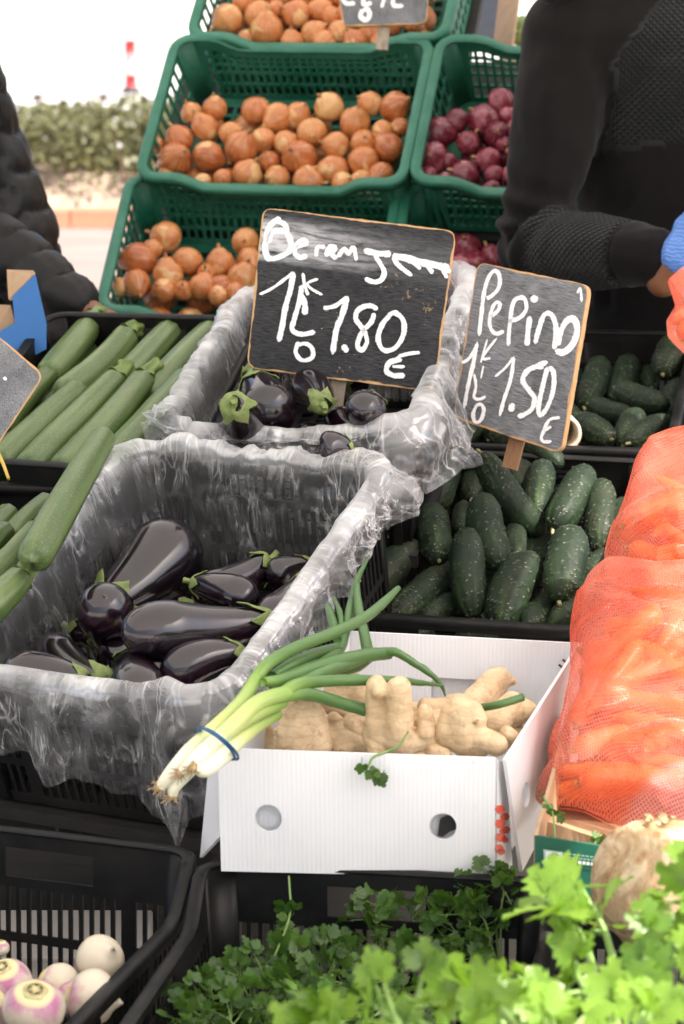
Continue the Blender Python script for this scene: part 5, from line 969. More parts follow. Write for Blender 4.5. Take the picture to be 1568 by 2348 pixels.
# ginger roots: lobes given at pixels with a depth
gin_n = 0
def ginger(label, lobes, y, seed):
    """lobes: (px a, px b, radius px a, radius px b, dy a, dy b)"""
    P = []; c0 = at_y(lobes[0][0][0], lobes[0][0][1], y); t = thing('ginger_root', label, 'ginger', at_loc(c0), 'ginger roots in the white box')
    for a, b, ra, rb, da, db in lobes:
        A, B = at_y(*a, y + da), at_y(*b, y + db); P.append(capsule(A - c0, B - c0, ra * .92 / FPX * dep(A), rb * .92 / FPX * dep(B), 16, 6))
    V, F = blob(P, .0023, 2); n = normals(V, F); V = V + n * (.0007 * fbm(V * 90 + seed, 3, seed) + .0018 * fbm(V * 24 + seed, 2, seed + 4) - .0013 * np.clip(np.sin((V @ unit(RNG.normal(size=3) + (0, 0, 1))) * 420 + 3 * vnoise(V * 40, 3)), .75, 1))[:, None]
    obj('root', mesh('root', V, F, M['ginger']), t)
    A, ra = lobes[-1][1], lobes[-1][3]; p = at_y(*A, y + lobes[-1][5]) - c0; V, F, U = ball(p + (0, -ra / FPX * 1.6, 0), ra / FPX * 1.0, 8); V += .002 * fbm(V * 200, 2)[:, None]; obj('cut_end', mesh('cut_end', V, F, M['root_tuft']), t)
def zg(p): return (802.3 + p[0] * .3290, 1404 + p[1] * .3290)
ginger('ginger root with two upright fingers in the centre of the white box', [(zg((175, 520)), zg((190, 880)), 27, 30, .0, .0), (zg((345, 530)), zg((340, 900)), 35, 36, -.012, -.01), (zg((240, 880)), zg((380, 930)), 38, 36, 0, 0), (zg((520, 690)), zg((535, 830)), 22, 25, -.004, -.006), (zg((400, 900)), zg((560, 900)), 34, 30, 0, 0), (zg((190, 500)), zg((200, 560)), 25, 20, 0, -.012)], 1.590, 1)
ginger('ginger root with a broad hump and a cut stub at the right front', [(zg((770, 690)), zg((800, 880)), 46, 50, .0, .0), (zg((720, 850)), zg((880, 920)), 40, 40, 0, 0), (zg((860, 860)), zg((1020, 920)), 36, 32, -.005, -.012), (zg((690, 680)), zg((680, 850)), 26, 34, 0, 0), (zg((850, 680)), zg((880, 740)), 30, 30, -.004, -.006)], 1.585, 2)
ginger('plump ginger finger pointing up at the back right under the handle slot', [(zg((1020, 480)), zg((900, 620)), 38, 44, .06, .02), (zg((900, 620)), zg((820, 700)), 40, 36, .02, 0), (zg((1060, 440)), zg((1130, 480)), 22, 14, .06, .06)], 1.705, 3)
ginger('ginger root lying at the right side beside the loose green leaf piece', [(zg((1130, 640)), zg((1000, 780)), 36, 42, .0, -.02), (zg((1200, 680)), zg((1120, 740)), 34, 34, .0, .0), (zg((1240, 660)), zg((1290, 700)), 20, 18, 0, 0), (zg((1090, 850)), zg((1150, 880)), 22, 18, -.06, -.06)], 1.665, 4)
ginger('wrinkled ginger root in the middle behind the upright fingers', [(zg((520, 650)), zg((660, 660)), 24, 26, 0, 0), (zg((700, 620)), zg((760, 610)), 18, 18, .02, .02), (zg((500, 760)), zg((640, 760)), 26, 26, -.02, -.02)], 1.69, 5)
def zg2(p): return (344 + p[0] * .4386, 1261 + p[1] * .4386)
ginger('fat ginger root at the left front with a torn brown scar', [(zg2((770, 850)), zg2((760, 1000)), 46, 58, 0, 0), (zg2((840, 870)), zg2((860, 1010)), 40, 44, .004, 0), (zg2((690, 960)), zg2((660, 940)), 22, 12, -.01, -.015)], 1.60, 6)
ginger('ginger knob beside the fat root at the left', [(zg2((960, 880)), zg2((980, 900)), 22, 24, 0, 0), (zg2((1000, 980)), zg2((1090, 1010)), 30, 26, -.01, -.01), (zg2((930, 980)), zg2((1000, 1040)), 30, 30, -.01, -.02)], 1.635, 7)
ginger('ginger root under the spring onion leaves at the back left', [(zg2((960, 740)), zg2((1080, 720)), 30, 34, 0, 0), (zg2((1060, 690)), zg2((1100, 760)), 26, 28, .01, -.01), (zg2((920, 800)), zg2((1010, 830)), 28, 26, -.02, -.02)], 1.695, 8)
ginger('ginger root with a dark end in the gap left of the centre', [(zg2((1060, 900)), zg2((1120, 900)), 26, 22, 0, 0), (zg2((1040, 920)), zg2((1080, 960)), 22, 18, -.01, -.015)], 1.645, 9)
ginger('small ginger piece at the foot of the upright fingers', [(zg2((1150, 960)), zg2((1190, 1040)), 24, 30, 0, -.01), (zg2((1490, 1050)), zg2((1540, 1070)), 24, 20, -.015, -.02), (zg2((1190, 1050)), zg2((1490, 1080)), 20, 20, 0, -.01)], 1.595, 10)
ginger('ginger root deep at the left end of the box', [(zg2((590, 960)), zg2((620, 1040)), 30, 30, 0, 0), (zg2((620, 1040)), zg2((900, 1080)), 34, 34, 0, 0)], 1.64, 11)
ginger('ginger root deep at the right of the box', [((1000, 1690), (1200, 1690), 40, 30, 0, 0), ((1080, 1640), (1180, 1660), 34, 24, .05, .05)], 1.66, 12)
ginger('ginger root deep in the middle of the box', [((760, 1700), (980, 1700), 44, 40, 0, 0), ((800, 1630), (980, 1640), 36, 36, .06, .06)], 1.66, 13)

# ------------------------------------------------------------------ spring onion bunch (zoom: native (600,2200), scale 1.3067)
def zs(p): return (344 + p[0] * .4386, 1261 + p[1] * .4386)
so0 = at_y(*zs((340, 980)), 1.49); sob = thing('spring_onion_bunch', 'bunch of spring onions tied with a blue rubber band lying over the white box', 'spring onions', at_loc(so0))
def stalk(pts, ys, rp, n=40, name='stalk', roots=True, v0=0.0, v1=1.0, flat=None):
    q = spline([at_y(*zs(p), y) - so0 for p, y in zip(pts, ys)], n); r = np.interp(np.linspace(0, 1, n), np.linspace(0, 1, len(rp)), rp) * .4386 / FPX * dep(so0)
    V, F, U = tube(q, r, 14); U[:, 1] = v0 + (v1 - v0) * U[:, 1]; V += .0004 * fbm(V * 130, 2)[:, None]; s = obj(name, mesh(name, V, F, M['spring_onion'], U), sob)
    if roots:
        d = unit(q[0] - q[2]); P = []
        for k in range(26):
            a = unit(d + .95 * RNG.normal(size=3)); P.append(tube(spline([q[0] - d * .003, q[0] + a * .006, q[0] + a * RNG.uniform(.008, .015) + RNG.normal(size=3) * .003], 5), [.0011, .0010, .0009, .0008, .0005], 4))
        P.append(ball(q[0] + d * .002, r[0] * .9, 7)); V, F, U = merge(P); o = obj('root_tuft', mesh('root_tuft', V, F, M['root_tuft']), s); o['kind'] = 'stuff'
    return s
stalk([(55, 1235), (110, 1170), (210, 1060), (330, 940), (470, 800), (560, 660)], [1.45, 1.45, 1.462, 1.478, 1.51, 1.545], [30, 42, 52, 44, 38, 36], v1=.44)
stalk([(115, 1275), (140, 1220), (270, 1080), (420, 930), (560, 800), (720, 745)], [1.452, 1.452, 1.463, 1.47, 1.50, 1.53], [28, 34, 46, 46, 44, 42], v1=.44)
stalk([(165, 1160), (220, 1110), (330, 1010), (440, 920), (560, 850), (690, 790)], [1.438, 1.44, 1.458, 1.478, 1.50, 1.535], [26, 40, 46, 42, 40, 40], v1=.46)
stalk([(235, 1140), (290, 1145), (390, 1060), (470, 985), (560, 915), (660, 850)], [1.432, 1.437, 1.462, 1.482, 1.51, 1.545], [26, 44, 50, 44, 40, 40], v1=.44)
def leaf_(pts, ys, rp, v0=.45, v1=1.0, n=36): stalk(pts, ys, rp, n, 'leaf', False, v0, v1)
leaf_([(560, 660), (620, 590), (760, 510), (940, 440), (1110, 360), (1220, 275), (1297, 198)], [1.545, 1.56, 1.60, 1.66, 1.72, 1.77, 1.80], [36, 34, 34, 34, 32, 28, 16])
leaf_([(700, 745), (780, 700), (900, 685), (1080, 680), (1260, 682), (1400, 692), (1530, 708)], [1.53, 1.55, 1.58, 1.60, 1.605, 1.63, 1.66], [40, 36, 34, 32, 26, 18, 6])
leaf_([(590, 690), (680, 680), (830, 630), (1000, 580), (1150, 548), (1250, 540)], [1.53, 1.55, 1.60, 1.64, 1.68, 1.70], [26, 36, 46, 44, 40, 34], .5)
leaf_([(1235, 535), (1290, 535), (1380, 590), (1470, 650), (1525, 710), (1545, 765)], [1.695, 1.69, 1.69, 1.69, 1.69, 1.69], [30, 24, 22, 18, 12, 4], .7)
leaf_([(700, 760), (800, 750), (900, 770), (1000, 800), (1125, 835)], [1.53, 1.55, 1.57, 1.585, 1.595], [38, 38, 36, 34, 36], .47)
leaf_([(640, 660), (740, 600), (860, 545), (980, 510)], [1.56, 1.60, 1.66, 1.70], [30, 36, 36, 30], .62)
leaf_([(860, 620), (980, 530), (1020, 420), (1050, 300), (1080, 160), (1140, 40)], [1.62, 1.70, 1.78, 1.83, 1.90, 1.96], [30, 34, 32, 30, 22, 8], .6)
leaf_([(1140, 540), (1120, 440), (1095, 330), (1080, 200), (1085, 160)], [1.70, 1.76, 1.80, 1.85, 1.87], [36, 32, 28, 20, 10], .6)
leaf_([(780, 700), (900, 640), (1020, 600), (1130, 570)], [1.56, 1.60, 1.64, 1.67], [34, 36, 36, 20], .6)
leaf_([(980, 470), (950, 360), (930, 290)], [1.72, 1.80, 1.85], [26, 28, 20], .7); leaf_([(1000, 400), (990, 320), (960, 245)], [1.76, 1.82, 1.87], [16, 18, 10], .7); leaf_([(960, 640), (1080, 610), (1150, 575)], [1.66, 1.69, 1.71], [30, 30, 16], .8)
P = []
for k, off in enumerate(((0, 0, 0), (.003, -.002, .006))):
    a = np.linspace(0, 2 * math.pi, 40, endpoint=True); cpx = np.array([zs((345 + 18 * k + 98 * math.cos(q), 1012 + 40 * math.sin(q) + 72 * math.cos(q))) for q in a]); ys = 1.466 - .030 * np.sin(-a) + .001 * k
    P.append(tube(np.array([at_y(*c, y) - so0 for c, y in zip(cpx, ys)]), .0016, 7))
V, F, U = merge(P); obj('rubber_band', mesh('rubber_band', V, F, M['rubber']), sob)
# loose green piece
lp = [at_y(*zg(p), y) for p, y in (((900, 665), 1.62), ((1040, 640), 1.60), ((1205, 590), 1.61))]; V, F, U = tube(spline(lp, 14) - lp[0], [.0052] * 14, 12); U[:, 1] = .75 + .2 * U[:, 1]
o = obj('onion_leaf_piece', mesh('onion_leaf_piece', V, F, M['spring_onion'], U), None, at_loc(lp[0])); tag(o, 'loose piece of green onion leaf lying on the ginger', 'leaf piece')

# ------------------------------------------------------------------ herb leaves
def herb_leaf(seed, size, lobes=3, tooth=.22, curl=.35, stalk_l=.6, wdt=.43):
    """leaf of toothed lobes fanning from the stalk, cupped; local +Y points outwards, +Z up"""
    rg = np.random.default_rng(seed); P = []
    for k in range(lobes):
        a0 = (k - (lobes - 1) / 2) * (1.9 / max(1, lobes - 1) if lobes > 1 else 0) + rg.uniform(-.12, .12); ln = (1.0 if k == (lobes - 1) / 2 else .78) * rg.uniform(.88, 1.1); wd = wdt * rg.uniform(.85, 1.15); n = 9; L, Rr, Cn = [], [], []
        for j in range(n):
            s = j / (n - 1); w_ = wd * math.sin(math.pi * min(1, .06 + s * .9) ** .8) * (1 + tooth * (1 if j % 2 else -1.15)) ; 
            if j == n - 1: w_ = .015
            q = .12 + s * ln; zc_ = -curl * s ** 2 * .5; L.append((-w_, q + tooth * .25 * (j % 2), zc_ - w_ * .25 * curl + .10 * w_)); Rr.append((w_, q + tooth * .25 * (j % 2), zc_ - w_ * .25 * curl + .10 * w_)); Cn.append((0, q, zc_ - .05))
        V = np.array(L + Cn + Rr); c, s_ = math.cos(-a0), math.sin(-a0); tw = rg.uniform(-.5, .5); V = np.c_[V[:, 0] * math.cos(tw), V[:, 1], V[:, 2] + V[:, 0] * math.sin(tw)]; V = np.c_[V[:, 0] * c - V[:, 1] * s_, V[:, 0] * s_ + V[:, 1] * c, V[:, 2] + .04 * k * (-1) ** k]
        F = [(j, n + j, n + j + 1, j + 1) for j in range(n - 1)] + [(n + j, 2 * n + j, 2 * n + j + 1, n + j + 1) for j in range(n - 1)]; P.append((V, [f[::-1] for f in F]))
    P.append(tube([(0, .3, -.06), (0, .05, -.03), (.02, -stalk_l, -.12)], [.02, .028, .035], 5)[:2]); V, F, U = merge(P); return V * size, F
def leaf_meshes(pref, mat, n, size, **kw):
    r = []
    for s in range(n): V, F = herb_leaf(s + 10, size, **kw); r.append(mesh(pref, V, F, mat))
    return r
PLM = leaf_meshes('leaf', M['parsley'], 7, .0215); PLB = leaf_meshes('leaf', M['celery'], 6, .034, tooth=.30, curl=.6, wdt=.36)
def rot_to(d, up, p):
    y = unit(d); x = unit(np.cross(y, np.asarray(up, float) + 1e-4)); return mat_axes(x, y, np.cross(x, y), p)
def herb(name, label, cat, group, base, dirs, meshes, mat, leaves, lr, spread, stem_r, seed):
    """a bunch: stems sprout from base along dirs (tips in space), leaves sit along and at the end of each stem"""
    rg = np.random.default_rng(seed); t = thing(name, label, cat, at_loc(base), group); base = np.asarray(base)
    for tip in dirs:
        v = np.asarray(tip) - base; mid = v * .55 + rg.normal(size=3) * np.linalg.norm(v) * .08 + (0, 0, .03); q = spline([rg.normal(size=3) * .006, mid, v], 9); V, F, U = tube(q, np.linspace(stem_r, stem_r * .5, 9), 6); obj('stem', mesh('stem', V, F, mat), t)
        for k in range(leaves):
            s = 1 - (k / leaves) * .62 * rg.uniform(.7, 1.2); p = q[int(s * 8)]; d = unit(v) * .5 + rg.normal(size=3) * .75 + (0, -.25, .25); side = unit(d) * spread * rg.uniform(.4, 1) * (0 if k == 0 else 1); o = obj('leaf', meshes[rg.integers(len(meshes))], t, rot_to(d, (0, -.5, 1) + rg.normal(size=3) * .65, p + side) @ scale_m(*(3 * [lr * rg.uniform(.7, 1.25)])))
            if k: V, F, U = tube([p, p + side * .9], [stem_r * .5, stem_r * .35], 4); obj('leaf_stalk', mesh('leaf_stalk', V, F, mat), t)
    return t
def at_pls(k, h): n = pl(k); return lambda px, py: at_pl(px, py, n[0] + n[1] * h, n[1])
gpz = 'parsley bunches in the black crate'
PBS = [((470, 2330), [(425, 2290), (480, 2260), (525, 2290), (430, 2330)], 'parsley bunch at the left end of its crate'), ((600, 2340), [(545, 2230), (600, 2240), (640, 2200), (660, 2280)], 'parsley bunch with sprigs leaning on the left crate wall'), ((760, 2330), [(690, 2210), (750, 2150), (800, 2200), (720, 2260), (820, 2270)], 'parsley bunch in the middle of its crate'), ((880, 2260), [(840, 2090), (900, 2060), (950, 2110), (870, 2150)], 'tall parsley bunch reaching the crate rim'),
       ((1000, 2240), [(980, 2100), (1030, 2080), (1060, 2130), (1010, 2160)], 'parsley bunch right of the tall one'), ((1080, 2160), [(1080, 2040), (1130, 2030), (1170, 2040), (1100, 2090), (1180, 2080)], 'parsley bunch hanging over the rim below the white box corner'), ((560, 2440), [(440, 2320), (520, 2330), (600, 2300), (650, 2330)], 'parsley bunch at the bottom left of its crate'), ((820, 2420), [(700, 2300), (780, 2320), (860, 2250), (900, 2310)], 'parsley bunch at the bottom middle of its crate'), ((980, 2360), [(930, 2200), (990, 2230), (1040, 2200), (960, 2270)], 'parsley bunch beside the celery')]
for i, (b, tips, lab) in enumerate(PBS):
    hb = -.10; f0 = at_pls('F2', hb); tp = [at_pls('F2', -.085 + .02 * RNG.uniform(0, 1) + (.030 if y < 2110 else -.012) + (.025 if y < 2060 else 0))(x, y) for x, y in tips]
    base = np.mean(tp, 0) + np.array([RNG.uniform(-.03, .03), -.04, -.10]); herb('parsley_bunch', lab, 'parsley', gpz, base, tp, PLM, M['herb_stem'], 9, .9, .040, .0016, 40 + i)
# sprigs
def sprig(label, pts, ys, leaves, sr=.0016, meshes=PLM, lr=.55, seed=0):
    rg = np.random.default_rng(seed); q = np.array([at_y(*p, y) for p, y in zip(pts, ys)]); t = thing('herb_sprig', label, 'herb sprig', at_loc(q[0])); V, F, U = tube(spline(q, 14) - q[0], sr, 6); obj('stem', mesh('stem', V, F, M['herb_stem']), t)
    for (x, y), yy, s in leaves:
        p = at_y(x, y, yy) - q[0]; obj('leaf', meshes[rg.integers(len(meshes))], t, rot_to(rg.normal(size=3) * .5 + (0, -.2, -.6), (0, -1, .3) + rg.normal(size=3) * .3, p) @ scale_m(s, s, s))
sprig('tiny curly parsley sprig hanging over the front of the white box', [zg((405, 830)), zg((340, 930)), zg((250, 970)), zg((160, 1010)), zg((130, 1070))], [1.56, 1.545, 1.53, 1.518, 1.515], [(zg((85, 1055)), 1.515, .62), (zg((150, 1110)), 1.512, .60), (zg((195, 1140)), 1.512, .66), (zg((130, 1090)), 1.514, .5), (zg((225, 1130)), 1.512, .55)], .0017, seed=2)
sprig('long parsley sprig hanging from the rim left of the parsley', [(662, 2008), (664, 2040), (666, 2085), (655, 2130), (630, 2190)], [1.52, 1.51, 1.50, 1.47, 1.42], [((655, 2075), 1.495, .75), ((672, 2085), 1.495, .7), ((662, 2105), 1.49, .8), ((650, 2125), 1.48, .8), ((668, 2128), 1.48, .7), ((640, 2165), 1.45, .75), ((655, 2175), 1.45, .7)], .0014, seed=3)
sprig('thin herb sprig standing in front of the green card box', [(1275, 1990), (1272, 1920), (1266, 1860), (1245, 1826)], [1.42, 1.43, 1.44, 1.45], [((1240, 1822), 1.45, .55), ((1255, 1843), 1.445, .45), ((1280, 1858), 1.44, .7), ((1288, 1870), 1.44, .5)], .0014, seed=4)
sprig('second thin herb sprig before the green card box', [(1355, 2020), (1358, 1960), (1366, 1925), (1376, 1910)], [1.42, 1.425, 1.43, 1.435], [((1372, 1915), 1.43, .5), ((1385, 1930), 1.43, .45), ((1362, 1940), 1.43, .4)], .0014, seed=5)
sprig('green stalk curving round the top of the celeriac', [(1405, 1945), (1425, 1905), (1470, 1890), (1530, 1880), (1580, 1895)], [1.42, 1.43, 1.44, 1.45, 1.45], [], .0026, seed=6)
# celery in the sun, close to the camera
gce = 'leafy celery at the front right'
def cel(base, tips, lab, sd_, nl=7, lr=1.0, sp=.05): herb('celery_bunch', lab, 'celery', gce, at_d(base[0], base[1], base[2] * .84), [at_d(q[0], q[1], q[2] * .84) for q in tips], PLB, M['celery_stem'], nl, lr, sp, .0048, sd_)
M['celery_stem'] = simple('celery stalk', (.22, .36, .09), .4, .2, 40)
cel((1440, 2520, 1.42), [(1250, 2060, 1.42), (1330, 2030, 1.45)], 'celery with the tallest pale leaf in front of the green card box', 1, 3, 1.3, .03)
cel((1660, 2480, 1.38), [(1560, 1990, 1.38), (1600, 2080, 1.34), (1545, 2190, 1.36)], 'celery with bright leaves in front of the celeriac', 2, 4, 1.15, .04)
cel((1180, 2560, 1.30), [(1050, 2290, 1.32), (1150, 2255, 1.34), (1210, 2235, 1.36)], 'celery with its leaves over the parsley', 3, 4, 1.0, .04)
cel((1420, 2560, 1.22), [(1310, 2245, 1.28), (1400, 2250, 1.26), (1490, 2220, 1.28)], 'celery at the lower right in full sun', 4, 5, 1.0, .045)
cel((980, 2600, 1.18), [(780, 2345, 1.20), (880, 2330, 1.22), (980, 2300, 1.24), (690, 2365, 1.18)], 'celery leaves along the bottom edge', 5, 5, .8, .04)
cel((1240, 2620, 1.12), [(1100, 2330, 1.16), (1230, 2320, 1.14), (1340, 2330, 1.12), (1500, 2310, 1.14)], 'nearest celery at the bottom edge in full sun', 6, 5, .9, .045)

# ------------------------------------------------------------------ nets of carrots
def net_bag(label, outline, cd_, nrm, H, seed, strip=None, sag=.5, group='red net bags of carrots', wr=1.9):
    """pillow inside an outline given at pixels on a plane; H half thickness"""
    c = at_d(*cd_); nrm = unit(nrm); o2 = np.array([at_pl(*p, c, nrm) for p in outline]); ctr = o2.mean(0); ex = unit(np.cross((0, 1., .3), nrm)); ex = ex if ex[0] > 0 else -ex; ey = np.cross(nrm, ex)
    L = np.stack([(o2 - ctr) @ ex, (o2 - ctr) @ ey], 1); closed = np.vstack([L, L[:1]]); dist = np.r_[0, np.cumsum(np.linalg.norm(np.diff(closed, axis=0), axis=1))]; na, nr = 300, 70; S = np.linspace(0, dist[-1], na, endpoint=False); O = np.stack([np.interp(S, dist, closed[:, k]) for k in (0, 1)], 1)
    for _ in range(5): O = (np.roll(O, 1, 0) + 2 * O + np.roll(O, -1, 0)) / 4
    t = thing('carrot_net', label, 'carrot net', at_loc(ctr), group); Vs, Fs, Us, At = [], [], [], []
    for side in (1, -1):
        tt = np.linspace(0, 1, nr) ** .8; P2 = O[:, None] * tt[None, :, None]; h = H * (1 - tt ** 3.0) ** .6; Z = side * np.broadcast_to(h, (na, nr)) * (1 if side > 0 else .55); p = np.stack([P2[..., 0], P2[..., 1], Z], -1).reshape(-1, 3)
        Q = p * (1, 1, .3); sk = Q @ np.array([[1, .28, 0], [0, 1, 0], [0, 0, 1]]).T
        def rg_(fx, fy, k): wq = sk + .03 * np.stack([vnoise(sk * 7 + k, k), vnoise(sk * 7 + k, k + 2), 0 * sk[:, 0]], 1); return 1 - 2.2 * np.abs(vnoise(wq * (fx, fy, 4) + seed * 1.7 + k, seed + k))
        fold = rg_(2.6, 15, 1); w1 = rg_(6, 26, 3); w2 = rg_(14, 40, 5); w3 = rg_(11, 9, 7); soft = fbm(sk * (4, 9, 4) + seed, 2, seed)
        dsp = wr * (.0095 * fold + .0065 * w1 + .0026 * w2 + .004 * w3 + .010 * soft); edge = np.broadcast_to(np.clip((1 - tt) * 6, .15, 1), (na, nr)).reshape(-1)
        p[:, 2] += side * dsp * edge; p[:, 0] += .006 * fbm(sk * (7, 20, 3) + 9, 2, 3) * wr; p[:, 1] += .010 * fbm(sk * (6, 14, 3) + 4, 2, 6) * wr
        W = p @ np.array([ex, ey, nrm]); st = np.zeros(len(p))
        if strip is not None: st = np.clip((strip + .02 * np.sin(p[:, 0] * 20) - p[:, 1]) / .012, 0, 1)
        F = grid_faces(na, nr, True)
        if side < 0: F = F[:, ::-1]
        uvw = np.stack([p[:, 0] + .10 * p[:, 1] + .015 * fold, p[:, 1] + .012 * fbm(sk * 9, 2, 8)], 1); Vs.append(W); Fs.append(F + len(Vs[0]) * (len(Vs) - 1)); Us.append(uvw); At.append(st)
    obj('net', mesh('net', np.vstack(Vs), np.vstack(Fs), M['net'], np.vstack(Us), True, {'strip': np.concatenate(At)}), t); return ctr, ex, ey, nrm, O
bag_n = unit((-.18, -.62, .77))
b1 = net_bag('lower red net of carrots lying in the green card box', [(1400, 1300), (1500, 1292), (1620, 1292), (1800, 1370), (1830, 1700), (1740, 1930), (1600, 1935), (1500, 1925), (1420, 1905), (1330, 1880), (1245, 1880), (1225, 1850), (1262, 1760), (1292, 1620), (1312, 1500), (1335, 1420), (1362, 1345)], (1520, 1640, 1.86), bag_n, .095, 3, strip=-.15)
b2 = net_bag('upper red net of carrots resting on the lower one', [(1492, 1035), (1560, 1010), (1700, 1000), (1850, 1080), (1850, 1330), (1640, 1420), (1520, 1410), (1440, 1360), (1396, 1310), (1392, 1255), (1415, 1190), (1440, 1130), (1468, 1080)], (1580, 1180, 2.10), unit((-.22, -.72, .66)), .085, 8)
b3 = net_bag('red net hanging down in front of the vendor at the right edge', [(1562, 620), (1600, 600), (1700, 640), (1720, 800), (1640, 830), (1568, 812), (1530, 770), (1524, 735), (1545, 700), (1528, 650)], (1610, 720, 2.55), unit((-.15, -.95, .2)), .05, 5, wr=.6)
def fill(bg_, label, group, n, H, seed, yr):
    ctr, ex, ey, nz, O = bg_; rg = np.random.default_rng(seed); lim = np.abs(O).max(0); oa = np.arctan2(O[:, 1], O[:, 0]); todo = []; od = np.argsort(oa); on = np.linalg.norm(O, axis=1)[od]; oa = oa[od]; k = 0
    for _ in range(4000):
        if k >= n: break
        p2 = np.array([rg.uniform(-lim[0], lim[0]), rg.uniform(-lim[1], lim[1])]); an = rg.normal(0, .5); s = rg.uniform(.8, 1.1); L = .085 * rg.uniform(.7, 1.1); d2 = np.array([math.cos(an), math.sin(an)]); Q = p2 + d2 * np.linspace(-L, L, 7)[:, None]
        rr = np.interp(np.arctan2(Q[:, 1], Q[:, 0]), oa, on, period=2 * math.pi); tz = np.linalg.norm(Q, axis=1) / rr
        if tz.max() > .84: continue
        top = (H * (1 - tz ** 3) ** .6).min() - .020 * s - .016
        if top < -.02: continue
        z = max(-.03, top - rg.choice([0, .0, .004, .035])); d = ex * d2[0] + ey * d2[1]; d = d * rg.choice([-1, 1]); c = ctr + ex * p2[0] + ey * p2[1] + nz * z
        todo.append((axis_mat(c - d * L, c + d * L) @ scale_m(s, s, s * L / .095), to_px(c))); k += 1
    nm = rows([q[1] for q in todo], 75)
    for i, (m, _) in enumerate(todo): CA[i % 3].put(m, f'orange carrot, {nm[i][1]} in the {nm[i][0]} layer inside {label}', group)
fill(b1, 'the lower red net', 'carrots in the lower net', 46, .095, 1, 0); fill(b2, 'the upper red net', 'carrots in the upper net', 34, .085, 2, 0); fill(b3, 'the hanging net', 'carrots in the hanging net', 5, .05, 3, 0)

# green card box under the lower net, with its print
gc0 = at_d(1310, 1985, 1.66); gcb = thing('card_box', 'green printed cardboard box under the lower carrot net', 'cardboard box', at_loc(gc0)); yg = gc0[1]
q = [at_Y(1226, 2040, yg + .004), at_Y(1600, 2075, yg - .022), at_Y(1226, 1915, yg + .004), at_Y(1600, 1975, yg - .022)]
fp_, _ = wallp('front_panel', *q, par=gcb, mat='green_card', tk=.0045, o=gc0)
ins = [p + (0, .0046, -.0015) for p in q]; wallp('inner_face', *ins, par=gcb, mat='cardboard', tk=.003, o=gc0)
bk = np.array([.07, .36, .02]); wallp('side_panel', q[0] + bk, q[0] + (-.001, .001, 0), q[2] + bk + (0, 0, .02), q[2] + (-.001, .001, 0), par=gcb, mat='cardboard', o=gc0)
wallp('inner_flap', q[2] + (.01, .05, -.09), q[2] + (.17, .02, -.10), q[2] + (.02, .06, -.004), q[3] + (-.06, .03, .0), par=gcb, mat='cardboard', tk=.004, o=gc0)
wallp('base', q[0] + bk, q[1] + bk, q[0] + (0, .006, .002), q[1] + (0, .006, .002), par=gcb, mat='cardboard', tk=.004, o=gc0)
ngc = unit(np.cross(q[1] - q[0], q[2] - q[0]))
def onface(px, py, lift=.0006): return at_pl(px, py, q[0] + ngc * lift, ngc) - gc0
def zr(p): return (1088.9 + p[0] * .3055, 1661.9 + p[1] * .3055)
def patch(name, pts, mat, lift, par=None): obj(name, mesh(name, [onface(*p, lift) for p in pts][::-1], [tuple(range(len(pts)))], mat, smooth=False), par or gcb)
patch('printed_flag', [zr(p) for p in ((512, 932), (662, 952), (660, 1050), (520, 1035))], M['print_pale'], .0036); patch('printed_flag', [zr(p) for p in ((528, 945), (655, 960), (652, 1040), (530, 1025))], M['print_white'], .0042)
for k in range(12): a = k * math.pi / 6; cx_, cy_ = 594 + 34 * math.cos(a), 993 + 32 * math.sin(a); patch('printed_star', [zr((cx_ + 7 * math.cos(b), cy_ + 7 * math.sin(b))) for b in np.linspace(0, 6.2832, 5, endpoint=False)], M['green_card'], .0048)
def rule(a, b, wd, mat=None, lift=.0038):
    a, b = np.array(a, float), np.array(b, float); n = unit(np.array([-(b - a)[1], (b - a)[0]])) * wd / 2; patch('printed_text', [zr(p) for p in (a + n, b + n, b - n, a - n)], mat or M['print_pale'], lift)
for a, b in (((668, 962), (960, 1000)), ((700, 992), (955, 1022))):
    for k in range(9): s0, s1 = k / 9, (k + .72) / 9; rule(np.array(a) * (1 - s0) + np.array(b) * s0, np.array(a) * (1 - s1) + np.array(b) * s1, 9)
for k in range(7): s0, s1 = k / 7, (k + .7) / 7; a, b = np.array((715, 1022.)), np.array((930, 1050.)); rule(a * (1 - s0) + b * s0, a * (1 - s1) + b * s1, 22, M['print_white'])
def txt(label_, px, py, hpx, s, mat, ang):
    cu = bpy.data.curves.new('txt', 'FONT'); cu.body = s; cu.size = 1; cu.resolution_u = 2; o = bpy.data.objects.new('txt', cu); COL.objects.link(o); dg = bpy.context.evaluated_depsgraph_get(); me = bpy.data.meshes.new_from_object(o.evaluated_get(dg)); bpy.data.objects.remove(o)
    V = np.empty(len(me.vertices) * 3); me.vertices.foreach_get('co', V); V = V.reshape(-1, 3); P = [onface(px + hpx * (x * math.cos(ang)) , py - hpx * y + hpx * x * math.sin(ang), .004) for x, y, _ in V]; F = [tuple(p.vertices) for p in me.polygons]; obj('printed_text', mesh('printed_text', P, F, mat, smooth=False), gcb); bpy.data.meshes.remove(me)
txt('', 1245, 1987, 11, 'Envasado', M['print_pale'], .1); txt('', 1252, 1999, 11, 'C/ P', M['print_pale'], .1)

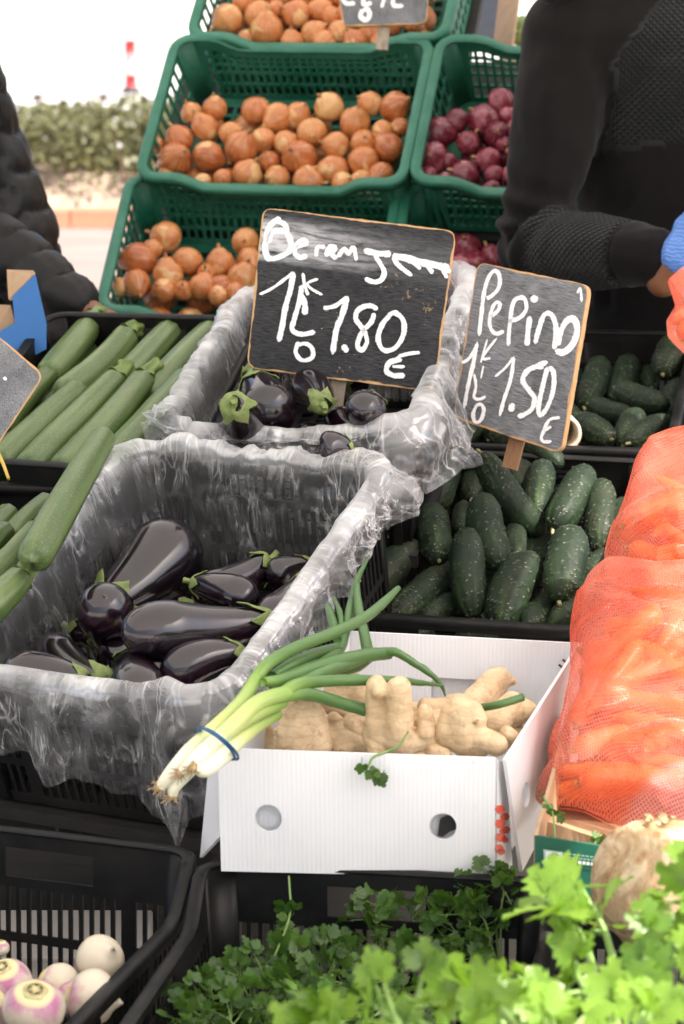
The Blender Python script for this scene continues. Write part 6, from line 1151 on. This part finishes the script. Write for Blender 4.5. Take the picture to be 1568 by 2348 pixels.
# celeriac
cp = at_d(1508, 2020, 1.56); ce_ = thing('celeriac', 'large knobbly celeriac root behind the celery leaves', 'celeriac', at_loc(cp)); V, F, U = ball((0, 0, 0), (.069, .072, .073), 60); V = V[:]; n_ = V / np.linalg.norm(V, axis=1)[:, None]; w1, _e = worley(V * 38 + 2, 3); V = V + n_ * (.006 * fbm(V * 16 + 3, 3, 2) + .004 * np.clip(.35 - w1, 0, 1) * 3 - .012 * np.clip(n_[:, 2:3] - .9, 0, 1)[:, 0] * 8)[:, None]; obj('root', mesh('root', V, F, M['celeriac'], U), ce_)
P = [tube(spline([(.012 * math.cos(a), .012 * math.sin(a), .062), (.016 * math.cos(a), .016 * math.sin(a), .076)], 4), [.007, .006, .006, .004], 7) for a in np.linspace(0, 6.28, 6)[:-1]]; V, F, U = merge(P); o = obj('leaf_bases', mesh('leaf_bases', V, F, M['root_tuft']), ce_); o['kind'] = 'stuff'

# blue card box, card tube, straw stalk, white carton behind the turnips, goods at the back
bb = at_d(60, 700, 2.62); bbx = thing('card_box', 'blue printed cardboard box at the left behind the courgettes', 'cardboard box', at_loc(bb)); y0 = bb[1]
qb = [at_Y(-60, 830, y0 + .06), at_Y(106, 742, y0 - .01), at_Y(-60, 800, y0 + .06), at_Y(106, 742, y0)]
def slab(name, pts, mat, tk, par, o):
    P = [np.asarray(p) - o for p in pts]; n = unit(np.cross(P[1] - P[0], P[2] - P[0])) * tk; m = len(P); V = P + [p + n for p in P]; obj(name, mesh(name, V, [tuple(range(m))[::-1], tuple(range(m, 2 * m))] + [(i, (i + 1) % m, m + (i + 1) % m, m + i) for i in range(m)], mat, smooth=False), par)
slab('front_panel', [at_Y(-90, 905, y0), at_Y(106, 800, y0), at_Y(106, 742, y0), at_Y(80, 628, y0), at_Y(28, 680, y0), at_Y(34, 740, y0), at_Y(-90, 810, y0)], M['blue_card'], -.005, bbx, bb)
slab('inner_panel', [at_Y(-90, 900, y0 + .012), at_Y(40, 830, y0 + .012), at_Y(33, 735, y0 + .012), at_Y(24, 700, y0 + .012), at_Y(-90, 695, y0 + .05)], M['cardboard'], -.005, bbx, bb)
slab('corner_flap', [at_Y(24, 690, y0 + .006), at_Y(80, 634, y0 + .006), at_Y(80, 624, y0 + .07), at_Y(20, 622, y0 + .07)], M['cardboard'], .005, bbx, bb)
for k, (a, r) in enumerate((((40, 690), 0), ((10, 770), 0))): pass
ta, tb = at_Y(1290, 994, 4.22), at_Y(1265, 967, 4.40); tq = thing('card_tube', 'pale cardboard tube end behind the small price board', 'card tube', axis_mat(ta, tb)); th = np.linspace(0, 2 * math.pi, 28, endpoint=False); Lt = np.linalg.norm(tb - ta) / 2; V = [(r * math.cos(a), r * math.sin(a), z) for r, z in ((.031, -Lt), (.034, -Lt + .002), (.034, Lt), (.026, Lt), (.026, -Lt + .002), (.028, -Lt)) for a in th]; n = 28; F = [(i * n + j, ((i + 1) % 6) * n + j, ((i + 1) % 6) * n + (j + 1) % n, i * n + (j + 1) % n) for i in range(6) for j in range(n)]; obj('tube_wall', mesh('tube_wall', V, F, M['tube_card']), tq)
s0 = at_d(-4, 1040, 2.28); V, F, U = tube(np.array([at_d(-8, 1030, 2.28), at_d(8, 1065, 2.27), at_d(20, 1098, 2.26)]) - s0, [.0035, .003, .0025], 8); tag(obj('straw_stalk', mesh('straw_stalk', V, F, M['straw']), None, at_loc(s0)), 'yellow dry stalk at the left edge by the crate rim', 'stalk')
wcb = thing('carton', 'white carton with a green print seen through the turnip crate slats', 'carton', at_loc((-.44, 3.14, .02))); obj('body', mesh('body', *bevel_box(-.34, .17, -.06, .12, 0, .36, .004), M['pale_card'], smooth=False), wcb)
V = [(x, -.0615, z) for x, z in [(-.12 + .09 * math.cos(a), .345 + .035 * math.sin(a)) for a in np.linspace(math.pi, 2 * math.pi, 12)]]; obj('printed_mark', mesh('printed_mark', V, [tuple(range(12))], M['green_card'], smooth=False), wcb)
cb0 = at_d(1170, 100, 3.75); cbb = thing('card_box', 'brown cardboard tray holding cabbages behind the red onions', 'cardboard box', at_loc(cb0)); slab('side_panel', [at_d(1128, 118, 3.60), at_d(1150, -60, 3.70), at_d(1195, -60, 3.62), at_d(1172, 118, 3.50)], M['cardboard'], .006, cbb, cb0); slab('base', [at_d(1135, 160, 3.50), at_d(1400, 180, 3.45), at_d(1400, 120, 3.8), at_d(1150, 120, 3.8)], M['cardboard'], .006, cbb, cb0)
for px, py, d, r, lab in ((1197, 72, 3.72, 58, 'pale streaked cabbage beside the vendor\'s shoulder'), (1140, 5, 4.0, 46, 'bright green cabbage at the top edge behind the grey box'), (1230, -60, 3.9, 60, 'cabbage above the picture edge')):
    c = at_d(px, py, d); rr = r / FPX * d; t = thing('cabbage', lab, 'cabbage', at_loc(c), 'cabbages at the back of the stall')
    for k in range(5):
        a = k * 1.26; V, F, U = ball((0, 0, 0), 1.0, 22); keep = (V @ unit((math.cos(a) * .7, -.6 + .5 * math.sin(a), math.sin(a)))) > (-.15 if k else -2); V = V * rr * (1 - .02 * k) * (1 + .05 * fbm(V * 2.5 + k * 3, 3, k)[:, None]); ids = {int(i): j for j, i in enumerate(np.nonzero(keep)[0])}; F2 = [tuple(ids[i] for i in f) for f in F if all(i in ids for i in f)]; obj('cabbage_leaf', mesh('cabbage_leaf', V[keep] * (1 + .03 * (k > 0)), F2, M['cabbage'], U[keep]), t)
sl = at_d(1100, 90, 3.9); t = thing('grey_box', 'dark slate box standing behind the red onion crate', 'box', at_loc(sl)); slab('front_panel', [at_d(1070, 110, 3.75), at_d(1135, 110, 3.72), at_d(1150, -40, 3.85), at_d(1100, -40, 3.9)], M['slate'], .01, t, sl); slab('side_panel', [at_d(1137, 110, 3.72), at_d(1150, 112, 4.0), at_d(1170, -40, 4.1), at_d(1152, -40, 3.85)], M['slate'], .01, t, sl)

# ------------------------------------------------------------------ people
def limb_param(V, segs):
    """nearest segment, distance along it (m), angle round it"""
    best = np.full(len(V), 1e9); seg = np.zeros(len(V), int); al = np.zeros(len(V)); an = np.zeros(len(V)); acc = 0
    for k, (a, b) in enumerate(segs):
        a, b = np.asarray(a, float), np.asarray(b, float); d = b - a; L = np.linalg.norm(d); d = d / L; t = np.clip((V - a) @ d, 0, L); q = a + t[:, None] * d; r = np.linalg.norm(V - q, axis=1); m = r < best; u = unit(np.cross(d, (.2, .1, 1.))); v = np.cross(d, u); o = V - q
        best = np.where(m, r, best); seg = np.where(m, k, seg); al = np.where(m, t + acc, al); an = np.where(m, np.arctan2(o @ v, o @ u), an); acc += L
    return best, seg, al, an
def vendor():
    """man in a black hoodie behind the rear cucumbers, right forearm across, blue gloves"""
    sh = at_Y(1312, 80, 5.02); el = at_Y(1215, 565, 4.90); wr = at_Y(1500, 585, 4.66)
    ch = at_Y(1585, 230, 5.12); be = at_Y(1565, 560, 5.10); hp = at_Y(1560, 760, 5.10); nk = np.array([ch[0], ch[1] + .02, sh[2] + .13]); sl_ = sh + np.array([.52, .12, .02]); ell = sl_ + np.array([.10, -.05, -.34]); wrl = ell + np.array([-.26, -.30, .02])
    t = thing('person', 'vendor in a black quilted hoodie and blue gloves at the right edge', 'person', at_loc((hp[0], hp[1], 0))); b0 = np.array([hp[0], hp[1], 0])
    px = dep(sh) / FPX
    P = [capsule(sh, sh + (el - sh) * .5, 96 * px, 104 * px, 24), capsule(sh + (el - sh) * .5, el, 104 * px, 82 * px, 24), capsule(el, el + (wr - el) * .55, 80 * px, 88 * px, 24), capsule(el + (wr - el) * .55, wr - (wr - el) * .02, 88 * px, 66 * px, 24),
         capsule(sh, ch + (.0, 0, .06), .10, .20, 20), capsule(ch, be, .235, .225, 24), capsule(be, hp, .225, .215, 24), capsule(ch, sl_, .17, .10, 20), capsule(ch + (0, 0, .05), nk, .13, .08, 18), capsule(sl_, ell, .095, .08, 18), capsule(ell, wrl, .078, .062, 18), capsule(ch + (.03, .02, .02), be + (.12, 0, 0), .19, .18, 20), capsule(sh + (.02, -.03, .07), nk + (0, -.03, -.02), .055, .085, 16)]
    V, F = blob(P, .0115, 9); n = normals(V, F); segs = [(sh, el), (el, wr), (ch, hp), (sl_, ell), (ell, wrl)]; bd, sg, al, an = limb_param(V, segs)
    up_ = np.linalg.norm(el - sh); lo_ = np.linalg.norm(wr - el)
    # cloth folds: rings bunching at the elbow and slanting drag folds on the sleeve
    f_el = np.exp(-((al - up_ * .97) / .10) ** 2) * (sg <= 1); drag = np.where(sg == 0, 1, .25)
    dsp = f_el * .010 * np.sin(al * 95 + 1.4 * np.sin(an * 1.0) + 2.0 * vnoise(V * 7, 3)) + drag * .008 * fbm(np.c_[al * 9 + .35 * an, an * 1.1, 0 * al], 3, 3) + .009 * fbm(V * 6, 2, 9) * (sg >= 2)
    dsp = np.where(sg == 2, dsp + .008 * fbm(V * (9, 9, 5), 3, 12), dsp); V = V + n * dsp[:, None]
    pj = np.array([to_px(v) for v in V]); yk = (pj[:, 1] < 343 - (pj[:, 0] - 1400) * .14) & (pj[:, 1] > -120) & (pj[:, 0] > 1386 + np.maximum(0, 165 - pj[:, 1]) * .77) & ((sg == 2) | (bd > .112)) & (V[:, 1] < ch[1] + .02)
    a2 = al - up_; fore = (sg == 1) & (bd < .118) & (a2 > .012 + .035 * np.cos(an)) & (a2 < lo_ * .80); ql = np.where(fore | yk, 1.0, 0.0)
    # V += raised edge of the panels
    cuff = (sg == 1) & (bd < .12) & (a2 > lo_ * .82); V = V + n * np.where(cuff, .0 + .0012 * np.sin(an * 90), 0)[:, None] - n * np.where((sg == 1) & (np.abs(a2 - lo_ * .81) < .006), .006, 0)[:, None]
    uv = np.where(((sg <= 1) & ~yk)[:, None], np.c_[al, an * .075], np.c_[V[:, 0], V[:, 2]])
    for _ in range(1):
        q2 = ql.copy(); acc = np.zeros(len(V)); cnt = np.zeros(len(V)); 
        for k in range(4): np.add.at(acc, F[:, k], q2[F[:, (k + 1) % 4]]); np.add.at(cnt, F[:, k], 1)
        ql = .5 * ql + .5 * acc / np.maximum(1, cnt)
    obj('hoodie', mesh('hoodie', V - b0, F, M['hoodie'], uv, True, {'quilt': ql}), t)
    hood = [capsule(sh + (-.035, -.05, .095), nk + (.0, -.11, .0), .040, .055, 16), capsule(nk + (0, -.11, .015), sl_ + (-.03, -.05, .12), .055, .04, 16), capsule(sh + (.03, -.05, .125), nk + (.05, .12, .06), .045, .07, 16), capsule(nk + (.05, .12, .06), sl_ + (-.03, -.05, .12), .07, .04, 16)]; Vh, Fh = blob(hood, .009, 8); Vh += normals(Vh, Fh) * (.008 * fbm(Vh * 9, 3, 2))[:, None]; obj('hood', mesh('hood', Vh - b0, Fh, M['hoodie'], None, True, {'quilt': np.zeros(len(Vh))}), t)
    hc = nk + np.array([0, -.02, .19]); P = [ball(hc, (.078, .098, .118), 24), capsule(hc + (0, -.02, -.06), hc + (0, -.05, -.085), .055, .045, 14), capsule(nk - (0, 0, .03), hc - (0, 0, .06), .06, .058, 16), capsule(hc + (0, -.095, .01), hc + (0, -.115, -.022), .010, .015, 10), capsule(hc + (-.03, -.085, -.05), hc + (.03, -.085, -.05), .012, .012, 10)] + [capsule(hc + (s * .078, .01, .015), hc + (s * .082, .01, -.02), .014, .010, 10) for s in (-1, 1)]; V, F = blob(P, .006, 5); obj('head', mesh('head', V - b0, F, M['skin']), t)
    V, F, U = ball(hc + (0, .016, .022), (.085, .100, .112), 22); k = V[:, 1] - hc[1] > -.062 + .4 * np.maximum(0, hc[2] + .03 - V[:, 2]); ids = {int(i): j for j, i in enumerate(np.nonzero(k)[0])}; obj('hair', mesh('hair', V[k] - b0, [tuple(ids[i] for i in f) for f in F if all(i in ids for i in f)], M['hair']), t)
    for s in (-1, 1): V, F, U = ball(hc + (s * .031, -.082, .016), .0115, 10); e_ = obj('eye', mesh('eye', V - b0, F, M['print_white']), t); V, F, U = ball(hc + (s * .031, -.0895, .0155), .0056, 8); obj('iris', mesh('iris', V - b0, F, M['hair']), e_)
    # wrist, glove with five fingers, right hand then left
    def hand(w, d, nrm, name):
        d, nrm = unit(d), unit(nrm); s = np.cross(d, nrm); Pw = [capsule(w - d * .06, w + d * .015, .033, .031, 14)]; V, F = blob(Pw, .006, 2); obj('wrist', mesh('wrist', V - b0, F, M['skin']), t)
        P = [capsule(w + d * .005, w + d * .03, .040, .040, 16, flat=(nrm, .8)), capsule(w + d * .04 - s * .02, w + d * .085 - s * .026, .026, .022, 14), capsule(w + d * .04 + s * .018, w + d * .085 + s * .022, .026, .020, 14), capsule(w + d * .045, w + d * .09, .028, .022, 14)]
        for j, (off, L) in enumerate(((-.033, .072), (-.011, .082), (.011, .076), (.031, .060))):
            a = w + d * .085 + s * off; b = a + (d * .85 - nrm * .45) * L * .45; c = b + (d * .35 - nrm * .9) * L * .35; e = c + (-nrm * .9 - d * .2) * L * .25; P += [capsule(a, b, .0112, .0105, 10), capsule(b, c, .0105, .0095, 10), capsule(c, e, .0095, .008, 10)]
        a = w + d * .03 - s * .03; b = a + (d * .55 - s * .65 - nrm * .35) * .045; P += [capsule(a, b, .016, .0125, 10), capsule(b, b + (d * .8 - s * .1 - nrm * .4) * .036, .012, .0095, 10)]
        V, F = blob(P, .0048, 3); V = V + normals(V, F) * (.0016 * fbm(V * 60, 3, 2))[:, None]; obj(name, mesh(name, V - b0, F, M['glove']), t)
    hand(at_Y(1556, 588, 4.62), at_Y(1640, 455, 4.56) - at_Y(1545, 600, 4.62), np.array([-.3, -.75, .55]), 'glove'); hand(wrl + unit(wrl - ell) * .05, wrl - ell, np.array([-.1, -.2, 1.]), 'glove')
    P = [];
    for s in (-1, 1): h = hp + (s * .10, 0, -.02); P += [capsule(h, h + (s * .02, .0, -.42), .105, .075, 18), capsule(h + (s * .02, 0, -.42), np.array([h[0] + s * .03, h[1] + .02, .09]), .075, .055, 18)]
    V, F = blob(P + [capsule(hp + (-.09, 0, .02), hp + (.09, 0, .02), .13, .13, 16)], .014, 5); V += normals(V, F) * (.008 * fbm(V * 7, 3, 4))[:, None]; obj('trousers', mesh('trousers', V - b0, F, M['trouser']), t)
    for s in (-1, 1): a = np.array([hp[0] + s * .13, hp[1] + .03, .045]); V, F = blob([capsule(a, a + (s * .02, -.15, -.005), .043, .038, 12), capsule(a + (0, 0, .05), a, .05, .045, 12)], .01, 3); V[:, 2] = np.maximum(V[:, 2], .002); obj('shoe', mesh('shoe', V - b0, F, M['rubber_black']), t)
vendor()
def shopper():
    """person in a black puffer jacket at the left edge, seen from the side, one arm reaching down to the courgettes"""
    sh = at_Y(-95, 190, 4.95); ch = at_Y(-100, 330, 5.02); be = at_Y(-40, 560, 5.02); hp = at_Y(-10, 700, 5.02); el = at_Y(-90, 520, 4.85); wr = at_Y(165, 690, 4.72); px = dep(sh) / FPX; b0 = np.array([hp[0] - .1, hp[1] + .05, 0])
    t = thing('person', 'shopper in a black quilted puffer jacket at the left edge', 'person', at_loc(b0))
    P = [capsule(sh + (-.03, .02, -.02), ch, .125, 158 * px, 24), capsule(ch, be, 158 * px, 186 * px, 26), capsule(be, hp, 184 * px, 172 * px, 26), capsule(sh, el, 88 * px, 82 * px, 22), capsule(el, el + (wr - el) * .5, 84 * px, 84 * px, 22), capsule(el + (wr - el) * .5, wr, 84 * px, 60 * px, 22), capsule(sh + (-.05, .05, .02), sh + (-.20, .1, .14), .11, .075, 18), capsule(ch + (-.18, .1, 0), hp + (-.18, .08, 0), .19, .21, 22), capsule(sh + (-.34, .16, .0), sh + (-.42, .1, -.30), .095, .085, 18), capsule(sh + (-.42, .1, -.30), sh + (-.30, -.12, -.38), .085, .065, 18), capsule(sh + (-.05, .04, .0), sh + (-.34, .16, 0), .12, .10, 18)]
    V, F = blob(P, .0105, 7); n = normals(V, F); segs = [(sh, el), (el, wr), (sh, hp), (ch + (-.18, .1, 0), hp + (-.18, .08, 0)), (sh + (-.34, .16, .0), sh + (-.42, .1, -.30)), (sh + (-.42, .1, -.30), sh + (-.30, -.12, -.38))]; bd, sg, al, an = limb_param(V, segs)
    pitch = np.where(sg <= 1, .070, .085); ph = al / pitch + .10 * np.sin(an * 2 + 1) + .22 * vnoise(V * 3.5, 2) + np.where(sg <= 1, .16 * np.cos(an), .22 * np.sin(an)); fr = np.abs(np.mod(ph, 1) - .5) * 2
    dsp = .0095 * (np.sqrt(np.clip(1 - fr ** 2.2, 0, 1)) - .72) - .008 * np.exp(-((1 - fr) / .07) ** 2) + .006 * fbm(np.c_[al * 16, an * 4.5, 0 * al], 3, 4) * .5 + .002 * fbm(V * 8, 2, 6); V = V + n * dsp[:, None]; obj('puffer_jacket', mesh('puffer_jacket', V - b0, F, M['puffer']), t)
    nk = sh + (-.22, .1, .13); hc = nk + (.03, -.02, .20); P = [ball(hc, (.098, .078, .118), 22), capsule(nk - (0, 0, .04), hc - (0, 0, .06), .06, .056, 14), capsule(hc + (.03, 0, -.06), hc + (.05, 0, -.085), .05, .042, 12), capsule(hc + (.095, 0, .01), hc + (.115, 0, -.022), .010, .015, 10)] + [capsule(hc + (-.01, s * .078, .015), hc + (-.01, s * .082, -.02), .014, .010, 10) for s in (-1, 1)]; V, F = blob(P, .006, 5); obj('head', mesh('head', V - b0, F, M['skin']), t)
    V, F, U = ball(hc + (-.016, 0, .02), (.102, .086, .114), 22); k = V[:, 0] - hc[0] < .058 - .4 * np.maximum(0, hc[2] + .03 - V[:, 2]); ids = {int(i): j for j, i in enumerate(np.nonzero(k)[0])}; obj('hair', mesh('hair', V[k] - b0, [tuple(ids[i] for i in f) for f in F if all(i in ids for i in f)], M['hair']), t)
    d = unit(wr - el); nrm = unit((.1, -.3, 1)); nrm = unit(nrm - d * (nrm @ d)); s = np.cross(d, nrm); w = wr + d * .045; P = [capsule(w - d * .04, w + d * .01, .028, .028, 12), capsule(w + d * .02 - s * .016, w + d * .085 - s * .022, .024, .020, 12, flat=(nrm, .7)), capsule(w + d * .02 + s * .016, w + d * .085 + s * .020, .024, .019, 12, flat=(nrm, .7))]
    for off, L in ((-.030, .070), (-.010, .080), (.010, .074), (.028, .058)):
        a = w + d * .082 + s * off; b = a + (d * .9 - nrm * .4) * L * .45; c = b + (d * .5 - nrm * .8) * L * .35; P += [capsule(a, b, .0098, .009, 10), capsule(b, c, .009, .008, 10), capsule(c, c + (d * .1 - nrm) * L * .25, .008, .007, 10)]
    a = w + d * .03 - s * .028; b = a + (d * .5 - s * .7 - nrm * .3) * .042; P += [capsule(a, b, .0135, .011, 10), capsule(b, b + (d * .8 - nrm * .4) * .034, .011, .009, 10)]; V, F = blob(P, .0045, 3); obj('hand', mesh('hand', V - b0, F, M['skin']), t)
    P = []
    for q in (-.02, -.24): h = np.array([hp[0] + q, hp[1] + .05, hp[2]]); P += [capsule(h, np.array([h[0], h[1] + .02, .48]), .10, .072, 16), capsule(np.array([h[0], h[1] + .02, .48]), np.array([h[0] - .01, h[1] + .04, .09]), .072, .052, 16)]
    V, F = blob(P, .014, 5); obj('trousers', mesh('trousers', V - b0, F, M['trouser']), t)
    for q in (-.02, -.24): a = np.array([hp[0] + q - .02, hp[1] + .09, .045]); V, F = blob([capsule(a, a + (.16, -.02, -.005), .043, .036, 12), capsule(a + (0, 0, .05), a, .048, .045, 12)], .01, 3); V[:, 2] = np.maximum(V[:, 2], .002); obj('shoe', mesh('shoe', V - b0, F, M['rubber_black']), t)
shopper()

# ------------------------------------------------------------------ the sunny street behind
def hedge():
    x0, x1, y0, y1, h = -9, 5.0, 18.2, 20.0, .84; t = thing('hedge', 'dusty clipped hedge with bare lower branches behind a terracotta kerb', 'hedge', at_loc((0, 19, 0))); rg = np.random.default_rng(3)
    N = 120000; p = np.stack([rg.uniform(x0, x1, N), rg.uniform(y0, y1, N), rg.uniform(.12, h, N)], 1); prob = np.clip((p[:, 2] - .18) / .32, .05, 1) * np.clip(.62 + .75 * fbm(p * (1.7, 1.7, 2.6), 3, 4), 0, 1); p = p[rg.uniform(size=N) < prob]; p[:, 2] += .05 * fbm(p * (1.2, 1.2, 0) + 5, 2, 3) * (p[:, 2] > .5); n = len(p)
    a = rg.normal(size=(n, 3)); a /= np.linalg.norm(a, axis=1)[:, None]; b = np.cross(a, rg.normal(size=(n, 3))); b /= np.linalg.norm(b, axis=1)[:, None]; s = rg.uniform(.026, .058, n)[:, None]
    V = np.stack([p - a * s, p + b * s * .45, p + a * s, p - b * s * .45], 1).reshape(-1, 3) - (0, 19, 0); F = np.arange(n * 4).reshape(-1, 4); o = obj('foliage', mesh('foliage', V, F, M['hedge_leaf'], smooth=False), t); o['kind'] = 'stuff'
    P = []
    for k in range(420):
        c = np.array([rg.uniform(x0, x1), rg.uniform(y0 - .05, y1), .05]); q = [c, c + rg.normal(size=3) * .08 + (0, 0, .25), c + rg.normal(size=3) * .2 + (0, 0, .55)]; P.append(tube(spline(q, 5), [.016, .013, .011, .008, .004], 5))
    V, F, U = merge(P); o = obj('branches', mesh('branches', V - (0, 19, 0), F, M['twig']), t); o['kind'] = 'stuff'
    o = obj('soil', mesh('soil', *hexa([(-9.6, 18.1, .002), (5.6, 18.1, .002), (5.6, 20.6, .002), (-9.6, 20.6, .002), (-9.6, 18.5, .36), (5.6, 18.5, .36), (5.6, 20.3, .40), (-9.6, 20.3, .40)]), M['soil'], smooth=False), kind='structure')
    k = thing('kerb', 'terracotta kerb along the foot of the hedge', 'kerb', at_loc((0, 18.0, 0)))
    for i in range(22): obj('kerb_stone', mesh('kerb_stone', *bevel_box(-9.6 + i * .69, -9.6 + i * .69 + .684, -.09, .09, 0, .13 + .004 * (i % 3), .012), M['terracotta'], smooth=False), k)
hedge()
def post():
    b = at_z(300, 214, .0); d = dep(b); r = 13 / FPX * d; t = thing('traffic_post', 'red and white striped traffic post on a black foot', 'bollard', at_loc(b)); H = 118 / FPX * d * 1.02; zs_ = [.12 * H, .36 * H, .76 * H, H]
    for i in range(3):
        V, F, U = tube([(0, 0, q) for q in np.linspace(zs_[i], zs_[i + 1], 3)], r * (1.0 if i % 2 == 0 else 1.02), 24); obj('band', mesh('band', V, F, M['post_white'] if i == 1 else M['post_red']), t)
    V, F, U = tube([(0, 0, .002), (0, 0, .06 * H), (0, 0, .10 * H), (0, 0, .13 * H)], [r * 1.9, r * 1.8, r * 1.3, r * 1.05], 24); obj('foot', mesh('foot', V, F, M['rubber_black']), t)
post()
br = at_z(210, 232, 0.0); t = thing('barrier_plank', 'low red and white barrier board beyond the hedge at the left', 'barrier', at_loc(br))
for i in range(5): obj('stripe_panel', mesh('stripe_panel', *box(-1.0 + i * .26, -1.0 + (i + 1) * .26 - .01, -.02, .02, .06, .10), M['post_red'] if i % 2 == 0 else M['post_white'], smooth=False), t)
for x in (-.9, .2): obj('foot', mesh('foot', *box(x - .05, x + .05, -.18, .18, 0, .119), M['rubber_black'], smooth=False), t)
bt = thing('building', 'pale plastered building far across the street', 'building', at_loc((-4, 120, 0)))
obj('wall', mesh('wall', *box(-45, 50, 0, 12, 0, 11), M['white_card'], smooth=False), bt)
for k in range(14):
    for f in range(3): x = -27 + k * 4.4; w_ = obj('window', mesh('window', *box(x, x + 1.5, -.06, -.01, 2.2 + f * 3.2, 4.0 + f * 3.2), M['metal'], smooth=False), bt); obj('pane', mesh('pane', *box(x + .1, x + 1.4, -.09, -.065, 2.3 + f * 3.2, 3.9 + f * 3.2), M['slate'], smooth=False), w_)
drop_unused(ALLK)
